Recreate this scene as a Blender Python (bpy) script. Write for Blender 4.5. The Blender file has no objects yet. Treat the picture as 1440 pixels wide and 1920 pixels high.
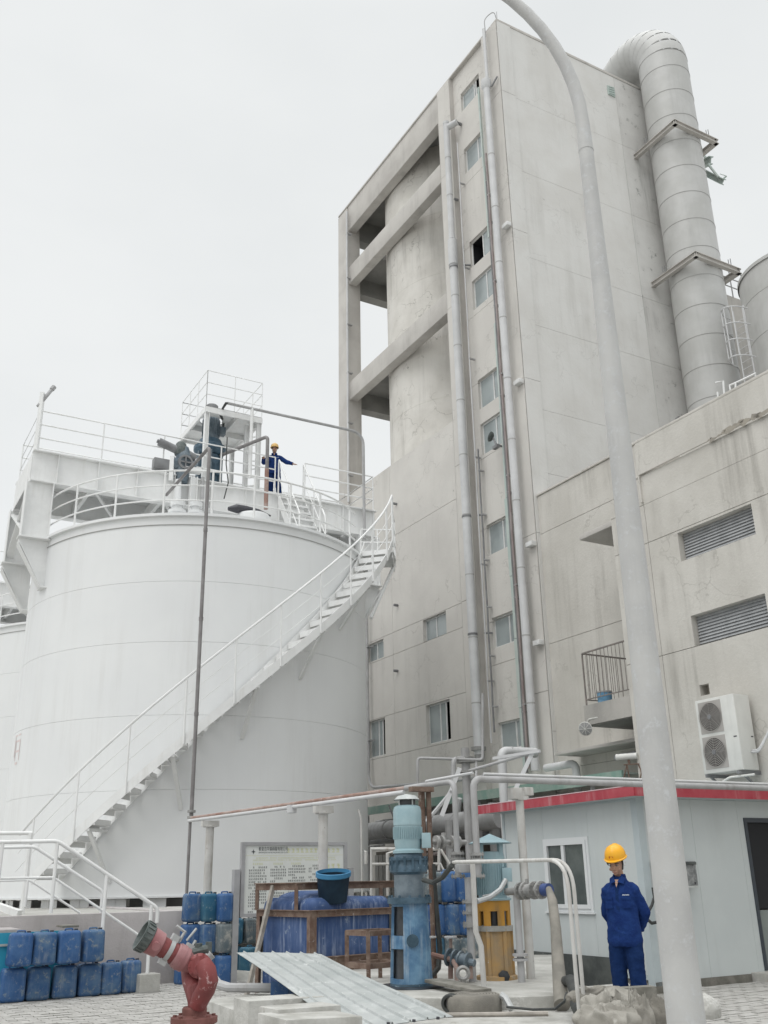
import bpy, bmesh, math, random
from mathutils import Vector, Matrix, noise
random.seed(7)
S = bpy.context.scene
COL = S.collection
R = math.radians

# ------------------------------------------------------------ camera
FPX = 1815.0
TH = math.atan(1815 / 4792.0); RO = math.atan(95 / 4791.0)
EYE = Vector((0, 0, 1.55))
_f = Vector((0, math.cos(TH), math.sin(TH))); _r = Vector((1, 0, 0)); _u = Vector((0, -math.sin(TH), math.cos(TH)))
CR = _r * math.cos(RO) - _u * math.sin(RO); CU = _r * math.sin(RO) + _u * math.cos(RO)
cd = bpy.data.cameras.new('camera'); cam = bpy.data.objects.new('camera', cd); COL.objects.link(cam)
cd.sensor_fit = 'HORIZONTAL'; cd.sensor_width = 36; cd.lens = 36 * FPX / 1440
cd.clip_start = 0.05; cd.clip_end = 2000
cam.matrix_world = Matrix(((CR.x, CU.x, -_f.x, EYE.x), (CR.y, CU.y, -_f.y, EYE.y), (CR.z, CU.z, -_f.z, EYE.z), (0, 0, 0, 1)))
S.camera = cam

# ------------------------------------------------------------ overcast sky
SUN_AZ, SUN_EL = -142.0, 52.0
W = bpy.data.worlds.new('World'); S.world = W; W.use_nodes = True
nt = W.node_tree; nt.nodes.clear(); L = nt.links.new
out = nt.nodes.new('ShaderNodeOutputWorld'); bg = nt.nodes.new('ShaderNodeBackground'); L(bg.outputs[0], out.inputs[0])
sky = nt.nodes.new('ShaderNodeTexSky'); sky.sky_type = 'NISHITA'; sky.sun_disc = False
sky.sun_elevation = R(SUN_EL); sky.sun_rotation = R(SUN_AZ)
sc_ = nt.nodes.new('ShaderNodeVectorMath'); sc_.operation = 'SCALE'; sc_.inputs['Scale'].default_value = 0.1
L(sky.outputs[0], sc_.inputs[0])
tc = nt.nodes.new('ShaderNodeTexCoord'); mp = nt.nodes.new('ShaderNodeMapping'); mp.inputs['Scale'].default_value = (1, 1, 2.2)
L(tc.outputs['Generated'], mp.inputs[0])
nz = nt.nodes.new('ShaderNodeTexNoise'); nz.inputs['Scale'].default_value = 1.7; nz.inputs['Detail'].default_value = 5; nz.inputs['Roughness'].default_value = .55
L(mp.outputs[0], nz.inputs['Vector'])
rp = nt.nodes.new('ShaderNodeValToRGB')
rp.color_ramp.elements[0].position = .3; rp.color_ramp.elements[0].color = (.755, .775, .775, 1)
rp.color_ramp.elements[1].position = .62; rp.color_ramp.elements[1].color = (.825, .84, .835, 1)
L(nz.outputs[0], rp.inputs[0])
mx = nt.nodes.new('ShaderNodeMix'); mx.data_type = 'RGBA'; mx.inputs[0].default_value = .93
# overcast luminance rises smoothly toward the zenith
sx = nt.nodes.new('ShaderNodeSeparateXYZ'); L(tc.outputs['Generated'], sx.inputs[0])
mr = nt.nodes.new('ShaderNodeMapRange'); mr.interpolation_type = 'SMOOTHSTEP'; mr.inputs[1].default_value = .74; mr.inputs[2].default_value = 1.0; mr.inputs[3].default_value = 1.0; mr.inputs[4].default_value = 3.4; L(sx.outputs['Z'], mr.inputs[0])
s2_ = nt.nodes.new('ShaderNodeVectorMath'); s2_.operation = 'SCALE'; L(rp.outputs[0], s2_.inputs[0]); L(mr.outputs[0], s2_.inputs['Scale'])
L(sc_.outputs[0], mx.inputs[6]); L(s2_.outputs[0], mx.inputs[7]); L(mx.outputs[2], bg.inputs[0]); bg.inputs[1].default_value = 1.0
sd = bpy.data.lights.new('sun', 'SUN'); sd.energy = .85; sd.angle = R(40); sd.color = (1, .98, .95)
so = bpy.data.objects.new('sun', sd); COL.objects.link(so)
sv = Vector((math.sin(R(SUN_AZ)) * math.cos(R(SUN_EL)), math.cos(R(SUN_AZ)) * math.cos(R(SUN_EL)), math.sin(R(SUN_EL))))
so.rotation_euler = sv.to_track_quat('Z', 'Y').to_euler()
S.view_settings.view_transform = 'Standard'; S.view_settings.look = 'None'
S.view_settings.exposure = 0.14; S.view_settings.gamma = 1; S.view_settings.use_curve_mapping = False

# ------------------------------------------------------------ frames of reference
X, Y, Z = Vector((1, 0, 0)), Vector((0, 1, 0)), Vector((0, 0, 1))
A0 = R(29.7)
D1 = Vector((-math.sin(A0), math.cos(A0), 0))      # along the tower's front, away to the left
D2 = Vector((math.cos(A0), math.sin(A0), 0))       # along the tower's side, away to the right
NF = -D2
SITE = (D1, D2, Z)
TC0 = Vector((4.427, 26.635, 0))                   # tower's near corner
def T(u, w, z): return TC0 + D1 * u + NF * w + Z * z
TKD = 27.7; TKR = 4.73
TK = Vector((TKD * math.sin(R(-11.08)), TKD * math.cos(R(-11.08)), 0))
def B(a, b, z): return TK + D2 * a + D1 * b + Z * z
_e = Vector((-TK.x, -TK.y, 0)).normalized(); _e2 = Vector((-_e.y, _e.x, 0))
def CY(phi, r, z):
    p = R(phi); return TK + (_e * math.cos(p) + _e2 * math.sin(p)) * r + Z * z
def ray(px, py): return _f + CR * ((px - 720) / FPX) + CU * ((960 - py) / FPX)
def G(px, py, z):
    v = ray(px, py); return EYE + v * ((z - EYE.z) / v.z)
def V(px, py, h):
    v = ray(px, py); return EYE + v * (h / math.hypot(v.x, v.y))
def PL(px, py, p0, n):
    v = ray(px, py); return EYE + v * ((p0 - EYE).dot(n) / v.dot(n))
def TF(px, py, w=0):
    q = PL(px, py, TC0 + NF * w, NF) - TC0; return q.dot(D1), q.z
def TS(px, py, u=0):
    q = PL(px, py, TC0 + D1 * u, D1) - TC0; return q.dot(NF), q.z

# ------------------------------------------------------------ mesh builder
def worg(o):
    v = Vector((0, 0, 0))
    while o is not None:
        v += o.location; o = o.parent
    return v
class MB:
    def __init__(s): s.v = []; s.f = []
    def add(s, vs, fs):
        o = len(s.v); s.v += [Vector(p) for p in vs]; s.f += [[i + o for i in f] for f in fs]; return s
    def box(s, c, hx, hy, hz, ax=(X, Y, Z)):
        c = Vector(c); a, b, d = ax[0] * hx, ax[1] * hy, ax[2] * hz
        vs = [c + a * i + b * j + d * k for k in (-1, 1) for (i, j) in ((-1, -1), (1, -1), (1, 1), (-1, 1))]
        return s.add(vs, [(3, 2, 1, 0), (4, 5, 6, 7), (0, 1, 5, 4), (1, 2, 6, 5), (2, 3, 7, 6), (3, 0, 4, 7)])
    def span(s, P, a, b, c):   # box in a frame function P(x,y,z) over ranges
        vs = [P(a[i], b[j], c[k]) for k in (0, 1) for (i, j) in ((0, 0), (1, 0), (1, 1), (0, 1))]
        return s.add(vs, [(3, 2, 1, 0), (4, 5, 6, 7), (0, 1, 5, 4), (1, 2, 6, 5), (2, 3, 7, 6), (3, 0, 4, 7)])
    def bar(s, p, q, w, h, up=Z):
        p, q = Vector(p), Vector(q); d = (q - p)
        L_ = d.length
        if L_ < 1e-6: return s
        d.normalize(); sd = d.cross(up)
        if sd.length < 1e-3: sd = d.cross(X)
        sd.normalize(); u = sd.cross(d)
        return s.box((p + q) / 2, L_ / 2, w / 2, h / 2, (d, sd, u))
    def tube(s, pts, r, n=8, cap=True):
        pts = [Vector(p) for p in pts]; m = len(pts)
        rr = r if isinstance(r, (list, tuple)) else [r] * m
        t0 = (pts[1] - pts[0]).normalized()
        ref = Z if abs(t0.z) < .9 else X
        nx = t0.cross(ref).normalized(); vs = []; fs = []
        for i in range(m):
            a = pts[max(i - 1, 0)]; b = pts[min(i + 1, m - 1)]; t = (b - a).normalized()
            nx = (nx - t * nx.dot(t)).normalized(); ny = t.cross(nx)
            if 0 < i < m - 1:
                c = (pts[i] - a).normalized().dot((b - pts[i]).normalized()); k = 1 / max(.6, math.sqrt((1 + c) / 2))
            else: k = 1
            for j in range(n):
                an = 2 * math.pi * j / n
                vs.append(pts[i] + (nx * math.cos(an) + ny * math.sin(an)) * rr[i] * (k if k < 1.2 else 1.2))
        for i in range(m - 1):
            for j in range(n):
                fs.append((i * n + j, i * n + (j + 1) % n, (i + 1) * n + (j + 1) % n, (i + 1) * n + j))
        if cap: fs.append(list(range(n))[::-1]); fs.append([(m - 1) * n + j for j in range(n)])
        return s.add(vs, fs)
    def lathe(s, c, prof, n=24, ax=(X, Y, Z), a0=0, a1=360):
        c = Vector(c); full = abs(a1 - a0) >= 359.9; k = n if full else n + 1; vs = []; fs = []
        for (r, z) in prof:
            for j in range(k):
                an = R(a0 + (a1 - a0) * j / n); vs.append(c + ax[0] * (r * math.cos(an)) + ax[1] * (r * math.sin(an)) + ax[2] * z)
        for i in range(len(prof) - 1):
            for j in range(n):
                j2 = (j + 1) % k if full else j + 1
                fs.append((i * k + j, i * k + j2, (i + 1) * k + j2, (i + 1) * k + j))
        return s.add(vs, fs)
    def disc(s, p, q, r, n=16):
        return s.tube([p, q], r, n)
    def prism(s, poly, vec):
        vec = Vector(vec); n = len(poly); vs = [Vector(p) for p in poly] + [Vector(p) + vec for p in poly]
        return s.add(vs, [list(range(n))[::-1], list(range(n, 2 * n))] + [(i, (i + 1) % n, n + (i + 1) % n, n + i) for i in range(n)])
    def ibeam(s, p, q, w, h, t=.02, up=Z):
        p, q = Vector(p), Vector(q); d = (q - p).normalized(); sd = d.cross(up).normalized(); u = sd.cross(d)
        s.bar(p + u * (h / 2 - t / 2), q + u * (h / 2 - t / 2), w, t, up); s.bar(p - u * (h / 2 - t / 2), q - u * (h / 2 - t / 2), w, t, up)
        return s.bar(p, q, t, h - 2 * t - .001, up)
    def loft(s, rings, n=16, cap=True):   # rings: (center, rx, ry, ax, ay)
        vs = []; fs = []; m = len(rings)
        for (c, rx, ry, ax, ay) in rings:
            for j in range(n):
                an = 2 * math.pi * j / n; vs.append(Vector(c) + ax * rx * math.cos(an) + ay * ry * math.sin(an))
        for i in range(m - 1):
            for j in range(n): fs.append((i * n + j, i * n + (j + 1) % n, (i + 1) * n + (j + 1) % n, (i + 1) * n + j))
        if cap: fs.append(list(range(n))[::-1]); fs.append([(m - 1) * n + j for j in range(n)])
        return s.add(vs, fs)
    def build(s, name, mat, parent=None, org=None, bev=0, ang=35, sub=0, **kw):
        o0 = worg(parent) if parent is not None else Vector((0, 0, 0))
        loc = Vector((0, 0, 0))
        if org is not None: loc = Vector(org) - o0; o0 = Vector(org)
        me = bpy.data.meshes.new(name)
        bm = bmesh.new(); vv = [bm.verts.new(p - o0) for p in s.v]
        for f in s.f:
            try: bm.faces.new([vv[i] for i in f])
            except ValueError: pass
        bmesh.ops.recalc_face_normals(bm, faces=bm.faces)
        if bev:
            es = [e for e in bm.edges if len(e.link_faces) == 2 and e.calc_face_angle(0) > R(40)]
            bmesh.ops.bevel(bm, geom=es, offset=bev, segments=2, profile=.6, affect='EDGES', clamp_overlap=True)
        for f in bm.faces: f.smooth = True
        bm.to_mesh(me); bm.free()
        me.set_sharp_from_angle(angle=R(ang))
        if mat: me.materials.append(mat)
        o = bpy.data.objects.new(name, me); COL.objects.link(o); o.parent = parent; o.location = loc
        for k, v in kw.items(): o[k] = v
        return o
def thing(name, label, cat, loc=(0, 0, 0), group=None):
    o = bpy.data.objects.new(name, None); o.empty_display_size = .2; COL.objects.link(o)
    o.location = loc; o['label'] = label; o['category'] = cat
    if group: o['group'] = group
    return o
def tag(o, label, cat, group=None):
    o['label'] = label; o['category'] = cat
    if group: o['group'] = group
    return o
def inst(o, delta, parent=None):
    c = o.copy(); COL.objects.link(c); c.location = o.location + Vector(delta)
    if parent is not None: c.parent = parent
    return c
def kids(o): return [c for c in bpy.data.objects if c.parent == o]
def dup(root, loc, label, rz=0, group=None, cache={}):
    if root.name not in cache: cache[root.name] = [(k, kids(k)) for k in kids(root)]
    r = root.copy(); COL.objects.link(r); r.location = loc; r.rotation_euler = (0, 0, rz); r['label'] = label
    if group: r['group'] = group
    for ch, gk in cache[root.name]:
        c = ch.copy(); COL.objects.link(c); c.parent = r
        for g in gk:
            d = g.copy(); COL.objects.link(d); d.parent = c
    return r
def arc(c, a, b, r, n=6, t0=0, t1=90):
    return [Vector(c) + a * (r * math.cos(R(t0 + (t1 - t0) * i / n))) + b * (r * math.sin(R(t0 + (t1 - t0) * i / n))) for i in range(n + 1)]
def bend(pts, r, n=5):   # polyline with rounded corners
    pts = [Vector(p) for p in pts]; o = [pts[0]]
    for i in range(1, len(pts) - 1):
        a, b, c = pts[i - 1], pts[i], pts[i + 1]; d0 = (a - b).normalized(); d1 = (c - b).normalized()
        rr = min(r, (a - b).length * .45, (c - b).length * .45)
        for k in range(n + 1):
            t = k / n; o.append((b + d0 * rr) * (1 - t) ** 2 + b * 2 * t * (1 - t) + (b + d1 * rr) * t * t)
    o.append(pts[-1]); return o
def flange(mb, p, ax, r, t=.03):
    mb.tube([p - ax * t, p + ax * t], r, 14); return mb
def valve(name, p, ax, r, mat, parent=None, label=None, wheel=True):
    m = MB(); m.tube([p - ax * r * 1.5, p - ax * r * .7, p, p + ax * r * .7, p + ax * r * 1.5], [r, r * 1.05, r * 1.5, r * 1.05, r], 12)
    for s_ in (-1.5, 1.5): flange(m, p + ax * r * s_, ax, r * 1.6, .012)
    return m

# ------------------------------------------------------------ materials
def rgb(c):
    if isinstance(c, (int, float)): return (c, c, c, 1)
    return (c[0], c[1], c[2], 1)
def pm(name, c1, c2=None, sc=1.5, rough=.65, metal=0, bump=.0, bsc=40, streak=None, sfac=.5, ssc=3, spots=None, spsc=2.5, spth=.62, spw=.06, spec=.5, crack=None):
    m = bpy.data.materials.new(name); m.use_nodes = True; n_ = m.node_tree.nodes; l = m.node_tree.links.new
    b = n_['Principled BSDF']; b.inputs['Roughness'].default_value = rough; b.inputs['Metallic'].default_value = metal
    b.inputs['Specular IOR Level'].default_value = spec
    b.inputs['Base Color'].default_value = rgb(c1)
    geo = n_.new('ShaderNodeNewGeometry'); col = None
    def nse(scale, det=5, vec=None, rg=.6):
        t = n_.new('ShaderNodeTexNoise'); t.inputs['Scale'].default_value = scale; t.inputs['Detail'].default_value = det; t.inputs['Roughness'].default_value = rg
        l(vec if vec is not None else geo.outputs['Position'], t.inputs['Vector']); return t.outputs[0]
    def mapr(s_, a, b_):
        r_ = n_.new('ShaderNodeMapRange'); r_.inputs[1].default_value = a; r_.inputs[2].default_value = b_; r_.interpolation_type = 'SMOOTHSTEP'; l(s_, r_.inputs[0]); return r_.outputs[0]
    def mix(f, a, b_):
        x = n_.new('ShaderNodeMix'); x.data_type = 'RGBA'
        if isinstance(f, float): x.inputs[0].default_value = f
        else: l(f, x.inputs[0])
        for k, v in ((6, a), (7, b_)):
            if isinstance(v, tuple): x.inputs[k].default_value = v
            else: l(v, x.inputs[k])
        return x.outputs[2]
    def mul(a, k):
        x = n_.new('ShaderNodeMath'); x.operation = 'MULTIPLY'; l(a, x.inputs[0])
        if isinstance(k, (int, float)): x.inputs[1].default_value = k
        else: l(k, x.inputs[1])
        return x.outputs[0]
    cur = rgb(c1)
    if c2 is not None: cur = mix(mapr(nse(sc), .35, .68), cur, rgb(c2))
    if streak is not None:
        mp_ = n_.new('ShaderNodeMapping'); mp_.inputs['Scale'].default_value = (ssc, ssc, ssc * .07); l(geo.outputs['Position'], mp_.inputs[0])
        f = mul(mul(mapr(nse(1.0, 6, mp_.outputs[0], .7), .45, .75), mapr(nse(sc * .6, 3), .35, .65)), sfac)
        cur = mix(f, cur, rgb(streak))
    if spots is not None: cur = mix(mapr(nse(spsc, 8, None, .75), spth, spth + spw), cur, rgb(spots))
    if crack is not None:
        nv = n_.new('ShaderNodeTexNoise'); nv.inputs['Scale'].default_value = 1.6; nv.inputs['Detail'].default_value = 6; l(geo.outputs['Position'], nv.inputs['Vector'])
        va = n_.new('ShaderNodeVectorMath'); va.operation = 'MULTIPLY_ADD'; l(nv.outputs['Color'], va.inputs[0]); va.inputs[1].default_value = (1.3, 1.3, 1.3); l(geo.outputs['Position'], va.inputs[2])
        vo = n_.new('ShaderNodeTexVoronoi'); vo.feature = 'DISTANCE_TO_EDGE'; vo.inputs['Scale'].default_value = .75; l(va.outputs[0], vo.inputs['Vector'])
        ln = n_.new('ShaderNodeMapRange'); ln.inputs[1].default_value = .004; ln.inputs[2].default_value = .016; ln.inputs[3].default_value = 1; ln.inputs[4].default_value = 0; l(vo.outputs[0], ln.inputs[0])
        cur = mix(mul(mul(ln.outputs[0], mapr(nse(.55, 3), .48, .6)), crack), cur, (c1[0] * .38, c1[1] * .37, c1[2] * .35, 1))
    if not isinstance(cur, tuple): l(cur, b.inputs['Base Color'])
    if bump:
        bp = n_.new('ShaderNodeBump'); bp.inputs['Strength'].default_value = bump; bp.inputs['Distance'].default_value = .02
        l(nse(bsc, 4), bp.inputs['Height']); l(bp.outputs[0], b.inputs['Normal'])
    return m
M = {}
M['plaster'] = pm('plaster', (.62, .60, .565), (.56, .54, .51), .5, .9, bump=.3, bsc=14, crack=.28, streak=(.38, .365, .34), sfac=.42, ssc=2.2, spots=(.36, .34, .31), spsc=1.1, spth=.66, spw=.05)
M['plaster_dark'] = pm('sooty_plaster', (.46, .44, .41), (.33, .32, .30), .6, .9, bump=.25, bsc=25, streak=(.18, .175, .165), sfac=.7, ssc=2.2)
M['plaster_white'] = pm('white_plaster', (.67, .665, .645), (.62, .61, .585), .7, .9, bump=.25, bsc=10, streak=(.44, .43, .405), sfac=.5, ssc=1.7, spots=(.47, .46, .43), spsc=1.6, spth=.66, spw=.05, crack=.18)
M['plaster_mold'] = pm('mouldy_plaster', (.65, .645, .625), (.56, .55, .53), .6, .95, bump=.25, bsc=10, streak=(.20, .20, .19), sfac=.9, ssc=1.6, spots=(.26, .26, .25), spsc=2.4, spth=.58, spw=.12)
M['silo'] = pm('silo_plaster', (.68, .66, .62), (.58, .56, .52), .8, .92, bump=.35, bsc=12, streak=(.28, .265, .24), sfac=.6, ssc=2.6, spots=(.30, .285, .26), spsc=1.7, spth=.62, spw=.04, crack=.6)
M['conc'] = pm('concrete_beam', (.54, .52, .49), (.46, .44, .415), .9, .92, bump=.3, bsc=18, streak=(.25, .24, .225), sfac=.5, ssc=2)
M['soffit'] = pm('shaded_soffit', (.30, .295, .28), (.22, .22, .21), .9, .95)  # concrete darkened in colour for the shade on undersides and inner faces
M['annex'] = pm('annex_plaster', (.59, .57, .53), (.52, .50, .46), .7, .92, bump=.35, bsc=14, crack=.3, streak=(.27, .255, .23), sfac=.7, ssc=2.4, spots=(.30, .28, .25), spsc=1.4, spth=.69, spw=.04)
M['patch'] = pm('bare_render_patch', (.36, .33, .28), (.28, .26, .23), 3, .95, bump=.4)
M['joint'] = pm('joint', (.38, .37, .35), None, rough=.95)
M['dark'] = pm('painted_dark_inside', (.02, .021, .024), None, rough=.9)  # near-black colour paints the unlit depth behind windows, louvers and openings
M['tank'] = pm('white_tank_paint', (.765, .775, .775), (.73, .74, .745), .35, .5, bump=.05, bsc=1.2, streak=(.60, .595, .58), sfac=.55, ssc=2.2, spots=(.66, .65, .63), spsc=2.6, spth=.70, spw=.03)
M['darkrod'] = pm('dull_dark_pipe', (.24, .23, .23), (.17, .16, .16), 3, .6, streak=(.34, .33, .32), sfac=.5, ssc=6)
M['steelw'] = pm('white_steel_paint', (.80, .805, .80), (.73, .735, .73), 2, .5, streak=(.6, .59, .56), sfac=.5, ssc=5)
M['steelr'] = pm('dirty_white_rail', (.56, .555, .535), (.46, .45, .43), 4, .65, streak=(.25, .21, .17), sfac=.9, ssc=9, spots=(.22, .17, .13), spsc=12, spth=.64, spw=.05)
M['pipeg'] = pm('grey_pipe', (.43, .43, .435), (.34, .34, .34), 2.5, .6, bump=.1, streak=(.23, .22, .21), sfac=.8, ssc=5, spots=(.3, .28, .26), spsc=6, spth=.7)
M['pipel'] = pm('light_pipe', (.60, .605, .61), (.52, .525, .53), 1.5, .5, streak=(.36, .35, .34), sfac=.5, ssc=4)
M['pipedark'] = pm('dark_pipe', (.22, .225, .23), (.16, .16, .165), 3, .5)
M['stack'] = pm('stack_cladding', (.45, .45, .435), (.51, .51, .50), 1.1, .45, metal=.0, bump=.03, bsc=5, streak=(.34, .34, .33), sfac=.6, ssc=2)
M['seam'] = pm('seam', (.38, .38, .37), None, rough=.6)
M['rust'] = pm('rusty_steel', (.13, .08, .06), (.22, .16, .125), 7, .85, bump=.3, bsc=60, spots=(.36, .32, .29), spsc=10, spth=.58, spw=.1)
M['rustpipe'] = pm('rusty_pipe', (.26, .15, .12), (.38, .30, .27), 3, .8, bump=.15, spots=(.5, .46, .43), spsc=5, spth=.62, spw=.1)
M['redbrown'] = pm('brown_pipe', (.25, .205, .20), (.33, .29, .28), 2, .6)
M['green'] = pm('green_paint', (.20, .33, .28), (.33, .42, .37), 2, .55, streak=(.5, .5, .47), sfac=.4, ssc=5)
M['greenp'] = pm('pale_green_paint', (.42, .50, .47), (.5, .55, .52), 2, .55)
M['galv'] = pm('galvanised_sheet', (.37, .395, .39), (.44, .46, .455), 2.2, .5, metal=.15, bump=.06, bsc=6, streak=(.68, .69, .68), sfac=.6, ssc=5, spots=(.72, .73, .72), spsc=6, spth=.6, spw=.08)
M['cement'] = pm('dusty_cement', (.45, .445, .42), (.33, .325, .30), 2, .95, bump=.35, bsc=30, spots=(.56, .555, .53), spsc=2.6, spth=.55, spw=.15)
M['whitewash'] = pm('whitewashed_concrete', (.50, .495, .47), (.35, .345, .32), 3.2, .92, bump=.5, bsc=20, streak=(.32, .31, .28), sfac=.8, ssc=6, spots=(.30, .29, .26), spsc=4, spth=.60, spw=.08)
M['wallc'] = pm('retaining_wall_cement', (.40, .375, .37), (.48, .455, .45), 1.2, .95, bump=.3, bsc=25, streak=(.24, .22, .21), sfac=.6, ssc=2.5, spots=(.52, .42, .40), spsc=1.1, spth=.62, spw=.1)
M['brick'] = pm('paving_brick', (.36, .35, .33), (.46, .45, .43), 5, .95, bump=.4, bsc=60, spots=(.27, .26, .245), spsc=3, spth=.6, spw=.1)
M['sand'] = pm('joint_sand', (.24, .23, .21), (.30, .29, .265), 4, .95, bump=.4)
M['ground'] = pm('ground_dirt', (.30, .29, .27), (.38, .37, .35), .6, .95, bump=.3)
M['blue1'] = pm('blue_plastic', (.028, .088, .23), (.055, .13, .285), 4, .6, spec=.3, streak=(.18, .24, .33), sfac=.8, ssc=14, spots=(.20, .25, .30), spsc=11, spth=.53, spw=.16)
M['blue2'] = pm('faded_blue_plastic', (.035, .095, .22), (.09, .16, .26), 5, .65, spec=.3, streak=(.24, .28, .33), sfac=.9, ssc=14, spots=(.22, .25, .26), spsc=12, spth=.53, spw=.14)
M['blue3'] = pm('teal_blue_plastic', (.02, .095, .17), (.05, .14, .20), 4, .6, spec=.3, streak=(.3, .35, .38), sfac=.7, ssc=14, spots=(.3, .35, .36), spsc=8, spth=.58, spw=.1)
M['blue4'] = pm('grimy_grey_blue_plastic', (.10, .135, .155), (.17, .19, .195), 4, .7, spec=.3, streak=(.32, .33, .32), sfac=.8, ssc=14, spots=(.33, .33, .31), spsc=8, spth=.5, spw=.15)
M['blue_tub'] = pm('blue_tote', (.03, .065, .17), (.06, .105, .23), 3, .65, spec=.3, streak=(.34, .40, .52), sfac=1.0, ssc=16, spots=(.2, .25, .34), spsc=6, spth=.6)
M['navyb'] = pm('dark_blue_bucket', (.006, .018, .034), (.012, .032, .055), 3, .6, spec=.25)
M['rimb'] = pm('blue_bucket_rim', (.03, .17, .33), (.05, .22, .4), 3, .5)
M['cap'] = pm('cap_plastic', (.05, .05, .06), None, rough=.5)
M['cyan'] = pm('turquoise_board', (.02, .27, .42), (.03, .33, .48), 3, .5, spots=(.4, .55, .6), spsc=5, spth=.66)
M['motor'] = pm('pale_blue_motor', (.25, .37, .41), (.32, .44, .475), 3, .5, streak=(.22, .26, .27), sfac=.5, ssc=8, spots=(.12, .14, .15), spsc=14, spth=.68, spw=.03)
M['motord'] = pm('grey_blue_motor', (.09, .125, .155), (.19, .23, .26), 4, .5, spots=(.36, .40, .42), spsc=8, spth=.62)
M['pump'] = pm('blue_pump_paint', (.05, .135, .25), (.14, .27, .40), 5, .45, bump=.1, streak=(.5, .56, .6), sfac=.9, ssc=14, spots=(.04, .07, .1), spsc=6, spth=.64, spw=.05)
M['pumpd'] = pm('greasy_blue_casting', (.025, .06, .09), (.07, .125, .175), 6, .45, bump=.2, spots=(.35, .42, .46), spsc=10, spth=.62, spw=.06)
M['yellow'] = pm('yellow_pump_paint', (.50, .25, .035), (.56, .31, .06), 3, .55, streak=(.22, .15, .07), sfac=.9, ssc=8, spots=(.12, .1, .06), spsc=7, spth=.66, spw=.05)
M['yellowd'] = pm('dirty_yellow_paint', (.45, .28, .11), (.34, .25, .15), 5, .75, bump=.15, streak=(.13, .115, .09), sfac=.9, ssc=9, spots=(.48, .44, .38), spsc=6, spth=.62, spw=.05)
M['oil'] = pm('oily_black', (.02, .022, .025), (.05, .055, .06), 6, .35)
M['red'] = pm('red_hydrant_paint', (.22, .045, .045), (.16, .04, .04), 7, .6, bump=.15, streak=(.42, .2, .2), sfac=.5, ssc=16, spots=(.5, .34, .34), spsc=18, spth=.58, spw=.08)
M['pink'] = pm('faded_pink_paint', (.36, .19, .195), (.29, .11, .115), 5, .55, bump=.1, spots=(.56, .42, .42), spsc=12, spth=.6, spw=.08)
M['redrust'] = pm('rusty_red_base', (.15, .06, .05), (.24, .10, .09), 8, .8, bump=.3, spots=(.35, .25, .24), spsc=12, spth=.62, spw=.08)
M['nozzle'] = pm('grey_green_nozzle', (.06, .078, .075), (.12, .135, .13), 10, .5, bump=.3)
M['fascia'] = pm('red_fascia', (.36, .035, .055), (.42, .06, .08), 3, .5, streak=(.55, .35, .36), sfac=.7, ssc=9)
M['fasciat'] = pm('bleached_pink_edge', (.66, .50, .52), None, rough=.6)
M['shed'] = pm('shed_panel', (.53, .57, .575), (.57, .61, .61), .9, .45, streak=(.42, .44, .43), sfac=.35, ssc=5, bump=.02, bsc=4)
M['shedtrim'] = pm('shed_trim', (.44, .50, .52), (.48, .54, .56), 2, .45)
M['upvc'] = pm('white_upvc', (.68, .70, .71), None, rough=.4)
M['bottom'] = pm('black_skirting', (.055, .062, .062), (.10, .11, .105), 3, .8, spots=(.3, .3, .28), spsc=6, spth=.66)
M['doorf'] = pm('dark_door_frame', (.045, .055, .07), None, rough=.4)
M['glassd'] = pm('dark_glass', (.055, .07, .07), (.12, .14, .135), 1.5, .12, spec=.8)
M['glassc'] = pm('curtained_glass', (.35, .39, .395), (.28, .315, .32), 1.2, .15, spec=.8)
M['glassdoor'] = pm('door_glass', (.16, .19, .19), (.25, .28, .27), .8, .12, spec=.8)
M['winf'] = pm('window_frame', (.72, .725, .72), (.60, .60, .59), 4, .5)
M['louver'] = pm('louver_slat', (.42, .43, .44), (.34, .35, .36), 4, .55)
M['post'] = pm('galvanised_lamp_post', (.50, .50, .49), (.44, .44, .435), 4, .6, bump=.08, bsc=20, streak=(.36, .365, .37), sfac=.5, ssc=9, spots=(.53, .54, .545), spsc=16, spth=.5, spw=.2)
M['rod'] = pm('steel_rod', (.40, .37, .33), (.28, .26, .23), 6, .7, bump=.1)
M['hose'] = pm('canvas_hose', (.26, .245, .215), (.19, .18, .16), 5, .95, bump=.3, bsc=80)
M['sack'] = pm('grey_sacking', (.36, .345, .31), (.29, .275, .245), 4, .95, bump=.4, bsc=120, spots=(.46, .445, .41), spsc=5, spth=.6, spw=.1)
M['wood'] = pm('weathered_wood', (.23, .22, .195), (.15, .145, .125), 7, .9, bump=.3)
M['rubber'] = pm('rubber', (.03, .033, .033), (.06, .064, .06), 5, .6)
M['alum'] = pm('dull_aluminium', (.45, .46, .46), (.36, .37, .37), 6, .45, metal=.3)
M['flang'] = pm('flange_steel', (.36, .355, .345), (.24, .24, .235), 8, .6, metal=.2, bump=.1, spots=(.24, .19, .15), spsc=9, spth=.65)
M['ac'] = pm('ac_casing', (.66, .66, .63), (.60, .60, .575), 2, .5, streak=(.45, .45, .42), sfac=.5, ssc=5)
M['rail_grey'] = pm('dull_bar_paint', (.17, .155, .145), (.24, .21, .19), 8, .8)
M['acg'] = pm('ac_grille', (.38, .36, .34), None, rough=.6)
M['acd'] = pm('ac_fan_dark', (.07, .065, .06), None, rough=.7)
M['board'] = pm('notice_board_face', (.70, .72, .70), (.66, .68, .65), 1.2, .4)
M['boardf'] = pm('board_frame', (.40, .40, .41), (.33, .33, .34), 3, .5, metal=.3)
M['ink'] = pm('black_print', (.07, .075, .08), None, rough=.6)
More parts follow.
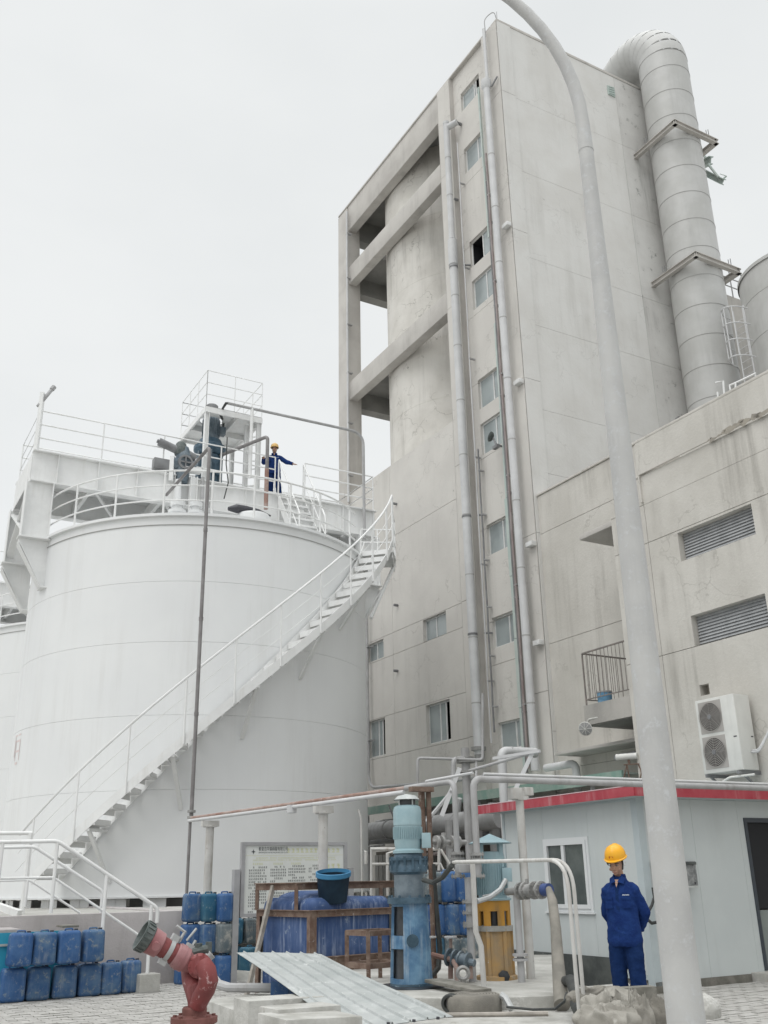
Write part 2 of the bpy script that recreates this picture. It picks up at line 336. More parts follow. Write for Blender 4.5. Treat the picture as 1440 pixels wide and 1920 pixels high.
M['inky'] = pm('faded_yellow_print', (.66, .67, .42), None, rough=.6)
M['inkyl'] = pm('pale_yellow_line', (.68, .69, .56), None, rough=.6)
M['skin'] = pm('skin', (.42, .255, .18), (.37, .21, .145), 8, .5)
M['hair'] = pm('black_hair', (.012, .01, .01), None, rough=.5)
M['cloth'] = pm('navy_work_jacket', (.009, .028, .125), (.014, .042, .16), 9, .9, spec=.15, bump=.5, bsc=30, spots=(.025, .06, .17), spsc=14, spth=.6, spw=.1)
M['clothd'] = pm('navy_work_trousers', (.006, .022, .085), (.010, .030, .105), 9, .9, spec=.15, bump=.5, bsc=30)
M['helmet'] = pm('yellow_helmet', (.82, .40, .012), None, rough=.32)
M['helmet2'] = pm('pale_yellow_helmet', (.78, .52, .20), None, rough=.4)
M['logo'] = pm('red_logo', (.38, .05, .02), None, rough=.5)
M['whitep'] = pm('white_print', (.55, .6, .68), None, rough=.6)
M['glove'] = pm('dark_glove', (.07, .07, .065), None, rough=.8)
M['shoe'] = pm('black_shoe', (.02, .02, .02), None, rough=.6)
M['eyew'] = pm('eye_white', (.6, .58, .55), None, rough=.4)
M['lip'] = pm('lip', (.33, .14, .11), None, rough=.5)
M['greyplate'] = pm('grey_switch_box', (.17, .18, .185), (.33, .34, .34), 14, .6, bump=.2)
M['redp'] = pm('faded_red_print', (.72, .62, .61), None, rough=.7)
# ============================================================ GROUND
g = MB(); g.add([(-400, -60, 0), (400, -60, 0), (400, 700, 0), (-400, 700, 0)], [(0, 1, 2, 3)])
g.v = [v + Z * -.07 for v in g.v]
gr = g.build('ground', M['ground']); gr['kind'] = 'structure'

# paving of grey bricks, left of the pumps and in front of the shed
pav = MB()
def pv(a, b): return D2 * a + D1 * b
P0 = Vector((0, 0, -.045))
pav.add([P0 + pv(-14, 4), P0 + pv(16, 4), P0 + pv(16, 23), P0 + pv(-14, 23)], [(0, 1, 2, 3)])
pave = pav.build('paving', M['sand']); pave['kind'] = 'structure'
bl, bw, gp = .235, .115, .012
mbk = MB(); mbk.box((0, 0, -.022), bl / 2 - gp / 2, bw / 2 - gp / 2, .022, SITE[:2][::-1] + (Z,))
cells = []
for i in range(-60, 70):
    for j in range(30, 175):
        a = i * bl + (j % 2) * bl / 2; b = j * bw
        p = pv(a, b)
        h = math.hypot(p.x, p.y)
        if h < 7 or h > 22: continue
        azz = math.degrees(math.atan2(p.x, p.y))
        if azz < -23 or azz > 24: continue
        if -5.8 < azz < 15.5 : continue
        if p.x > 0 and (p - Vector((3.716, 15.243, 0))).dot(D1) > -.02: continue
        cells.append((h, p, azz))
# the ones that show largest: inside the picture's bottom strip
vis = [c for c in cells if (c[0] > 11.2 and (c[2] < -7.5 or c[2] > 15.6))]
vis.sort(key=lambda c: c[0] + (0 if c[2] < 0 else .6)); near = vis[:300]; ns = set(id(c) for c in near)
kw_ = {}
first = mbk.build('brick', M['brick'], pave, bev=.006)
for k, (h, p, a_) in enumerate(near):
    o = first if k == 0 else first.copy()
    if k: COL.objects.link(o)
    o.location = p + Z * random.uniform(-.006, .004); o.rotation_euler = (random.uniform(-.02, .02), random.uniform(-.02, .02), random.uniform(-.02, .02))
rest = MB()
for c in cells:
    if id(c) in ns: continue
    rest.box(c[1] + Z * (-.022 + random.uniform(-.006, .004)), bl / 2 - gp / 2, bw / 2 - gp / 2, .022, (D2, D1, Z))
rest.build('brick_field', M['brick'], pave, kind='stuff')

# ============================================================ wall helper
def wallgrid(parent, mat, P, As, Zs, holes, w0=0.0, g=.014, rev=.22, names='wall_panel', gw=.03, jm=None):
    for ai in range(len(As) - 1):
        for zi in range(len(Zs) - 1):
            a0, a1, z0, z1 = As[ai] + g / 2, As[ai + 1] - g / 2, Zs[zi] + g / 2, Zs[zi + 1] - g / 2
            hs = [h for h in holes if h[0] < a1 and h[1] > a0 and h[2] < z1 and h[3] > z0]
            ca = sorted(set([a0, a1] + [min(max(v, a0), a1) for h in hs for v in h[:2]]))
            cz = sorted(set([z0, z1] + [min(max(v, z0), z1) for h in hs for v in h[2:4]]))
            m = MB()
            for i in range(len(ca) - 1):
                for j in range(len(cz) - 1):
                    cx, cy = (ca[i] + ca[i + 1]) / 2, (cz[j] + cz[j + 1]) / 2
                    if any(h[0] < cx < h[1] and h[2] < cy < h[3] for h in hs): continue
                    m.add([P(ca[i], cz[j], w0), P(ca[i + 1], cz[j], w0), P(ca[i + 1], cz[j + 1], w0), P(ca[i], cz[j + 1], w0)], [(0, 1, 2, 3)])
            def q(x0, y0, x1, y1, d): m.add([P(x0, y0, w0), P(x1, y1, w0), P(x1, y1, w0 - d), P(x0, y0, w0 - d)], [(0, 1, 2, 3)])
            q(a0, z0, a1, z0, gw); q(a0, z1, a1, z1, gw); q(a0, z0, a0, z1, gw); q(a1, z0, a1, z1, gw)
            for h in hs:
                x0, x1, y0, y1 = max(h[0], a0), min(h[1], a1), max(h[2], z0), min(h[3], z1)
                if h[0] > a0: q(h[0], y0, h[0], y1, rev)
                if h[1] < a1: q(h[1], y0, h[1], y1, rev)
                if h[2] > z0: q(x0, h[2], x1, h[2], rev)
                if h[3] < z1: q(x0, h[3], x1, h[3], rev)
            me = m.build(names, mat, parent)
    jb = MB()
    def strip(x0, x1, y0, y1):   # groove bottoms, skipping holes
        if x1 - x0 > y1 - y0:
            cuts = sorted([x0, x1] + [min(max(v, x0), x1) for h in holes if h[2] < y1 and h[3] > y0 for v in h[:2]])
            for i in range(len(cuts) - 1):
                c = (cuts[i] + cuts[i + 1]) / 2
                if cuts[i + 1] - cuts[i] < .001 or any(h[0] < c < h[1] and h[2] < y1 and h[3] > y0 for h in holes): continue
                jb.add([P(cuts[i], y0, w0 - gw), P(cuts[i + 1], y0, w0 - gw), P(cuts[i + 1], y1, w0 - gw), P(cuts[i], y1, w0 - gw)], [(0, 1, 2, 3)])
        else:
            jb.add([P(x0, y0, w0 - gw + .001), P(x1, y0, w0 - gw + .001), P(x1, y1, w0 - gw + .001), P(x0, y1, w0 - gw + .001)], [(0, 1, 2, 3)])
    for z_ in Zs[1:-1]: strip(As[0], As[-1], z_ - g, z_ + g)
    for a_ in As[1:-1]:
        for zi in range(len(Zs) - 1): strip(a_ - g, a_ + g, Zs[zi], Zs[zi + 1])
    if jb.v: jb.build('wall_joint', jm or M['joint'], parent)
def window(parent, P, a0, a1, z0, z1, wd, style='curtain', mull=.5, flip=False, fw=.05):
    """window set in an opening; wd is the plane of the frame; a grows along the wall"""
    f = MB(); t = .03
    def bx(x0, x1, y0, y1, d0, d1): f.span(P, (x0, x1), (y0, y1), (wd + d0, wd + d1))
    bx(a0, a1, z0, z0 + fw, 0, t); bx(a0, a1, z1 - fw, z1, 0, t); bx(a0, a0 + fw, z0 + fw, z1 - fw, 0, t); bx(a1 - fw, a1, z0 + fw, z1 - fw, 0, t)
    am = a0 + (a1 - a0) * mull
    bx(am - fw / 2, am + fw / 2, z0 + fw, z1 - fw, .002, t + .006)
    win = f.build('window', M['winf'], parent)
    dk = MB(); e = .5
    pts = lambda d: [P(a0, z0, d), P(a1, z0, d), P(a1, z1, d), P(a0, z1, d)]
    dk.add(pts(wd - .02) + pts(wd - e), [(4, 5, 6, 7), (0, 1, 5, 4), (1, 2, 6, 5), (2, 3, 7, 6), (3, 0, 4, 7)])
    dk.build('painted_dark_room', M['dark'], win)  # black box paints the unlit room behind the panes
    gm = {'curtain': M['glassc'], 'dark': M['glassd']}[style if style in ('curtain', 'dark') else 'curtain']
    def pane(x0, x1):
        m = MB(); m.span(P, (x0, x1), (z0 + fw, z1 - fw), (wd + .008, wd + .014)); m.build('pane', gm, win)
    if style == 'openlow': pane(am, a1 - fw) if not flip else pane(a0 + fw, am)
    elif style == 'halfopen':   # right third (small a) stands open
        q = a0 + (a1 - a0) * .22
        f2 = MB(); f2.span(P, (q, q + .05), (z0 + fw, z1 - fw), (wd + .03, wd + .055)); f2.build('sash', M['winf'], win)
        pane(q + .05, am - fw / 2); pane(am + fw / 2, a1 - fw)
    else:
        pane(a0 + fw, am - fw / 2); pane(am + fw / 2, a1 - fw)
    return win

# ============================================================ CONCRETE TOWER
TOP = 30.65
tw = thing('concrete_tower', 'tall weathered concrete tower with open bays and rounded silo walls', 'building', TC0)
PF = lambda a, z, w: T(a, w, z)
PS = lambda a, z, w: T(-w, -a, z)          # side face: a runs to the back, w outwards
# side wall
def zs(px, py): return TS(px, py)[1]
SZ = [0, 3.6, 6.6, 9.7, zs(1020, 886), zs(1017, 768), zs(1001, 608), zs(988, 481), zs(979, 321), zs(970, 185), TOP]
wallgrid(tw, M['plaster_white'], PS, [.62, 5.6], SZ, [], 0, g=.008)
wallgrid(tw, M['plaster_mold'], PS, [5.6, 8.9], SZ, [], 0, g=.008)
wallgrid(tw, M['plaster_white'], PS, [.0, .61], [0, 5.2, 10.9, 16.0, 21.56, 27.41, TOP], [], .03)
# edge returns between corner strip and wall, roof slab, back
m = MB()
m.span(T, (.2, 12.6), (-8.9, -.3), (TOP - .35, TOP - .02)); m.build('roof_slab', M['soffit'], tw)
m = MB(); m.span(T, (-.02, .35), (-8.9, 0), (TOP, TOP + .12)); m.build('parapet', M['conc'], tw, bev=.015)
m = MB(); m.span(T, (.36, 12.7), (-.3, .02), (TOP, TOP + .08)); m.build('parapet', M['conc'], tw, bev=.015)
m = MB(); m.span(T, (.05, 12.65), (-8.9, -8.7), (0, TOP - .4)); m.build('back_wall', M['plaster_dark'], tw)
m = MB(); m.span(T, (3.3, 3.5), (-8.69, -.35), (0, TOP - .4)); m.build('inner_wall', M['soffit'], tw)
# corner column on the front face
wallgrid(tw, M['plaster'], PF, [0, .92], [0, 6.3, 10.9, 16.0, 21.6, 27.41, TOP], [], .03)
m = MB(); m.span(T, (.92, .935), (-.2, .03), (0, TOP)); m.build('column_return', M['plaster'], tw)
# stair bay
bayw = -.13
bz = []
for (x0, y0, x1, y1, xb, yb) in [(861, 180, 893, 145, 865, 211), (866, 285, 905, 250, 871, 328), (880, 455, 912, 430, 890, 497), (883, 530, 912, 510, 887, 583), (890, 718, 925, 695, 897, 770), (895, 800, 930, 780, 900, 857), (903, 990, 945, 973, 906, 1047), (913, 1163, 957, 1153, 918, 1219), (924, 1358, 972, 1350, 930, 1410)]:
    u0, z0 = TF(x0, y0, bayw); _, zb = TF(xb, yb, bayw)
    bz.append((1.42, 2.62, zb, z0))
jz = [0, 3.0, 7.51]
for h in bz[::-1]: pass
jz += [8.85, 11.9, 14.3, 17.1, 19.7, 22.6, 25.3, 26.75, 29.35, TOP]
wallgrid(tw, M['plaster'], PF, [.93, 3.12], jz, bz, bayw, rev=.16)
sty = ['halfopen', 'curtain', 'openlow', 'curtain', 'curtain', 'curtain', 'curtain', 'curtain', 'curtain']
for i, h in enumerate(bz):
    if sty[i] == 'openlow':
        window(tw, PF, *h, bayw - .12, 'openlow', mull=.42, flip=True)
    else: window(tw, PF, *h, bayw - .12, sty[i], mull=.36)
# middle column
wallgrid(tw, M['plaster'], PF, [3.12, 3.95], [0, 5.53, 9.79, 14.5, 20.65, 26.43, TOP], [], .05)
m = MB(); m.span(T, (3.105, 3.12), (-.2, .05), (0, TOP)); m.span(T, (3.952, 3.967), (-.5, .05), (0, TOP)); m.build('column_return', M['conc'], tw)
# lower solid wall
WZ = 16.3
holes = [(5.0, 6.44, 9.0, 9.77), (9.2, 10.43, 9.06, 9.74), (5.0, 6.44, 5.6, 6.88), (9.2, 10.43, 5.6, 6.9)]
wallgrid(tw, M['plaster'], PF, [3.967, 8.5, 11.75], [0, 2.9, 5.53, 6.93, 9.0, 9.8, 13.41, WZ], holes, -.02)
for h, s_ in zip(holes, ['curtain', 'curtain', 'halfopen', 'halfopen']): window(tw, PF, *h, -.16, s_, mull=.52 if s_ == 'curtain' else .5)
m = MB(); m.span(T, (3.967, 12.1), (-8.5, -.03), (WZ - .2, WZ)); m.build('ledge_slab', M['plaster'], tw)
# outer left column
m = MB(); m.span(T, (11.78, 12.65), (-.62, .04), (0, TOP - .1)); m.build('column', M['conc'], tw, bev=.02)
m = MB(); m.span(T, (11.78, 12.65), (-8.6, -8.0), (0, TOP - .4)); m.build('column', M['conc'], tw, bev=.02)
# beams of the open bay, front and at the left end, with floor soffits
for (zb, zt) in ((29.3, TOP), (26.43, 27.3), (20.65, 21.5)):
    m = MB(); m.span(T, (3.97, 11.775), (-.42, -.03), (zb, zt)); m.build('beam', M['conc'], tw, bev=.015)
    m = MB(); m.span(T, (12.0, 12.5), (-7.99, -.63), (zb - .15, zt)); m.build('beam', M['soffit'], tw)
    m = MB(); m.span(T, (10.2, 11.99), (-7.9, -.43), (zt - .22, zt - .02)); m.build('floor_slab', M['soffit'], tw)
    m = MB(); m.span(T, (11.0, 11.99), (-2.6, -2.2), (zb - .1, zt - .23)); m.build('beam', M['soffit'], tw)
# silo walls: rings of plaster between the beams
SC = T(8.27, -3.78, 0)
for (zb, zt) in ((WZ, 18.5), (18.5, 21.1), (21.1, 24.0), (24.0, 26.9), (26.9, TOP - .36)):
    n_ = 1
    for k in range(n_):
        a, b = zb + (zt - zb) * k / n_, zb + (zt - zb) * (k + 1) / n_
        m = MB(); m.lathe(SC, [(3.293, a + .0), (3.3, a + .006), (3.3, b - .006), (3.293, b - .0), (3.2, b)], 96); m.build('silo_wall', M['silo'], tw, ang=20)
# vent in the side wall, roof rod, ledger stubs
u_, z_ = TS(1145, 172)
m = MB(); m.span(PS, (-u_ - .17, -u_ + .17), (z_ - .22, z_ + .22), (0.0, .05))
for k in range(4): m.bar(PS(-u_ - .14, z_ - .17 + k * .11, .06), PS(-u_ + .14, z_ - .12 + k * .11, .06), .02, .04)
m.build('vent_grille', M['greenp'], tw)
m = MB(); m.tube(bend([T(.5, .12, TOP - .35), T(.5, .15, TOP + .5), T(.2, -.1, TOP + .75), T(.15, -.2, TOP + .1)], .2), .018, 6)
m.tube([T(.05, -.1, TOP), T(.05, -.1, TOP + .55)], .012, 5); m.build('lightning_rod', M['pipeg'], tw)
# stubs and spalled spots
for (x, y) in [(745, 1135), (745, 1258), (743, 945), (858, 375), (1268, 786)]:
    if x > 1200: p = T(.0, TS(x, y)[0], TS(x, y)[1]); dd = -D1
    else: u0, z0 = TF(x, y, 0); p = T(u0, 0, z0); dd = NF
    m = MB(); m.tube([p - dd * .02, p + dd * .14], .05, 8); m.build('pipe_stub', M['pipedark'], tw)

# ------------------------------------------------------------ pipes running down the tower
def clampbox(m, u, w, z, wd=.3): m.span(T, (u - wd / 2, u + wd / 2), (0, w), (z - .03, z + .03))
t = thing('downpipe', 'thick light grey pipe down the middle column between silo bay and stairwell windows', 'pipe', T(3.02, .33, 0), 'large pipes on the tower face')
zt = TF(838, 232, .33)[1]
m = MB(); m.tube([T(3.02, .33, 4.9), T(3.02, .33, 22.9)], .14, 20); m.build('pipe', M['pipel'], t)
m = MB(); m.tube([T(3.02, .33, 23.0), T(3.02, .33, 23.3), T(3.02, .33, zt)], [.12, .115, .115], 20); m.tube([T(3.02, .33, zt), T(3.02, .33, zt + .1)], .125, 16)
m.tube([T(3.0, .3, zt - .15), T(2.6, .12, zt - .12)], .12, 14); m.build('upper_pipe', M['pipel'], t)
m = MB(); m.tube([T(3.02, .33, 21.9), T(3.02, .33, 22.95)], .165, 20); m.build('sleeve', M['pipel'], t, ang=50)
for z0 in (6.4, 8.4, 10.4, 12.4, 14.5, 16.5, 18.6, 20.6, 24.9, 26.6):
    m = MB(); m.tube([T(3.02, .33, z0 - .02), T(3.02, .33, z0 + .02)], .144 if z0 < 22 else .12, 20); m.build('pipe_joint', M['seam'], t)
for z0 in (8.5, 12.35, 21.8):
    m = MB(); m.tube([T(3.02, .33, z0 - .03), T(3.02, .33, z0 + .03)], .155, 20); m.bar(T(2.75, .1, z0), T(2.6, -.12, z0), .05, .05); m.build('clamp', M['pipedark'], t)
m = MB(); m.tube([T(3.02, .33, 5.02), T(3.02, .33, 5.12)], .22, 20); m.tube([T(3.02, .33, 4.7), T(3.02, .33, 4.95)], .13, 16); m.build('flange', M['flang'], t)
t = thing('downpipe', 'thick light grey pipe down the corner column beside the white side wall', 'pipe', T(.45, .3, 0), 'large pipes on the tower face')
m = MB(); zt = TF(909, 170, .3)[1]
m.tube([T(.45, .3, 4.2), T(.45, .3, zt)], .118, 20); m.build('pipe', M['pipel'], t)
m = MB(); m.tube([T(.45, .3, zt - .05), T(.45, .3, zt + .06), T(.45, .3, zt + .35), T(.45, .3, zt + .45)], [.11, .18, .18, .08], 18); m.build('collar', M['pipel'], t)
m = MB(); m.tube([T(.45, .24, zt + .4), T(.45, .24, TOP - .1)], .06, 12); m.build('upper_pipe', M['pipel'], t)
for z0 in (6.0, 7.9, 9.9, 12.0, 14.0, 16.1, 18.3, 20.4, 22.6, 24.8):
    m = MB(); m.tube([T(.45, .3, z0 - .02), T(.45, .3, z0 + .02)], .122, 20); m.build('pipe_joint', M['seam'], t)
for (x, y) in [(980, 1028), (990, 1212), (957, 728), (948, 425)]:
    u0, z0 = TF(x, y, .12); m = MB(); m.span(T, (-.02, .28), (.04, .22), (z0 - .07, z0 + .07)); m.build('clamp', M['winf'], t, bev=.01)
m = MB(); m.bar(T(.3, .2, zt), T(.05, .1, zt + .3), .04, .05); m.build('bracket', M['pipedark'], t)
# thin brown pipe, green cable trunking, slim pipes
def slim(name, label, u, w, z0, z1, r, mat, cat='pipe', u1=None, joints=(), grp=None):
    u1 = u if u1 is None else u1
    t = thing(name, label, cat, T(u, w, z0), grp)
    zs_ = [z0 + (z1 - z0) * k / 12 for k in range(13)]
    m = MB(); m.tube([T(u + (u1 - u) * k / 12 + .012 * math.sin(k * 2.1), w, z) for k, z in enumerate(zs_)], r, 12); m.build('pipe', mat, t)
    for z in zs_[1:-1:2]:
        k = (z - z0) / (z1 - z0); m = MB(); m.span(T, (u + (u1 - u) * k - r * 1.5, u + (u1 - u) * k + r * 1.5), (-.1, w + r * .7), (z - .02, z + .02)); m.build('clip', M['pipeg'], t)
    return t
slim('drain_pipe', 'slim reddish brown pipe beside the thick corner pipe of the tower', .93, .16, 4.3, 25.3, .04, M['redbrown'])
slim('cable_conduit', 'slim dark conduit between the brown and green runs on the tower', 1.06, .12, 4.2, 24.2, .035, M['pipedark'])
slim('cable_conduit', 'slim grey conduit hugging the right side of the thick middle pipe', 2.66, .12, 5.2, zt - .6, .022, M['pipel'])
slim('cable_conduit', 'dark conduit just right of the middle column pipe in the stair bay', 2.56, .06, 5.5, 14.6, .028, M['pipedark'])
t = thing('cable_trunking', 'flat pale green cable trunking running down the stair bay', 'trunking', T(1.25, .05, 4))
for k, (z0, z1, du) in enumerate([(4.3, 6.0, 0), (6.02, 8.0, .02), (8.02, 9.9, .0), (9.92, 12.4, .03), (12.42, 15.4, 0), (15.42, 18.6, 0), (22, 25, .0), (25.02, 28.6, .03)]):
    m = MB(); wd = .07 if z1 < 13 else .035; m.bar(T(1.22 + du, .04, z0), T(1.22 + du, .04, z1), wd * 2, .07, NF); m.build('trunking_length', M['greenp'], t)
slim('rainwater_pipe', 'slim pale pipe down the outer left column of the tower', 11.62, .12, 15.9, TOP - .45, .05, M['pipel'])
t = thing('drain_pipe', 'grey pipe pair on the lower tower wall beside the tank, turning right at the bottom', 'pipe', T(10.15, .15, 0))
m = MB(); m.tube(bend([T(10.13, .15, 12.5), T(10.13, .15, 4.55), T(4.5, .15, 4.3), T(2.9, .15, 4.3)], .5, 8), .05, 12); m.build('pipe', M['pipeg'], t)
m = MB(); m.tube(bend([T(10.42, .12, 12.5), T(10.42, .12, 4.3), T(9.6, .12, 4.25)], .3, 6), .035, 8); m.build('pipe', M['pipeg'], t)
for z0 in (6.2, 9.6, 11.9): m = MB(); m.span(T, (10.0, 10.5), (-.05, .2), (z0 - .02, z0 + .02)); m.build('clip', M['pipeg'], t)
# satellite dish and its arm at a stair window
p = T(*[TF(930, 838, .3)[0], .3, TF(930, 838, .3)[1]])
t = thing('floodlight', 'dark dish shaped floodlight sticking out beside a stairwell window', 'lamp', p)
m = MB(); ax_ = (NF * .55 + D1 * .7 + Z * .45).normalized(); s1 = ax_.cross(Z).normalized(); s2 = ax_.cross(s1)
c0 = p + Z * .38 + D1 * .12
m.lathe(c0, [(.0, 0), (.09, .01), (.15, .05), (.17, .10), (.155, .10), (.08, .04), (0, .03)], 20, (s1, s2, ax_)); m.build('reflector', M['nozzle'], t)
m = MB(); m.tube([c0, p + Z * .1, p - NF * .35 + Z * .05], .03, 8); m.box(p, .12, .06, .05, SITE); m.build('bracket', M['pipedark'], t)
# small wall fittings: pipe stub elbow top of the middle column
for (x, y, lab) in [(856, 230, 'small dark pipe end poking from the tower beside the middle pipe top')]:
    u0, z0 = TF(x, y, .1); m = MB(); m.tube(bend([T(u0, -.1, z0), T(u0, .2, z0), T(u0 + .22, .25, z0 - .1)], .08), .06, 10); m.build('wall_spout', M['pipedark'], None, org=T(u0, 0, z0), label=lab, category='spout')

# ============================================================ ANNEX BUILDING
WP = 1.5
an = thing('annex_building', 'low cream plastered annex with louvred openings joined to the tower', 'building', T(-4, 0, 0))
wallgrid(an, M['annex'], PF, [-9, -.02], [0, 2.6, 4.2, 7.6, 10.85, 12.03], [], -.12)
m = MB(); m.span(T, (-9, -.02), (-.5, -.08), (12.035, 12.1)); m.build('coping', M['annex'], an, bev=.02)
m = MB(); m.span(T, (-16, -.02), (-14, -.5), (11.4, 11.55)); m.build('roof', M['ground'], an)
u1, zt1 = TF(1193, 832, WP)
lv = []
for (x0, y0, x1, y1, xb, yb) in [(1270, 1000, 1408, 945, 1278, 1053), (1295, 1155, 1434, 1112, 1302, 1213)]:
    a, z0 = TF(x0, y0, WP); b, _ = TF(x1, y1, WP); _, zb = TF(xb, yb, WP); lv.append((b, a, zb, z0))
vh = (-6.97, -6.72, 4.95, 5.17)
wallgrid(an, M['annex'], PF, [-16, -5.79, -4.67], [0, 2.9, 5.98, 8.58, 9.5], lv + [vh], WP, rev=.25)
wallgrid(an, M['annex'], PF, [-16, -5.79], [9.5, 9.52, 10.2], [], WP, g=.0)
wallgrid(an, M['annex'], PF, [-5.79, -4.9], [9.51, 10.2], [], WP - .02)
wallgrid(an, M['annex'], PF, [-16, -5.79], [10.22, 11.03], [], WP + .06)
m = MB(); m.span(T, (-16, -5.79), (WP - .35, WP + .06), (11.03, 11.1)); m.span(T, (-5.78, -4.9), (WP - .35, WP), (10.2, 10.26)); m.span(T, (-4.9, -4.67), (WP - .35, WP), (9.5, 9.56)); m.build('coping', M['annex'], an, bev=.02)
m = MB(); m.span(T, (-16, -5.0), (-.1, WP - .35), (10.1, 10.3)); m.span(T, (-5.795, -5.75), (.0, WP + .05), (9.56, 11.0)); m.build('roof', M['annex'], an)
# fallen render patches (proud rims) along the parapet foot
for (x, y, w_, h_) in [(1345, 818, .35, .06), (1375, 800, .4, .1), (1405, 786, .35, .1), (1435, 772, .4, .08)]:
    a, z0 = TF(x, y, WP + .07); m = MB(); n_ = 22
    m.prism([T(a + w_ * .75 * math.cos(k * 6.283 / n_) * random.uniform(.6, 1.15), WP + .061, z0 + h_ * .8 * math.sin(k * 6.283 / n_) * random.uniform(.45, 1.2) + .03 * math.sin(k * .9)) for k in range(n_)], NF * .006); m.build('bare_patch', M['patch'], an)
for (a, b, zb, zt_) in lv:
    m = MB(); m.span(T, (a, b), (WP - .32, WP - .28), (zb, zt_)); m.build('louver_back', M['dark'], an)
    n_ = 10
    for k in range(n_):
        z0 = zb + (zt_ - zb) * (k + .5) / n_
        m = MB(); m.bar(T(a + .01, WP - .17, z0), T(b - .01, WP - .17, z0), .012, .085, (Z + NF * -.6).normalized()); m.build('louver_slat', M['louver'], an)
m = MB(); m.span(T, (vh[0], vh[1]), (WP - .25, WP - .2), (vh[2], vh[3])); m.build('vent_hole', M['patch'], an)
# canopy above the side door
u0, z0 = TF(1085, 1013, WP)
m = MB(); m.span(T, (-8, u0), (-.1, WP - .02), (z0, z0 + .13)); m.build('canopy_slab', M['conc'], an, bev=.015)
# balcony
ub, zb0 = TF(1103, 1362, 1.42); ztop = TF(1092, 1325, 1.42)[1]
m = MB(); m.span(T, (-8, ub + .02), (-.1, 1.4), (zb0, zb0 + .1)); m.build('balcony_slab', M['soffit'], an)
m = MB(); m.span(T, (-4.66, ub + .06), (1.36, 1.46), (zb0 + .02, ztop)); m.span(T, (ub - .04, ub + .06), (-.1, 1.355), (zb0 + .02, ztop)); m.build('balcony_kerb', M['plaster_dark'], an)
zr = TF(1088, 1227, 1.4)[1]
bal = thing('balcony_railing', 'thin dark bar railing round the small concrete balcony', 'railing', T(ub, 1.4, ztop))
m = MB(); m.tube([T(ub, 1.41, ztop), T(ub, 1.41, zr)], .022, 8); m.build('post', M['rail_grey'], bal)
m = MB(); m.bar(T(ub, 1.41, zr), T(-4.66, 1.41, zr), .03, .035); m.bar(T(ub, 1.41, zr), T(ub, 0, zr), .03, .035); m.build('top_rail', M['rail_grey'], bal)
m = MB(); m.bar(T(ub, 1.41, ztop + .14), T(-4.66, 1.41, ztop + .14), .02, .025); m.bar(T(ub, 1.41, ztop + .14), T(ub, 0, ztop + .14), .02, .025); m.build('bottom_rail', M['rail_grey'], bal)
for k in range(1, 12):
    m = MB(); m.tube([T(ub - k * .13, 1.41, ztop + .14), T(ub - k * .13, 1.41, zr)], .008, 5); m.build('baluster', M['rail_grey'], bal)
for k in range(1, 9):
    m = MB(); m.tube([T(ub, 1.41 - k * .15, ztop + .14), T(ub, 1.41 - k * .15, zr)], .008, 5); m.build('baluster', M['rail_grey'], bal)
# bucket on the balcony
p = T(ub - .42, 1.2, zb0 + .1)
t = thing('bucket', 'light blue plastic bucket standing on the balcony', 'bucket', p)
hb = ztop - zb0 + .18
m = MB(); m.lathe(p, [(0, 0), (.14, .0), (.18, hb), (.165, hb), (.13, .03), (0, .03)], 24); m.build('body', pm('sky_blue_bucket', (.10, .27, .45), (.2, .36, .5), 6, .5), t)
m = MB(); m.lathe(p, [(.178, hb - .04), (.192, hb - .03), (.192, hb), (.178, hb)], 24); m.build('rim', M['pipeg'], t)
# lower canopy with pipe beneath, over the ground floor
uc, zc = TF(1040, 1413, .75)
m = MB(); m.span(T, (-9, uc), (-.1, .75), (zc - .05, zc + .03)); m.build('lower_canopy', M['conc'], an, bev=.01)
m = MB(); m.tube(bend([T(uc - .25, .3, 0), T(uc - .25, .3, zc - .25), T(-.0, .3, zc - .25)], .2), .10, 14); m.build('pipe', M['pipel'], an)
m = MB(); m.tube([T(-2.9, .45, zc - .3), T(-4.6, .45, zc - .3)], .085, 14); m.build('pipe', M['pipeg'], an)
# long green edged canopy at the tower foot
t = thing('lean_to_roof', 'green edged lean-to roof along the foot of the tower', 'canopy', T(4, 0, 3.7))
m = MB(); m.span(T, (-4.0, 8.6), (-.1, 1.3), (3.66, 3.7)); m.build('roof_sheet', M['greenp'], t)
m = MB(); m.span(T, (-4.0, 8.6), (1.3, 1.36), (3.5, 3.74)); m.build('edge_beam', M['green'], t)
for u0 in (8.3, 6.2, 4.0, 1.9, -.4, -2.8):
    m = MB(); m.bar(T(u0, 1.2, 0), T(u0, 1.2, 3.5), .1, .1); m.build('post', M['pipeg'], t)
    m = MB(); m.bar(T(u0, 1.2, 2.7), T(u0, .0, 3.55), .05, .05); m.build('brace', M['pipeg'], t)

# floodlight, camera
p = V(1098, 1366, math.hypot(*T(-3.0, 1.9, 0).xy))
t = thing('floodlight', 'round cream floodlight hanging in front of the balcony', 'lamp', p)
ax_ = (NF * .75 - D1 * .5 - Z * .3).normalized(); s1 = ax_.cross(Z).normalized(); s2 = ax_.cross(s1)
m = MB(); m.lathe(p, [(0, -.2), (.06, -.19), (.09, -.12), (.15, .0), (.165, .02), (.15, .03)], 20, (s1, s2, ax_)); m.build('housing', M['ac'], t)
m = MB(); m.lathe(p, [(.148, .022), (.1, .035), (0, .04)], 20, (s1, s2, ax_)); m.build('glass', M['pipeg'], t)
m = MB()
for k in range(4):
    d_ = s1 * math.cos(k * .785) + s2 * math.sin(k * .785); m.tube([p + d_ * .155 + ax_ * .04, p + ax_ * .07, p - d_ * .155 + ax_ * .04], .006, 5)
m.build('guard', M['ac'], t)
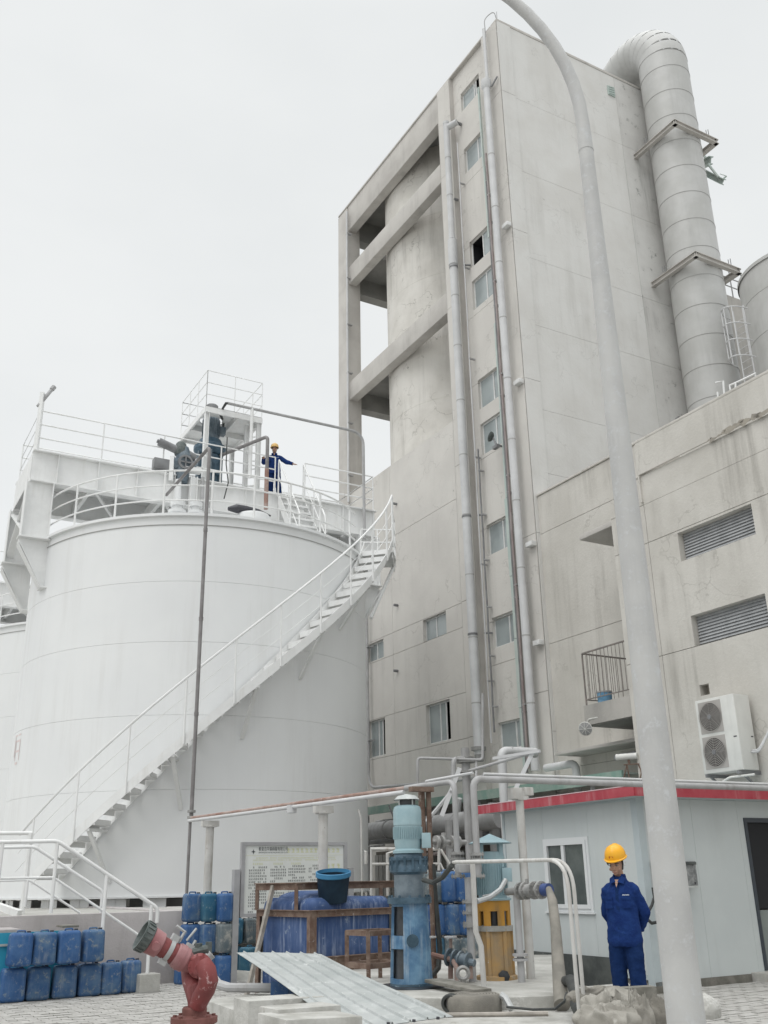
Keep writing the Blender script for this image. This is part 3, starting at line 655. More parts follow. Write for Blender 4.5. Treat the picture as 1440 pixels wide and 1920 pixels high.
m = MB(); m.tube(bend([p - ax_ * .17, p - ax_ * .2 + Z * .12, T(-3.2, 1.47, 4.98), T(-3.5, 1.45, 4.98)], .1), .016, 6); m.build('arm', M['ac'], t)
q = T(-4.55, 1.62, TF(1180, 1420, 1.62)[1] + .02)
t = thing('security_camera', 'light grey box camera on a bracket beside the lamp post', 'camera', q)
ca = (D1 * .9 + NF * .5).normalized()
m = MB(); m.tube([q - ca * .2, q + ca * .24], .07, 14); m.tube([q + ca * .23, q + ca * .27], .075, 14); m.build('housing', M['ac'], t)
m = MB(); m.tube([q + ca * .262, q + ca * .278], .05, 14); m.build('lens', M['glassd'], t)
m = MB(); m.tube([q - Z * .07, q - Z * .16], .03, 8); m.bar(q - Z * .17 + ca * .12, q - Z * .17 - ca * .22, .05, .02); m.tube([q - Z * .17 + ca * .05, q - Z * .62 + ca * .22], .014, 6); m.tube([q - Z * .17 + ca * .05, q - Z * .6 + ca * .02], .014, 6); m.tube(bend([q - Z * .17 - ca * .2, q - Z * .35 - ca * .26, q - Z * .6 - ca * .15], .1), .014, 6); m.build('bracket', M['rust'], t)

# air conditioner
uA, zA = TF(1302, 1315, WP + .55); uA2, _ = TF(1374, 1302, WP + .55); _, zB = TF(1321, 1452, WP + .55)
t = thing('air_conditioner', 'white twin fan air conditioner unit mounted on the annex wall', 'air conditioner', T(uA, WP + .3, zB))
m = MB(); m.span(T, (uA2, uA), (WP + .12, WP + .55), (zB, zA)); m.build('casing', M['ac'], t, bev=.02)
wA = (uA - uA2); hA = zA - zB; fu = uA - .05 - hA * .22
for k in (0, 1):
    zc_ = zB + hA * (.27 + .475 * k); hh = hA * .215
    m = MB(); m.span(T, (fu - hh * .93, fu + hh * .93), (WP + .551, WP + .558), (zc_ - hh, zc_ + hh)); m.build('fan_panel', M['acg'], t)
    c0 = T(fu, WP + .56, zc_)
    m = MB(); m.lathe(c0, [(0, .0), (hh * .88, .0), (hh * .88, .006), (0, .006)], 32, (D1, Z, NF)); f_ = m.build('fan_opening', M['acd'], t)
    m = MB()
    for r_ in [hh * .9 * j / 9 for j in range(2, 10)]: m.lathe(c0 + NF * .02, [(r_ - .004, 0), (r_ + .004, 0), (r_ + .004, .006), (r_ - .004, .006)], 32, (D1, Z, NF))
    for j in range(4):
        an_ = j * math.pi / 4; m.bar(c0 + NF * .025 - (D1 * math.cos(an_) + Z * math.sin(an_)) * hh * .9, c0 + NF * .025 + (D1 * math.cos(an_) + Z * math.sin(an_)) * hh * .9, .003, .004, NF)
    m.build('fan_guard', M['acg'], t)
    m = MB(); m.lathe(c0 + NF * .03, [(0, .012), (hh * .15, .01), (hh * .16, 0)], 20, (D1, Z, NF)); m.build('fan_hub', M['pipedark'], t)
for (du, dz) in ((.12, .46),):
    m = MB(); m.span(T, (uA2 + .05, uA2 + .12), (WP + .551, WP + .556), (zB + hA * .43, zB + hA * .445)); m.build('handle', M['cap'], t)
m = MB(); m.span(T, (uA2 - .004, uA2 - .001), (WP + .16, WP + .22), (zB + hA * .43, zB + hA * .445)); m.build('handle', M['cap'], t)
m = MB(); m.bar(T(uA - .1, WP, zB - .04), T(uA - .1, WP + .6, zB - .04), .05, .06); m.bar(T(uA2 + .1, WP, zB - .04), T(uA2 + .1, WP + .6, zB - .04), .05, .06); m.bar(T(uA - .1, WP + .5, zB - .04), T(uA - .1, WP, zB - .4), .04, .04); m.bar(T(uA2 + .1, WP + .5, zB - .04), T(uA2 + .1, WP, zB - .4), .04, .04); m.build('bracket', M['pipedark'], t)
for k, c_ in enumerate((.03, .06)):
    m = MB(); m.tube(bend([T(uA2 - .01, WP + .3 - c_, zB + .3 + c_), T(uA2 - .2, WP + .3, zB + .28 + c_), T(uA2 - .35, WP + .1, zB + .7), T(uA2 - .55, WP + .05, zB + 1.3)], .15), .022, 6); m.build('refrigerant_pipe', M['pipel'], t)
m = MB(); m.tube(bend([T(uA2 - .15, WP + .45, zB - .1), T(uA2 + .3, WP + .62, zB - .12), T(uA + .1, WP + .7, zB - .45)], .05), .022, 6); m.build('drain_tube', M['ac'], t)

# ============================================================ EXHAUST STACK
AX = (-1.05, -7.25)
st = thing('exhaust_stack', 'thick grey clad exhaust pipe bending over the tower roof', 'chimney', T(AX[0], AX[1], 11.5))
SR = .92; zt_ = TOP + 0.35; BR_ = 1.38
c0 = T(*AX, 0)
zz = 11.5; k = 0
while zz < zt_ - .01:
    z1 = min(zz + 1.17, zt_); m = MB(); m.lathe(c0, [(SR - .05, zz), (SR, zz + .004), (SR, z1 - .004), (SR - .05, z1)], 56); m.build('pipe_section', M['stack'], st)
    m = MB(); m.lathe(c0, [(SR, z1 - .012), (SR + .012, z1 - .008), (SR + .012, z1 + .008), (SR, z1 + .012)], 56); m.build('seam_band', M['seam'], st)
    zz = z1
cc = c0 + D1 * BR_ + Z * zt_
for k in range(9):
    a0, a1 = 180 - k * 15, 180 - (k + 1) * 15
    pts = [cc + D1 * (BR_ * math.cos(R(a))) + Z * (BR_ * math.sin(R(a))) for a in (a0, (a0 + a1) / 2, a1)]
    m = MB(); m.tube(pts, SR, 56, cap=False); m.build('elbow_segment', M['stack'], st)
    pa = cc + D1 * (BR_ * math.cos(R(a1))) + Z * (BR_ * math.sin(R(a1))); ta = (D1 * math.sin(R(a1)) - Z * math.cos(R(a1)))
    m = MB(); m.tube([pa - ta * .012, pa + ta * .012], SR + .006, 56, cap=False); m.build('seam_band', M['stack'], st)
pe = cc + D1 * (BR_ * math.cos(R(45))) + Z * (BR_ * math.sin(R(45))); td = (D1 - Z).normalized()
m = MB(); m.tube([pe, pe + td * 3.0], SR, 56, cap=False); m.build('pipe_section', M['stack'], st)
for z0 in (TF(1268, 228, -6.3)[1] - .1, TF(1300, 480, -6.3)[1] - .1):
    t = thing('stack_bracket', 'rectangular steel frame clasping the stack, ' + ('upper one' if z0 > 24 else 'lower one'), 'bracket', T(-1, -7.2, z0), 'steel frames bracing the stack')
    for (p, q) in (((.0, -6.2), (-2.05, -6.2)), ((-2.05, -6.2), (-2.05, -8.3)), ((-2.05, -8.3), (.0, -8.3))):
        P1, P2 = T(p[0], p[1], z0), T(q[0], q[1], z0); d_ = (P2 - P1).normalized() * .06
        m = MB(); m.ibeam(P1 - d_ * (1 if p[0] else 0), P2 + d_ * (1 if q[0] else 0), .16, .2, .022); m.build('steel_beam', M['conc'], t)
    for (a, b) in ((-2.1, -7.9), (-.7, -6.15)):
        m = MB(); m.tube([T(a, b, z0 + .1), T(a, b, z0 + .38)], .014, 5); m.tube([T(a, b + .12, z0 + .1), T(a, b + .12, z0 + .3)], .014, 5); m.build('bolt_rod', M['pipedark'], t)
# green jib behind the stack
p = V(1318, 300, 33.5)
t = thing('steel_jib', 'small grey green steel jib sticking out behind the stack', 'bracket', p)
m = MB(); m.ibeam(V(1300, 318, 34.2), V(1333, 300, 33.2), .2, .3, .03); m.build('beam', M['greenp'], t)
m = MB(); m.ibeam(V(1318, 322, 33.6), V(1356, 341, 33.0), .18, .22, .03); m.build('beam', M['greenp'], t)
m = MB(); m.tube([V(1328, 308, 33.2), V(1347, 332, 33.0)], .05, 6); m.tube([V(1315, 285, 33.6), V(1325, 298, 33.4)], .05, 6); m.tube([V(1354, 337, 33), V(1362, 330, 33)], .035, 6); m.tube([V(1350, 326, 33), V(1362, 330, 33)], .015, 6); m.build('brace', M['greenp'], t)

# right hand steel silo with its ladder cage
az_ = R(27.1); SD = 30.0; sc0 = Vector((SD * math.sin(az_), SD * math.cos(az_), 0)); sr = 1.93
t = thing('steel_silo', 'pale grey cylindrical steel silo at the right edge above the annex', 'silo', sc0 + Z * 11.5)
ztop2 = 19.55; zz = 11.5
while zz < ztop2 - .01:
    z1 = min(zz + 1.4, ztop2); m = MB(); m.lathe(sc0, [(sr - .04, zz), (sr, zz + .006), (sr, z1 - .006), (sr - .04, z1)], 64); m.build('shell_ring', M['stack'], t); zz = z1
    m = MB(); m.lathe(sc0, [(sr, z1 - .012), (sr + .01, z1), (sr, z1 + .012)], 64); m.build('seam_band', M['seam'], t)
m = MB(); m.lathe(sc0, [(sr + .04, ztop2 - .1), (sr + .04, ztop2 + .02), (0, ztop2 + .4)], 64); m.build('roof', M['stack'], t)
# background block between stack and silo, with railing
zbk = 17.2; p0 = V(1408, 640, 36); p0.z = 0
t = thing('rear_building', 'grey building corner seen between the stack and the steel silo', 'building', p0)
m = MB(); q0 = V(1372, 575, 36.0); zq = V(1405, 562, 36).z
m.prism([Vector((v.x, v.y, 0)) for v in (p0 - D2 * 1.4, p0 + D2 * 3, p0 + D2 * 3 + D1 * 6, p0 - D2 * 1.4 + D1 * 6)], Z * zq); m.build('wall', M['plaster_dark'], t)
m = MB(); m.prism([p0 - D2 * 1.0 + Z * 13.2 - D1 * .02, p0 + D2 * 2 + Z * 13.2 - D1 * .02, p0 + D2 * 2 + Z * 15.4 - D1 * .02, p0 - D2 * 1.0 + Z * 15.4 - D1 * .02], -D1 * .02); m.build('opening', M['dark'], t)  # flat near-black plate paints an unlit recess, no hole is cut
rl = thing('roof_railing', 'thin grey railing on the roof between stack and steel silo', 'railing', p0 + Z * zq)
for zr_ in (.45, .85, 1.25):
    m = MB(); m.tube([p0 - D2 * 1.3 + Z * (zq + zr_), p0 + D2 * 2.5 + Z * (zq + zr_)], .025, 6); m.build('rail', M['pipeg'], rl)
for k in range(6):
    m = MB(); m.tube([p0 + D2 * (-1.3 + .7 * k) + Z * zq, p0 + D2 * (-1.3 + .7 * k) + Z * (zq + 1.25)], .025, 6); m.build('post', M['pipeg'], rl)
lc = V(1382, 640, 28.2)
t = thing('ladder_cage', 'white caged ladder in front of the steel silo', 'ladder', Vector((lc.x, lc.y, 13)))
za, zb_ = V(1382, 694, 28.2).z, V(1382, 582, 28.2).z
for sx in (-.2, .2):
    m = MB(); m.tube([Vector((lc.x, lc.y, za - 1.0)) + D1 * sx + D2 * .3, Vector((lc.x, lc.y, zb_ + .2)) + D1 * sx + D2 * .3], .02, 6); m.build('side_rail', M['pipel'], t)
nr = 12
for k in range(nr):
    z_ = za - .8 + (zb_ - za + .8) * k / nr; m = MB(); m.tube([Vector((lc.x, lc.y, z_)) + D1 * -.2 + D2 * .3, Vector((lc.x, lc.y, z_)) + D1 * .2 + D2 * .3], .012, 5); m.build('rung', M['pipel'], t)
for k in range(4):
    z_ = zb_ - (zb_ - za) * .28 * k; m = MB(); m.tube([Vector((lc.x, lc.y, z_)) + D2 * (.3 - .68 * math.sin(R(a))) + D1 * (.35 * math.cos(R(a))) for a in range(0, 181, 18)], .02, 6); m.build('hoop', M['pipel'], t)
for a in (20, 60, 90, 125, 160):
    m = MB(); m.tube([Vector((lc.x, lc.y, z_)) + D2 * (.3 - .68 * math.sin(R(a))) + D1 * (.35 * math.cos(R(a))) for z_ in (zb_, zb_ - (zb_ - za) * .84)], .015, 6); m.build('cage_bar', M['pipel'], t)
# low rails on the annex roof in front of the stack
t = thing('parapet_rail', 'short bent white rails standing on the annex roof edge', 'railing', V(1360, 730, 25.5))
for k, pts in enumerate([[(1336, 752), (1358, 742), (1356, 715), (1341, 718)], [(1370, 735), (1368, 723), (1392, 712), (1417, 700), (1417, 712)], [(1347, 752), (1345, 735)], [(1379, 728), (1379, 718)]]):
    m = MB(); m.tube([V(x, y, 26.0) for x, y in pts], .028, 6); m.build('rail', M['steelw'], t)
# ============================================================ WHITE TANKS
ZR = 10.1
def pB(px, py, b): return PL(px, py, B(0, b, 0), D1)     # pixel onto a plane along the bridge
tk = thing('white_tank', 'large white painted steel tank in front, with spiral stair and bridge over its top', 'tank', TK + Z * 1.25, 'white storage tanks')
cs = [1.28, 3.51, 5.17, 6.89, 8.38, ZR - .05]
for i in range(5):
    m = MB(); m.lathe(TK, [(TKR - .012, cs[i] + .0), (TKR, cs[i] + .005), (TKR, cs[i + 1] - .005), (TKR - .012, cs[i + 1])], 128); m.build('shell_ring', M['tank'], tk, ang=50)
m = MB(); m.lathe(TK, [(TKR + .0, ZR - .06), (TKR + .085, ZR - .05), (TKR + .085, ZR + .02), (TKR - .1, ZR + .03), (0, ZR + .45)], 128); m.build('roof', M['tank'], tk, ang=30)
m = MB(); m.lathe(TK, [(TKR + .01, ZR - .28), (TKR + .022, ZR - .275), (TKR + .022, ZR - .262), (TKR + .01, ZR - .257)], 128); m.build('rim_bead', M['seam'], tk)
m = MB(); m.lathe(TK, [(TKR + .06, 1.255), (TKR + .06, 1.28), (0, 1.28)], 96); m.build('base_plate', M['tank'], tk)
m = MB(); m.lathe(TK, [(TKR - .9, 1.055), (TKR - .9, 1.25)], 48); m.build('under_tank_shade', M['pipedark'], tk)  # dark ring stands in for the shade in the gap under the tank
for k in range(-9, 10):
    ph = k * 10.8 + 2; a = CY(ph - 3.1, TKR - .12, 1.155); b = CY(ph + 3.1, TKR - .12, 1.155)
    m = MB(); m.ibeam(a, b, .2, .19, .014); m.bar(CY(ph, TKR - .1, 1.155), CY(ph, TKR - .9, 1.155), .014, .16); m.build('base_beam', M['steelw'], tk)
def arcpts(r, z, f0, f1, n=40): return [CY(f0 + (f1 - f0) * k / n, r, z) for k in range(n + 1)]
for dz in (.4, .8, 1.2):
    m = MB(); m.tube(arcpts(TKR - .04, ZR + dz, -64, 62), .021 if dz < 1.1 else .026, 8); m.build('rail', M['steelw'], tk)
for ph in (-62, -45.3, -29, -13.2, 1.4, 14.5, 27, 39.4, 57.2):
    m = MB(); p = CY(ph, TKR - .04, ZR); m.tube([p, p + Z * 1.2], .028, 8); m.build('rail_post', M['steelw'], tk)
# roof fittings: nozzles, manhole and black bag
for (x, y, r_) in [(333, 962, .19), (367, 962, .17)]:
    p = PL(x, y - 8, TK + _e * 3.9 + Z, _e); p.z = ZR
    m = MB(); m.tube([p, p + Z * .62], r_ * .7, 14); m.tube([p + Z * .3, p + Z * .38], r_ * 1.25, 16); m.tube([p + Z * .5, p + Z * .62], r_, 16); m.build('nozzle', M['tank'], tk)
p = CY(17.5, 3.95, ZR + .42)
m = MB(); m.lathe(p - Z * .3, [(.46, -.1), (.46, .2), (.42, .27), (0, .32)], 28); m.build('manhole', M['tank'], tk)
bag = MB(); bag.tube([p + Z * .02 + D2 * -.72 - D1 * .1, p + Z * .06 - D2 * .5 - D1 * .1, p + Z * .12 - D2 * .2, p + Z * .12 + D2 * .15, p + Z * .06 + D2 * .5], [.05, .12, .10, .07, .02], 10)
tag(bag.build('plastic_bag', M['cap'], None, org=p), 'crumpled black plastic bag lying on the tank top hatch', 'bag')

# ------------------------------------------------------------ bridge
br = thing('tank_bridge', 'white steel bridge girder walkway spanning over the nearest tank', 'bridge', B(0, 0, 11.6), 'bridges over the tanks')
BA, BB = -1.0, 1.5
for b in (BA, BB):
    m = MB()
    m.span(B, (-5.25, 5.2), (b - .012, b + .012), (11.63, 12.47)); m.span(B, (-5.27, 5.22), (b - .14, b + .14), (12.47, 12.5)); m.span(B, (-5.27, 5.22), (b - .14, b + .14), (11.6, 11.63))
    m.build('girder', M['steelw'], br)
    for k in range(10):
        a = -4.6 + k * 1.08
        m = MB(); m.span(B, (a - .008, a + .008), (b - .12, b + .12), (11.632, 12.468)); m.build('stiffener', M['steelw'], br)
for a0 in (-5.27, 5.2): m = MB(); m.span(B, (a0, a0 + .02), (BA + .02, BB - .02), (11.64, 12.46)); m.build('end_plate', M['steelw'], br)
m = MB(); m.span(B, (-5.2, 5.15), (BA + .02, BB - .02), (12.40, 12.44)); m.build('deck_plate', M['steelw'], br)
for a in (-3.6, -1.6, .6, 2.8):
    m = MB(); m.bar(B(a, BA + .02, 11.9), B(a, BB - .02, 11.9), .1, .3); m.bar(B(a, BA + .02, 11.7), B(a + 1.3, BB - .02, 11.7), .08, .06); m.build('cross_beam', M['steelw'], br)
for b in (BA, BB):
    for (a0, sgn) in ((-5.0, -1), (4.95, 1)):
        m = MB(); m.span(B, (a0 - .33, a0 + .33), (b - .01, b + .01), (10.03, 11.6)); m.span(B, (a0 - .35, a0 - .33), (b - .16, b + .16), (10.03, 11.6)); m.span(B, (a0 + .33, a0 + .35), (b - .16, b + .16), (10.03, 11.6)); m.build('column', M['steelw'], br)
        m = MB(); m.span(B, (a0 - .4, a0 + .4), (b - .18, b + .18), (10.0, 10.03))
        o_ = a0 + sgn * .38; i_ = a0 - sgn * .42
        m.prism([B(o_, b - .01, 10.0), B(i_ , b - .01, 10.0), B(i_ + sgn * .0, b - .01, 8.75), B(i_ + sgn * .16, b - .01, 8.75), B(o_, b - .01, 9.8)], D1 * .02)
        m.bar(B(o_, b, 9.9), B(i_ + sgn * .14, b, 8.75), .3, .02, D1.cross(Z)); m.bar(B(o_ , b, 9.82), B(i_ + sgn * .16, b, 8.74), .28, .02)
        m.span(B, (min(i_ - .14 * sgn, i_ + .16 * sgn), max(i_ - .14 * sgn, i_ + .16 * sgn)), (b - .2, b + .2), (8.70, 8.735)); m.build('bracket', M['steelw'], br)
# cross bracing plates between the left columns
m = MB(); m.bar(B(-5.2, BA, 10.2), B(-5.2, BB, 11.5), .04, .25, D2); m.bar(B(-5.2, BB, 10.2), B(-5.2, BA, 11.5), .04, .2, D2); m.build('bracing', M['steelw'], br)
# railings on the bridge, gap at the stair head
def railrun(parent, pts, h, sp, r=.02, lv=(1, .66, .33), mat=None, posts=True, pr=.022):
    mat = mat or M['steelw']
    for f in lv:
        m = MB(); m.tube([p + Z * h * f for p in pts], r, 6); m.build('rail', mat, parent)
    if posts:
        for i in range(len(pts) - 1):
            d = pts[i + 1] - pts[i]; n_ = max(1, round(d.length / sp))
            for k in range(n_ + (1 if i == len(pts) - 2 else 0)):
                p = pts[i] + d * (k / n_); m = MB(); m.tube([p, p + Z * h], pr, 6); m.build('rail_post', mat, parent)
zd = 12.5
railrun(br, [B(1.75, BA - .02, zd), B(-5.2, BA - .02, zd), B(-5.2, BB, zd), B(5.15, BB, zd), B(5.15, BA - .02, zd), B(2.75, BA - .02, zd)], 1.2, 1.75)
p = B(-5.2, BA, 12.5)
m = MB(); m.bar(p, p + Z * 1.75, .14, .1); m.build('mast', M['steelw'], br)
m = MB(); q0, q1 = pB(71, 762, -1.0), pB(100, 727, -1.0); m.tube([q0, q1], .05, 8); m.tube([q1 - (q1 - q0) * .1, q1 + (q1 - q0) * .06], .07, 8); m.build('lamp_arm', M['pipeg'], br)

# second tank with its own bridge, further back on the left
off = D1 * 11.6
tk2 = dup(tk, TK + Z * 1.25 + off, 'white painted steel tank mostly hidden behind the large one at the left edge')
br2 = dup(br, B(0, 0, 11.6) + off - Z * .45, 'steel bridge over the rear tank at the left edge, behind the stair tank')

# ------------------------------------------------------------ short stair from bridge to roof
ds = thing('roof_steps', 'short white steel steps from the bridge down to the tank roof', 'stairs', B(2.2, -2, 10.2))
s0, s1 = (-1.16, 12.45), (-2.75, 10.22)
for a in (1.8, 2.62):
    m = MB(); m.prism([B(a, s0[0], s0[1] + .05), B(a, s1[0], s1[1] + .15), B(a, s1[0], s1[1] - .02), B(a, s1[0] + .25, s1[1] - .02), B(a, s0[0], s0[1] - .3)], D2 * .02); m.build('stringer', M['steelw'], ds)
    m = MB(); m.tube(bend([B(a, s0[0] - .02, s0[1] - .1), B(a, s0[0] - .02, s0[1] + 1.15), B(a, s1[0], s1[1] + 1.1), B(a, s1[0], s1[1])], .12), .024, 6); m.build('handrail', M['steelw'], ds)
    m = MB(); m.tube([B(a, s0[0], s0[1] + .6), B(a, s1[0], s1[1] + .55)], .016, 6); m.tube([B(a, (s0[0] + s1[0]) / 2, (s0[1] + s1[1]) / 2), B(a, (s0[0] + s1[0]) / 2, (s0[1] + s1[1]) / 2 + 1.1)], .018, 6); m.build('mid_rail', M['steelw'], ds)
for k in range(8):
    f = (k + .5) / 8; b_ = s0[0] + (s1[0] - s0[0]) * f; z_ = s0[1] + (s1[1] - s0[1]) * f
    m = MB(); m.span(B, (1.82, 2.62), (b_ - .13, b_ + .13), (z_ - .02, z_)); m.span(B, (1.82, 2.62), (b_ - .135, b_ - .12), (z_ - .06, z_ - .02)); m.build('tread', M['steelw'], ds)

# ------------------------------------------------------------ spiral stair
ss = thing('spiral_staircase', 'white steel staircase winding up around the nearest tank', 'stairs', CY(-33, TKR + .5, 1.3))
RI, RO_ = TKR + .1, TKR + .87
def zb(ph): return 4.55 + .0835 * ph
def curveplate(r, f0, f1, h0, h1, n=60, th=.015):
    m = MB(); vs = []
    for k in range(n + 1):
        ph = f0 + (f1 - f0) * k / n
        for (rr, hh) in ((r, h0), (r, h1), (r + th, h1), (r + th, h0)): vs.append(CY(ph, rr, zb(ph) + hh))
    fs = []
    for k in range(n):
        for j in range(4): fs.append((k * 4 + j, k * 4 + (j + 1) % 4, k * 4 + 4 + (j + 1) % 4, k * 4 + 4 + j))
    fs += [(0, 1, 2, 3), (n * 4, n * 4 + 1, n * 4 + 2, n * 4 + 3)]
    m.add(vs, fs); return m
F0, F1 = -36, 70
curveplate(RO_, F0, F1, .02, .27).build('stringer', M['steelw'], ss)
curveplate(RI - .04, F0, F1, .02, .27).build('stringer', M['steelw'], ss)
ph = F0 + 1.5; fst = None
while ph < F1 - .5:
    m = MB(); z_ = zb(ph) + .10; dp = 1.55
    vs = [CY(ph - dp, RI, z_), CY(ph + dp, RI, z_), CY(ph + dp, RO_, z_), CY(ph - dp, RO_, z_)]
    m.prism(vs, Z * .025)
    vs = [CY(ph - dp, RI, z_ - .11), CY(ph - dp, RO_, z_ - .11), CY(ph - dp + .12, RO_, z_ - .11), CY(ph - dp + .12, RI, z_ - .11)]
    m.prism(vs, Z * .11)
    vs = [CY(ph + dp, RI, z_ + .02), CY(ph + dp, RO_, z_ + .02), CY(ph + dp - .1, RO_, z_ + .02), CY(ph + dp - .1, RI, z_ + .02)]
    m.prism(vs, Z * .1)
    m.build('tread', M['steelw'], ss); ph += 3.88
for f, r_ in ((1.0, .028), (.68, .008), (.38, .008)):
    m = MB(); pts = [CY(q, RO_ + .03, zb(q) + .25 + (6.08 + .085 * q - zb(q) - .25) * f) for q in [F0 - 5 + (70.0 - F0 + 5) * k / 60 for k in range(61)]]
    m.tube(pts, r_, 6); m.build('handrail' if f == 1 else 'mid_rail', M['steelw'], ss)
for q in (-37, -26, -14.7, -2.6, 8.3, 19.3, 30.5, 41, 51.5, 62, 70):
    m = MB(); a = CY(q, RO_ + .03, zb(q) + .05); b = CY(q, RO_ + .03, 6.08 + .085 * q); m.tube([a, b], .024 if q < 45 else .035, 6); m.build('rail_post', M['steelw'], ss)
for q in (-23, -5, 13.8, 32, 50):
    m = MB(); a = CY(q, RO_, zb(q) + .02); i_ = CY(q, TKR, zb(q) + .02); l_ = CY(q + (2 if q < 0 else -1), TKR + .02, zb(q) - 1.05)
    m.bar(a, i_, .1, .06); m.bar(a - (a - i_) * .08, l_, .09, .05); m.build('bracket', M['steelw'], ss)
# landing
m = MB(); zl = 10.25
vs = [CY(69, TKR - .3, zl), CY(69, RO_ + .05, zl), CY(76, RO_ + .05, zl), CY(84, RO_ + .05, zl), CY(84, TKR - .3, zl)]
m.prism(vs, Z * .05); vs2 = [CY(69.5, RO_, zl - .14), CY(83.5, RO_, zl - .14), CY(83.5, RO_ + .03, zl - .14), CY(69.5, RO_ + .03, zl - .14)]; m.prism(vs2, Z * .14); m.build('landing', M['steelw'], ss)
railrun(ss, [CY(71, RO_ + .03, zl), CY(77, RO_ + .03, zl), CY(84, RO_ + .03, zl), CY(84, TKR - .1, zl)], 1.2, .6)
m = MB(); m.tube([CY(80, RO_, zl - .05), CY(62, TKR + .4, 8.2)], .05, 8); m.build('bracket', M['steelw'], ss)

# ------------------------------------------------------------ service platform over the agitator
sp = thing('service_platform', 'small white railed platform on four legs above the agitator drive', 'platform', B(.4, .3, 12.5))
PA, PB_, PZ = (-.5, 1.3), (-.92, 1.5), 15.0
def rectpt(an):
    c, s_ = math.cos(an), math.sin(an); t_ = 1e9
    if abs(c) > 1e-6: t_ = min(t_, (PA[1] if c > 0 else PA[0]) / c)
    if abs(s_) > 1e-6: t_ = min(t_, (PB_[1] if s_ > 0 else PB_[0]) / s_)
    return c * t_, s_ * t_
angs = sorted([k * math.pi / 16 for k in range(-16, 16)] + [math.atan2(b, a) for a in PA for b in PB_])
m = MB(); vs = []; n_ = len(angs)
for z_ in (PZ - .03, PZ):
    for an_ in angs:
        rx, ry = rectpt(an_); vs.append(B(rx, ry, z_)); vs.append(B(.36 * math.cos(an_), .36 * math.sin(an_), z_))
fs = []
for L_ in (0, 2 * n_):
    for k in range(n_):
        j = (k + 1) % n_; fs.append((L_ + 2 * k, L_ + 2 * j, L_ + 2 * j + 1, L_ + 2 * k + 1))
m.add(vs, fs); m.build('floor_plate', M['steelw'], sp)
m = MB()
for (p, q) in ((B(PA[0], PB_[0], 0), B(PA[1], PB_[0], 0)), (B(PA[1], PB_[0], 0), B(PA[1], PB_[1], 0)), (B(PA[1], PB_[1], 0), B(PA[0], PB_[1], 0)), (B(PA[0], PB_[1], 0), B(PA[0], PB_[0], 0)), (B(PA[0], .5, 0), B(PA[1], .5, 0)), (B(.55, PB_[0], 0), B(.55, PB_[1], 0))):
    m.bar(p + Z * (PZ - .12), q + Z * (PZ - .12), .06, .18)
m.build('floor_frame', M['steelw'], sp)
for (a, b) in ((PA[0] + .06, PB_[0] + .06), (PA[1] - .06, PB_[0] + .06), (PA[0] + .06, PB_[1] - .06), (PA[1] - .06, PB_[1] - .06), (.95, -.6)):
    m = MB(); m.ibeam(B(a, b, 12.5), B(a, b, PZ - .21), .13, .13, .014, D2); m.build('leg', M['steelw'], sp)
railrun(sp, [B(PA[0], PB_[0], PZ), B(PA[1], PB_[0], PZ), B(PA[1], PB_[1], PZ), B(PA[0], PB_[1], PZ), B(PA[0], PB_[0], PZ)], 1.2, .85, .014, pr=.014)
for k in range(9):
    m = MB(); z_ = 12.75 + k * .27; m.bar(B(1.25, -.85, z_), B(.97, -.62, z_), .03, .03); m.build('rung', M['steelw'], sp)
# agitator drive
ad = thing('agitator_drive', 'dark blue grey vertical gearmotor standing on the bridge under the platform', 'motor', B(0, 0, 12.5))
o0 = B(0, 0, 0)
m = MB(); m.lathe(o0, [(0, 12.5), (.40, 12.5), (.40, 12.58), (.33, 12.6), (.33, 13.05), (.40, 13.07), (.40, 13.15), (.34, 13.2), (.36, 13.75), (0, 13.76)], 28); m.build('pedestal', M['pumpd'], ad)
for k in range(6):
    an_ = k * math.pi / 3 + .3; m = MB(); d_ = D2 * math.cos(an_) + D1 * math.sin(an_); m.bar(o0 + d_ * .37 + Z * 12.6, o0 + d_ * .37 + Z * 13.9, .05, .12, d_); m.build('rib', M['motord'], ad)
m = MB(); m.lathe(o0, [(0, 13.76), (.38, 13.78), (.50, 13.95), (.50, 14.06), (.40, 14.12), (.33, 14.3), (0, 14.32)], 28); m.build('gear_housing', M['pumpd'], ad)
m = MB(); m.lathe(o0, [(.23, 14.32), (.25, 14.36), (.25, 15.1), (.19, 15.25), (0, 15.26)], 24)
for k in range(20):
    an_ = k * math.pi / 10; d_ = D2 * math.cos(an_) + D1 * math.sin(an_); m.bar(o0 + d_ * .255 + Z * 14.45, o0 + d_ * .255 + Z * 15.0, .012, .04, d_)
m.build('motor_body', M['motord'], ad)
m = MB(); m.lathe(o0, [(.14, 15.26), (.19, 15.3), (.19, 15.5), (.15, 15.54), (0, 15.54)], 24); m.build('fan_cap', M['pipedark'], ad)
m = MB(); m.box(o0 + D2 * .36 + Z * 14.7, .09, .1, .13, (D2, D1, Z)); m.build('terminal_box', M['motord'], ad)
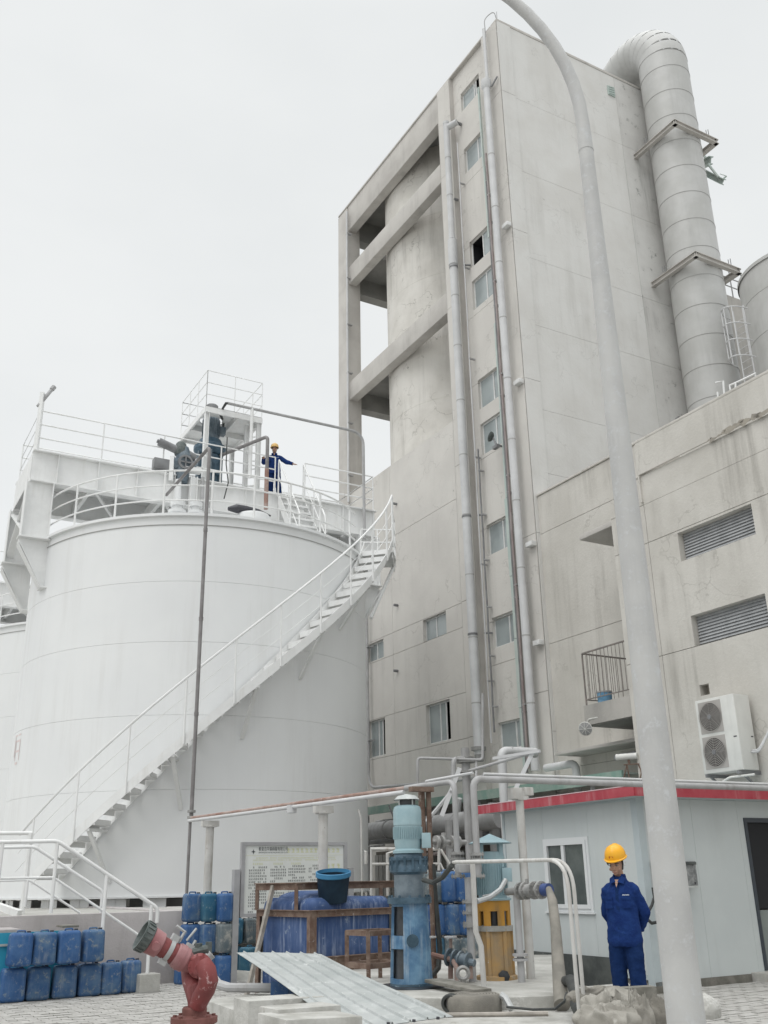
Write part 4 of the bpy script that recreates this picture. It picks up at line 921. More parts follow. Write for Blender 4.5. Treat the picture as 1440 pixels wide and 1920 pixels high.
# actuated valve cluster at the left of the drive
c1 = pB(343, 872, -1.1); vc = thing('control_valve', 'dark handwheel valve with tilted actuator beside the agitator drive', 'valve', c1)
m = MB(); m.tube([c1 - Z * .55, c1 - Z * .3, c1 + Z * .3, c1 + Z * .55], [.16, .2, .22, .14], 16); m.tube([c1 - D2 * .3, c1 + D2 * .35], .18, 14); m.build('body', M['motord'], vc)
m = MB(); m.lathe(c1 - D1 * .25, [(.16, -.02), (.22, -.02), (.22, .03), (.16, .03)], 20, (D2, Z, D1)); m.bar(c1 - D1 * .25 - D2 * .2, c1 - D1 * .25 + D2 * .2, .03, .04); m.bar(c1 - D1 * .25 - Z * .2, c1 - D1 * .25 + Z * .2, .03, .04, D2); m.build('handwheel', M['pipedark'], vc)
a_, b_ = pB(298, 828, -1.1), pB(366, 860, -1.1)
m = MB(); m.tube([a_, a_ * .35 + b_ * .65], .12, 12); m.tube([a_ * .35 + b_ * .65, b_], [.16, .12], 12); m.tube([a_, a_ + (a_ - b_) * .05], .06, 8); m.build('actuator', M['pipedark'], vc)
m = MB(); cc_ = pB(339, 845, -1.1); m.tube([cc_ - Z * .15, cc_ - Z * .05, cc_ + Z * .2, cc_ + Z * .26], [.17, .2, .15, .1], 14); m.build('bonnet', M['nozzle'], vc)
m = MB(); e_ = pB(310, 873, -1.05); m.box(e_ - D2 * .1, .26, .12, .16, (D2, D1, Z)); m.build('gearbox', M['pipedark'], vc, bev=.02)
m = MB(); m.span(B, (0, 0.01), (0, .01), (12.5, 12.51)); q_ = pB(322, 880, -1.15); m.bar(q_ - Z * .35, q_ + Z * .4, .12, .12); m.build('stand', M['steelw'], vc)
m = MB(); m.tube([pB(334, 900, -1.15), pB(333, 958, -1.15)], .10, 12); m.build('pipe', M['tank'], vc)
m = MB(); m.tube([pB(380, 895, -1.3), pB(378, 962, -1.3)], .05, 10); m.build('pipe', M['pipeg'], vc)
m = MB(); m.ibeam(pB(363, 895, -1.25) + Z * .0, pB(360, 962, -1.25), .2, .2, .02, D2); m.bar(pB(346, 880, -1.25), pB(376, 884, -1.25), .2, .14); m.build('stand', M['steelw'], vc)
# pipes over the bridge
hp = B(2.15, -1.0, 0)
t = thing('riser_pipe', 'tall thin grey pipe rising past the front of the tank to the roof', 'pipe', V(356, 1530, 21.4))
ztp = V(393, 838, 21.4).z
top_ = V(393, 838, 21.4); bot_ = V(354, 1528, 21.0)
bot_.x, bot_.y = top_.x, top_.y
e_ = G(312, 928, ztp)
m = MB(); m.tube(bend([bot_, top_ , e_], .14, 4), .042, 12); m.build('pipe', M['darkrod'], t)
m = MB(); m.tube([bot_ + Z * .0, bot_ - Z * .05], .085, 12); m.tube([bot_ + Z * .12, bot_ + Z * .07], .085, 12); m.build('flange', M['flang'], t)
for k in (.25, .5, .75): m = MB(); pz = bot_ * (1 - k) + top_ * k; m.tube([pz - Z * .04, pz + Z * .04], .05, 12); m.build('coupling', M['darkrod'], t)
t = thing('drop_pipe', 'thin grey pipe with rusty foot beside the man on the bridge', 'pipe', V(503, 818, 23.4))
p1 = pB(502, 818, -2.2); p2 = pB(500, 955, -2.2); p2.x, p2.y = p1.x, p1.y; e_ = G(404, 858, p1.z)
m = MB(); m.tube(bend([p2 + Z * 1.2, p1, e_], .14, 4), .052, 12); m.build('pipe', M['darkrod'], t)
m = MB(); m.tube([p2, p2 + Z * 1.25], .062, 12); m.build('rusty_foot', M['rustpipe'], t)
t = thing('overhead_pipe', 'thin grey pipe arching from the agitator drive and down to the bridge end', 'pipe', pB(683, 955, -1.2))
q = [pB(*v, -1.2) for v in [(427, 756), (650, 803), (681, 812), (684, 1010)]]
q[3].x, q[3].y = q[2].x, q[2].y; q[1] = q[0] + (q[2] - q[0]) * .88
m = MB(); m.tube(bend([q[0], q[2], q[3]], .45, 8), .045, 10); m.build('pipe', M['pipeg'], t)
m = MB(); s_ = q[0] + (q[2] - q[0]) * .17; m.tube(bend([s_ , s_ + Vector((0, 0, -.05)), s_ - Z * 2.3], .05), .05, 8); m.build('support', M['steelw'], t)
hs = thing('power_cable', 'black cable hanging from the pipe end down to the agitator motor', 'cable', B(.36, 0, 14.7))
c_ = B(.36, -.05, 14.7)
m = MB(); m.tube([c_, c_ + D2 * .02 + Z * .35, c_ * .45 + q[0] * .55 - D2 * .16, c_ * .2 + q[0] * .8 - D2 * .12, q[0] - D2 * .05 - Z * .01, q[0]], .035, 8); m.build('cable', M['rubber'], hs)
m = MB(); m.tube([pB(426, 820, -1.2), pB(424, 870, -1.25), pB(428, 905, -1.3), pB(420, 935, -1.35)], .018, 6); m.build('cable', M['rubber'], hs)
# ============================================================ RETAINING WALL, STEPS
wr = G(339, 1842, 0)
def WL(a, b, z): return wr + D2 * a + D1 * b + Z * z     # a along the wall (right positive), b into the site
ztw = PL(339, 1707, wr, D1).z
pl = MB(); pl.span(WL, (-16, 0), (.25, 22), (-.1, ztw - .03)); pl_ = pl.build('tank_platform', M['cement']); pl_['kind'] = 'structure'
t = thing('retaining_wall', 'stained grey cement retaining wall under the white tank', 'wall', WL(-5, 0, 0))
m = MB(); m.span(WL, (-16, 0), (0, .245), (-.1, ztw)); m.build('wall_face', M['wallc'], t, bev=.02)
m = MB(); m.span(WL, (-.24, 0.004), (.25, 6), (-.1, ztw)); m.build('wall_return', M['wallc'], t, bev=.02)
# white kerb beams on the platform at the left
t = thing('kerb_beam', 'long white painted steel beam lying on the wall top at the left', 'beam', WL(-5, .6, ztw))
zt2 = PL(60, 1672, WL(0, 1.2, 0), D1).z
m = MB(); m.ibeam(WL(-9, 1.2, ztw + .12), PL(143, 1690, WL(0, 1.2, 0), D1) * Vector((1, 1, 0)).x if False else WL(-3.35, 1.2, ztw + .12), .16, .18, .02); m.build('beam', M['steelw'], t)
m = MB(); m.bar(WL(-3.3, 1.3, ztw + .3), WL(-2.6, .5, ztw + .02), .12, .1); m.build('prop', M['steelw'], t)
for k in range(5):
    m = MB(); a = -8 + k * 1.05; m.span(WL, (a, a + .5), (.9, 1.0), (ztw, ztw + .3)); m.build('stub', M['steelw'], t)
# concrete steps in front of the wall, mostly behind the blue cans
t = thing('concrete_steps', 'rough grey cement steps against the retaining wall behind the blue cans', 'stairs', WL(-3, -1, 0))
for k in range(6):
    m = MB(); a1 = -1.15 - k * .33; z_ = ztw * (k + 1) / 7; m.span(WL, (-6.0, a1), (-.93, -.01), (z_ - ztw / 7 + .001, z_)); m.build('step', M['wallc'], t, bev=.015)
pf = WL(0, -1.12, 0)
hr = thing('step_handrail', 'white pipe handrail sloping down to the right beside the concrete steps, front run', 'railing', WL(-3, -1.12, 0), 'handrails of the concrete steps')
def PP(x, y, b): return PL(x, y, WL(0, b, 0), D1)
pts = [PP(-120, 1582, -1.12), PP(0, 1579, -1.12), PP(108, 1577, -1.12), PP(296, 1703, -1.12), PP(294, 1730, -1.12)]
m = MB(); m.tube(bend(pts[1 - 1:], .08, 4), .03, 10); m.build('handrail', M['steelw'], hr)
m = MB(); m.tube(bend([PP(-120, 1650, -1.12), PP(100, 1645, -1.12), PP(276, 1764, -1.12)], .05, 3), .019, 8); m.build('mid_rail', M['steelw'], hr)
for (x0, y0, x1, y1) in [(108, 1578, 96, 1712), (200, 1641, 186, 1800), (284, 1697, 275, 1838), (5, 1580, -8, 1715)]:
    a, b = PP(x0, y0, -1.12), PP(x1, y1, -1.12); b.x, b.y = a.x, a.y; m = MB(); m.tube([a, b], .028, 8); m.build('post', M['steelw'], hr)
m = MB(); c_ = PP(276, 1838, -1.12); m.box(Vector((c_.x, c_.y, .11)), .16, .16, .15, (D2, D1, Z)); m.build('footing', M['cement'], hr, bev=.02)
hr = thing('step_handrail', 'white pipe handrail sloping down to the right beside the concrete steps, run against the wall', 'railing', WL(-3, -.1, 0), 'handrails of the concrete steps')
m = MB(); m.tube(bend([PP(-120, 1592, -.1), PP(65, 1588, -.1), PP(192, 1671, -.1), PP(190, 1700, -.1)], .06, 4), .026, 10); m.build('handrail', M['steelw'], hr)
m = MB(); m.tube(bend([PP(-120, 1655, -.1), PP(55, 1650, -.1), PP(150, 1712, -.1)], .05, 3), .018, 8); m.build('mid_rail', M['steelw'], hr)
for (x0, y0, x1, y1) in [(52, 1650, 48, 1700), (192, 1672, 188, 1712)]:
    a, b = PP(x0, y0, -.1), PP(x1, y1, -.1); b.x, b.y = a.x, a.y; m = MB(); m.tube([a, b], .022, 8); m.build('post', M['steelw'], hr)
hr = thing('landing_rail', 'short white horizontal rail at the left edge in front of the tank', 'railing', PP(20, 1700, 2.2))
m = MB(); m.tube([PP(-90, 1563, 2.2), PP(60, 1562, 2.2)], .035, 8); m.build('rail', M['steelw'], hr)
a = PP(57, 1562, 2.2); m = MB(); m.tube([a, Vector((a.x, a.y, ztw - .02))], .045, 8); m.build('post', M['steelw'], hr)

# ============================================================ turquoise board and blue cans
a = G(-40, 1876, 0); b = G(137, 1852, 0)
dv = D2; q0 = PL(-40, 1757, wr - D1 * 1.0, D1); q1 = PL(134, 1744, wr - D1 * 1.0, D1)
t = thing('turquoise_board', 'long turquoise board leaning behind the front row of blue cans', 'board', Vector((q0.x, q0.y, 0)))
m = MB(); m.bar(Vector((q0.x, q0.y, q1.z / 2)), Vector((q1.x, q1.y, q1.z / 2)), .03, q1.z); m.build('panel', M['cyan'], t)
m = MB(); zz_ = q1.z * .82; m.bar(Vector((q0.x, q0.y, zz_)) - D1 * .03, Vector((q1.x, q1.y, zz_)) - D1 * .03, .03, .03); m.build('edge_strip', M['galv'], t)
m = MB(); r0 = PL(112, 1737, wr - D1 * .6, D1); r1 = PL(141, 1739, wr - D1 * .6, D1); m.bar(Vector((r0.x, r0.y, r0.z)), Vector((r1.x, r1.y, r0.z)), .5, .03); tag(m.build('wooden_board', M['wood'], None, org=r0), 'short grey wooden board resting behind the turquoise board', 'board')

def rbox(hx, hy, hz, r, n=4):
    m = MB(); prof = []
    pts = []
    for (cx, cy, a0) in ((hx - r, hy - r, 0), (-hx + r, hy - r, 90), (-hx + r, -hy + r, 180), (hx - r, -hy + r, 270)):
        for k in range(n + 1):
            a = R(a0 + 90 * k / n); pts.append((cx, cy, math.cos(a), math.sin(a)))
    rings = []
    for k in range(n + 1): a = R(-90 + 90 * k / n); rings.append((r * math.cos(a), -hz + r + r * math.sin(a)))
    for k in range(n + 1): a = R(90 * k / n); rings.append((r * math.cos(a), hz - r + r * math.sin(a)))
    vs = []
    for (rr, z_) in rings:
        for (cx, cy, c, s_) in pts: vs.append((cx + c * rr, cy + s_ * rr, z_))
    N = len(pts); fs = []
    for i in range(len(rings) - 1):
        for j in range(N): fs.append((i * N + j, i * N + (j + 1) % N, (i + 1) * N + (j + 1) % N, (i + 1) * N + j))
    fs += [list(range(N))[::-1], [(len(rings) - 1) * N + j for j in range(N)]]
    m.add(vs, fs); return m
def jerry(mat, label, loc, rz, group, hx=.155, hy=.13, hz=.235, tiltx=0):
    t = thing('jerry_can', label, 'jerry can', (0, 0, 0), group)
    m = rbox(hx, hy, hz - .012, .05); m.v = [v + Z * (hz - .012) for v in m.v]
    # slight waist and bulge
    m.v = [Vector((v.x * (1 + .03 * math.sin(v.z * 9 + loc[0])), v.y * (1 + .04 * math.sin(v.z * 7)), v.z)) for v in m.v]
    m.build('body', mat, t, ang=50)
    m = MB(); m.tube(bend([(-.06, 0, 2 * hz - .035), (-.06, 0, 2 * hz + .0), (.05, 0, 2 * hz + .0), (.05, 0, 2 * hz - .035)], .02, 3), .013, 6); m.build('handle', mat, t)
    m = MB(); m.tube([(.1, 0, 2 * hz - .04), (.1, 0, 2 * hz - .002)], .028, 10); m.build('cap', M['cap'], t)
    m = MB(); m.span(lambda x, y, z: Vector((x, y, z)), (-hx * .62, hx * .62), (-hy - .004, -hy + .004), (.08, 2 * hz - .12)); m.build('raised_panel', mat, t, bev=.003)
    t.location = loc; t.rotation_euler = (tiltx, random.uniform(-.025, .025), rz); k_ = random.uniform(.97, 1.02); t.scale = (k_, k_, random.uniform(.98, 1.0)); return t
bl = {'a': M['blue1'], 'b': M['blue2'], 'c': M['blue3'], 'd': M['blue4']}
zA_ = math.atan2(D2.y, D2.x)
front = []
fr = lambda px, py, dz: G(px, py, 0) + Z * dz
GF = 'blue jerry cans in the front row by the steps'
spec = [  # px centre of base, base y, row, material, label
 (22, 1881, 0, 'a', 'deep blue can with pale left edge, bottom far left of the front stack'),
 (70, 1877, 0, 'b', 'scuffed dull blue can, second in the bottom row of the front stack'),
 (121, 1873, 0, 'b', 'faded blue can, third in the bottom row of the front stack'),
 (168, 1869, 0, 'b', 'blue can with dark patch near its top, fourth in the front bottom row'),
 (209, 1866, 0, 'b', 'dusty blue can with nothing on it, fifth in the front bottom row'),
 (247, 1862, 0, 'b', 'grimy blue can ending the front row beside the white rail post'),
 (29, 1883, 1, 'a', 'bright blue can on the top row at the far left of the front stack'),
 (75, 1879, 1, 'b', 'grey smeared blue can, second on the top row of the front stack'),
 (124, 1875, 1, 'a', 'clean bright blue can, third on the top row of the front stack'),
 (170, 1871, 1, 'b', 'palest dusty can, right end of the front stack top row')]
wid = [.158, .150, .155, .155, .140, .140, .150, .155, .155, .145]
for i, (px, py, row, mt, lb) in enumerate(spec):
    p = G(px, py, 0) + D1 * .14
    jerry(bl[mt], lb, p + Z * (row * .472), zA_ + random.uniform(-.06, .06), GF, hx=wid[i] * 1.07)
GB = 'blue jerry cans stacked three high beside the notice board'
for i, (px, w_) in enumerate([(357, .145), (390, .118), (421, .122)]):
    for row in range(3):
        mt = [['a', 'b', 'a'], ['a', 'b', 'd'], ['b', 'c', 'a']][row][i]
        lb = {(0, 0): 'blue can at the bottom left of the three high stack, behind the hydrant', (1, 0): 'dull blue can at the bottom middle of the three high stack', (2, 0): 'bright blue can at the bottom right of the three high stack beside the board post',
              (0, 1): 'vivid blue can in the middle row left of the three high stack', (1, 1): 'dusty blue can in the centre of the three high stack', (2, 1): 'dirty grey green can in the middle row right of the three high stack',
              (0, 2): 'scuffed dark blue can on the top left of the three high stack', (1, 2): 'teal blue can on the top middle of the three high stack', (2, 2): 'bright blue can on the top right of the three high stack'}[(i, row)]
        p = G(px - (8 if row == 0 and i == 0 else 0), 1846, 0) + D1 * .12
        jerry(bl[mt], lb, p + Z * (row * .472 - .01), zA_ + random.uniform(-.08, .08), GB, hx=w_)
GC = 'loose blue cans behind the notice board'
for (px, py, dz, mt, rz, lb) in [(452, 1838, 0, 'c', .3, 'teal can on the ground just right of the board post'), (486, 1842, 0, 'c', .5, 'dark teal can on the ground left of the rusty frame'), (455, 1838, .47, 'c', -.2, 'dim blue can resting second high behind the board post'), (488, 1836, .47, 'd', .2, 'grey teal can second high just left of the rusty frame'), (468, 1836, .92, 'a', .9, 'blue can lying highest behind the lower edge of the notice board')]:
    jerry(bl[mt], lb, G(px, py - 12, 0) + Z * dz + D1 * .5, zA_ + rz, GC)
GD = 'blue cans stacked between the two pumps'
for (px, row, mt, lb) in [(812, 3, 'd', 'grey teal can, top left of the stack between the pumps'), (838, 3, 'a', 'vivid blue can, top middle of the stack between the pumps'), (866, 3, 'a', 'blue can, top right of the stack between the pumps'),
                          (815, 2, 'a', 'blue can, second layer left between the pumps'), (843, 2, 'b', 'pale topped blue can with clear handle in the stack between the pumps'), (872, 2, 'a', 'blue can, second layer right between the pumps'),
                          (812, 1, 'c', 'teal can, third layer left between the pumps'), (842, 1, 'd', 'grey green can, third layer middle between the pumps'), (872, 1, 'd', 'grey can, third layer right between the pumps'),
                          (815, 0, 'c', 'teal can, lowest layer left between the pumps'), (846, 0, 'c', 'teal can, lowest layer middle between the pumps')]:
    p = V(px, 1646, 16.2); p.z = 0
    jerry(bl[mt], lb, p + Z * (row * .472 - .5 + .28) + D2 * random.uniform(-.01, .01), zA_ + random.uniform(-.15, .1), GD, hx=.125)
m = MB(); p = V(842, 1646, 16.25); m.box(Vector((p.x, p.y, -.15)), .9, .5, .14, (D2, D1, Z))

# ============================================================ NOTICE BOARD
BH = 17.6
bp = V(440, 1700, BH); bd = D2
def BD(px, py): return PL(px, py, bp, D1)
nb = thing('notice_board', 'grey framed white company notice board on steel posts behind the cans', 'notice board', Vector((bp.x, bp.y, 0)))
cA, cB, cC = BD(455, 1579), BD(648, 1576), BD(455, 1720)
bw_ = (cB - cA).length; bh_ = cA.z - cC.z
def NB(a, z, d=0): return Vector((cA.x, cA.y, cC.z)) + bd * a + Z * z - D1 * d
m = MB(); m.span(lambda a, z, d: NB(a, z, d), (0.04, bw_ - .04), (.04, bh_ - .04), (-.03, .0)); m.build('panel', M['board'], nb)
m = MB()
F_ = lambda a, z, d: NB(a, z, d)
m.span(F_, (-.02, bw_ + .02), (bh_ - .055, bh_), (-.05, .03)); m.span(F_, (-.02, bw_ + .02), (0, .055), (-.05, .03)); m.span(F_, (-.02, .045), (.056, bh_ - .056), (-.05, .03)); m.span(F_, (bw_ - .045, bw_ + .02), (.056, bh_ - .056), (-.05, .03)); m.build('frame', M['boardf'], nb)
for a in (-.1, bw_ + .08):
    m = MB(); m.span(F_, (a - .05, a + .05), (-cC.z, bh_ * .63), (-.06, .06)); m.build('post', M['boardf'], nb)
# printed matter: four pointed star logo, company name, rows of small print
def bq(mb, a, z, w, h): mb.add([NB(a, z, .003), NB(a + w, z, .003), NB(a + w, z + h, .003), NB(a, z + h, .003)], [(0, 1, 2, 3)])
m = MB(); ca, cz_ = bw_ * .102, bh_ * .868; r1_, r2_ = bw_ * .022, bw_ * .0075
m.add([NB(ca + (r1_ if k % 2 == 0 else r2_) * math.cos(k * math.pi / 4), cz_ + (r1_ if k % 2 == 0 else r2_) * math.sin(k * math.pi / 4), .003) for k in range(8)], [list(range(8))]); m.build('star_logo', M['ink'], nb)
def text(body, size, parent, mat, org, ax, ay, name='print', width=None, ext=0.0):
    cu = bpy.data.curves.new(name, 'FONT'); cu.body = body; cu.size = size; cu.extrude = ext; cu.resolution_u = 2
    ob = bpy.data.objects.new(name, cu); COL.objects.link(ob); bpy.context.view_layer.update()
    me = bpy.data.meshes.new_from_object(ob.evaluated_get(bpy.context.evaluated_depsgraph_get())); bpy.data.objects.remove(ob)
    o0 = worg(parent) if parent is not None else Vector((0, 0, 0))
    xs = [v.co.x for v in me.vertices]
    k = 1 if width is None or not xs else width / (max(xs) - min(xs)); x0 = min(xs) if xs else 0
    az_ = ax.cross(ay)
    for v in me.vertices: v.co = Vector(org) + ax * ((v.co.x - x0) * k) + ay * v.co.y + az_ * v.co.z - o0
    me.materials.clear(); me.materials.append(mat)
    o = bpy.data.objects.new(name, me); COL.objects.link(o); o.parent = parent; return o
try:
    text('秦皇岛华瀛磷酸有限公司', bh_ * .062, nb, M['ink'], NB(bw_ * .15, bh_ * .885, .004), bd, Z, 'company_name', bw_ * .275)
    text('QINHUANGDAO HUAYING PHOSPHORIC ACID CO.,LTD', bh_ * .028, nb, M['ink'], NB(bw_ * .15, bh_ * .848, .004), bd, Z, 'company_name', bw_ * .275)
except Exception as ex: print('text', ex)
rg = random.Random(3)
def rows(a0, a1, zs_, ch, ind, mb, short=()):
    for i, z_ in enumerate(zs_):
        a = a0 + (ch * 2.4 if i in ind else 0); e = a1 if i not in short else a0 + (a1 - a0) * rg.uniform(.1, .7)
        while a < e - ch * .6:
            if rg.random() > .08:
                w_ = ch * .82
                bq(mb, a, z_, w_ * rg.uniform(.7, 1), ch * .18); bq(mb, a + w_ * rg.uniform(.2, .6), z_ + ch * .2, w_ * .22, ch * .6); bq(mb, a + w_ * .05, z_ + ch * .5, w_ * rg.uniform(.6, .95), ch * .16); bq(mb, a, z_ + ch * .75, w_ * rg.uniform(.3, .9), ch * .12)
            a += ch * 1.08
m = MB(); c_ = bh_ * .026
for (a0, a1, top, n_, ind, sh) in [(.065, .235, .645, 22, (0, 8, 14), (7, 13, 21)), (.265, .41, .65, 16, (0, 4, 9), (5, 8, 15)), (.435, .60, .655, 17, (0, 4, 10), (3, 9, 16)), (.63, .74, .66, 14, (0, 3), (2, 6, 11))]:
    rows(bw_ * a0, bw_ * a1, [bh_ * (top - .0395 * k) for k in range(n_)], c_, ind, m, sh)
m.build('small_print', M['ink'], nb, kind='stuff')
m = MB(); rows(bw_ * .42, bw_ * .96, [bh_ * .855], bh_ * .068, (), m); rows(bw_ * .10, bw_ * .9, [bh_ * .775, bh_ * .745], bh_ * .02, (0,), m)
for a in (.1, .29, .46): rows(bw_ * a, bw_ * (a + .1), [bh_ * .69], bh_ * .03, (), m)
rows(bw_ * .8, bw_ * .98, [bh_ * .62], bh_ * .085, (), m); m.build('yellow_heading', M['inky'], nb, kind='stuff')
m = MB(); bq(m, .05, bh_ * .815, bw_ - .1, .008); m.build('heading_line', M['inkyl'], nb)

# ============================================================ PIPE RUN ON WHITE POSTS
PHh = 12.5
pe_ = V(887, 1460, PHh); pzr = pe_.z
pipe_end = G(357, 1534, pzr)
def onrun(px):     # point on the left run above pixel column px
    d_ = (pipe_end - pe_); 
    best = min(range(201), key=lambda k: abs(projx(pe_ + d_ * (k / 200)) - px)); return pe_ + d_ * (best / 200)
def projx(p):
    d = p - EYE; return 720 + FPX * d.dot(CR) / d.dot(_f)
t = thing('process_pipe', 'grey process pipe running over white posts and above the red shed edge', 'pipe', pe_)
rt = PL(1440, 1478, pe_, D1); rdir = (rt - pe_); rend = pe_ + rdir * 1.6
p_dn = pe_.copy(); p_dn.z = V(897, 1700, PHh).z
m = MB(); m.tube(bend([Vector((p_dn.x, p_dn.y, V(890, 1643, 12.4).z)), pe_, rend], .12, 6), .042, 16); m.build('pipe', M['pipeg'], t)
m = MB(); m.tube([pe_ + rdir * .03 + Z * .062, rend + Z * .062], .018, 8); m.build('thin_pipe', M['pipel'], t)
p2_ = onrun(851)
mid_ = pe_ * .5 + p2_ * .5; m = MB(); m.tube([Vector((mid_.x, mid_.y, V(872, 1645, 12.5).z)), Vector((mid_.x, mid_.y, .4))], .045, 14); m.build('pipe', M['pipeg'], t)
m = MB(); m.tube(bend([Vector((p2_.x, p2_.y, V(853, 1643, 12.5).z)), Vector((p2_.x, p2_.y, pzr)), onrun(760)], .12, 6), .036, 16); m.build('pipe', M['pipeg'], t)
m = MB(); m.tube([onrun(760), onrun(560), pipe_end + (pe_ - pipe_end).normalized() * .05], .028, 12); m.build('rusty_pipe', M['rustpipe'], t)
m = MB(); m.tube([onrun(800) + Z * .05, pe_ + Z * .07], .018, 8); m.build('thin_pipe', M['pipel'], t)
m = MB(); m.tube([onrun(760) - Z * .055 - D2 * .03, pipe_end - Z * .05 - D2 * .03], .03, 10); m.build('lower_pipe', M['pipel'], t)
q = onrun(550); m = MB(); m.tube([q - Z * .02 - D2 * .02, q - Z * .14 - D2 * .02], .08, 12); m.build('valve', M['pipel'], t)
for (p, z_) in ((p2_, V(853, 1600, 12.6).z), (p2_, V(853, 1610, 12.6).z), (pe_, V(890, 1602, 12.4).z), (pe_, V(890, 1612, 12.4).z), (p2_, V(853, 1643, 12.6).z), (pe_, V(890, 1643, 12.4).z), (mid_, V(875, 1692, 12.4).z), (mid_, V(875, 1713, 12.4).z), (mid_, V(875, 1733, 12.4).z), (mid_, V(875, 1738, 12.4).z)):
    m = MB(); m.tube([Vector((p.x, p.y, z_ - .014)), Vector((p.x, p.y, z_ + .014))], .088, 16)
    for k in range(6):
        a = k * math.pi / 3; m.tube([Vector((p.x + .07 * math.cos(a), p.y + .07 * math.sin(a), z_ - .03)), Vector((p.x + .07 * math.cos(a), p.y + .07 * math.sin(a), z_ + .03))], .009, 6)
    m.build('flange', M['flang'], t)
m = MB(); m.box(pe_ * .55 + p2_ * .45 + Z * (V(875, 1628, 12.5).z - pzr), .17, .05, .05, (D2, D1, Z)); m.build('valve_body', M['pipeg'], t, bev=.02)
def whitepost(label, top, base, r=.085):
    t = thing('pipe_post', label, 'post', Vector((top.x, top.y, base)), 'white pipe posts')
    m = MB(); m.tube([Vector((top.x, top.y, base)), Vector((top.x, top.y, top.z - .12))], r, 16); m.build('column', M['steelr'], t)
    m = MB(); m.box(Vector((top.x, top.y, top.z - .085)), r * 2.1, .05, .05, (D2, D1, Z)); m.box(Vector((top.x, top.y, top.z - .14)), r * 1.3, r * 1.3, .008, (D2, D1, Z)); m.build('cross_arm', M['steelr'], t)
    return t
q = onrun(395); whitepost('far left white pipe post with small cross arm, in front of the tank', Vector((q.x, q.y, q.z - .06)), ztw, .075)
q = onrun(605); whitepost('middle white pipe post standing over the notice board', Vector((q.x, q.y, q.z - .06)), 0, .072)
q = PL(972, 1470, pe_, D1); t = whitepost('stained white pipe post in front of the prefab shed wall', Vector((q.x, q.y, q.z - .05)) , .3, .052)
m = MB(); m.box(q - Z * .12 - D2 * .06, .07, .07, .07, (D2, D1, Z)); m.box(q - Z * .09 + D2 * .12, .07, .06, .05, (D2, D1, Z)); m.build('pipe_saddle', M['steelr'], t, bev=.01)
t = thing('rusty_pipe', 'rusty thin pipe leading down from the riser foot to the platform', 'pipe', V(358, 1600, 21.0))
m = MB(); p = pipe_end.copy(); m.tube([p - Z * .05, Vector((p.x, p.y, ztw))], .03, 8); m.build('pipe', M['darkrod'], t)
# rusty vertical supports near the elbows
for k, (x, lab) in enumerate([(790, 'rusty vertical pipe support just right of the blue pump motor'), (803, 'second rusty vertical pipe right of the blue pump, reaching the pump base')]):
    p = V(x, 1480, 12.9); t = thing('rusty_support', lab, 'support', Vector((p.x, p.y, .3)), 'rusty supports by the blue pump')
    m = MB(); m.tube([Vector((p.x, p.y, .35)), Vector((p.x, p.y, pzr - .05))] if k else [Vector((p.x, p.y, 1.6)), Vector((p.x, p.y, pzr - .05))], .042 if k == 0 else .032, 8); m.build('pipe', M['rust'], t)
m = MB(); a = V(765, 1470, 12.9); m.box(V(790, 1480, 12.8), .16, .05, .03, (D2, D1, Z)); m.build('bracket_plate', M['rust'], t)
# background pipework under the lean-to
t = thing('large_pipe', 'large grey horizontal pipe running under the lean-to behind the pumps', 'pipe', T(3, 1.6, 3))
m = MB(); m.tube([T(9.5, 1.7, 2.95), T(.2, 1.7, 2.95)], .26, 20); m.build('pipe', M['pipeg'], t)
for u0 in (8, 6, 4.2, 2.2):
    m = MB(); m.tube([T(u0 - .03, 1.7, 2.95), T(u0 + .03, 1.7, 2.95)], .29, 20); m.build('joint_band', M['pipeg'], t)
t = thing('pipe_rack', 'tangle of grey supports, cross pipes and dark fittings under the lean-to', 'pipe rack', T(4, 1, 0))
for (u0, w0, z0, u1, w1, z1, r_, mt) in [(9, 1.0, 3.1, -1, 1.0, 3.2, .05, 'pipedark'), (9, .8, 2.7, -1, .8, 2.6, .09, 'pipedark'), (9, .5, 3.35, -1, .5, 3.35, .04, 'pipeg'), (8.9, 1.5, 0, 8.9, 1.5, 3.6, .11, 'pipeg'), (8.55, 1.5, 0, 8.55, 1.5, 3.6, .05, 'pipedark'), (7.7, 1.9, 0, 7.7, 1.9, 4.2, .07, 'pipeg'), (3.4, 1.3, 1.2, 2.4, 1.5, 3.6, .08, 'pipel'), (2.2, 2.0, 0, 2.2, 2.0, 3.0, .12, 'pipeg'), (5.2, 1.8, 2.1, 2.0, 1.9, 2.2, .05, 'redbrown'), (1.2, 1.2, 0, 1.2, 1.2, 3.4, .16, 'pipeg'), (6.8, 1.2, 2.2, 4.8, .8, 3.5, .03, 'pipeg'), (5.3, 2.1, 3.6, 4.6, 2.1, 2.6, .025, 'pipedark'), (9, 1.9, 2.45, 6, 1.9, 2.5, .035, 'pipeg')]:
    m = MB(); m.tube([T(u0, w0, z0), T(u1, w1, z1)], r_, 10); m.build('pipe', M[mt], t)
for (u0, z0) in ((5.0, 3.3), (4.4, 2.4), (2.9, 2.3)):
    m = MB(); c0 = T(u0, 1.7, z0); m.tube([c0 - D1 * .3, c0 + D1 * .3], .16, 12); m.tube([c0, c0 + Z * .3], .1, 10); m.tube([c0 + Z * .3, c0 + Z * .33], .17, 12); m.build('valve', M['flang'], t)
m = MB(); m.span(T, (-3.5, 9.5), (.2, .25), (0, 2.4)); m.build('shade_backing', pm('lean_to_shade', (.10, .09, .075), (.16, .145, .12), 3, .9, streak=(.05, .045, .04), sfac=.8, ssc=12), t)  # near-black sheet paints the shade beneath the lean-to roof
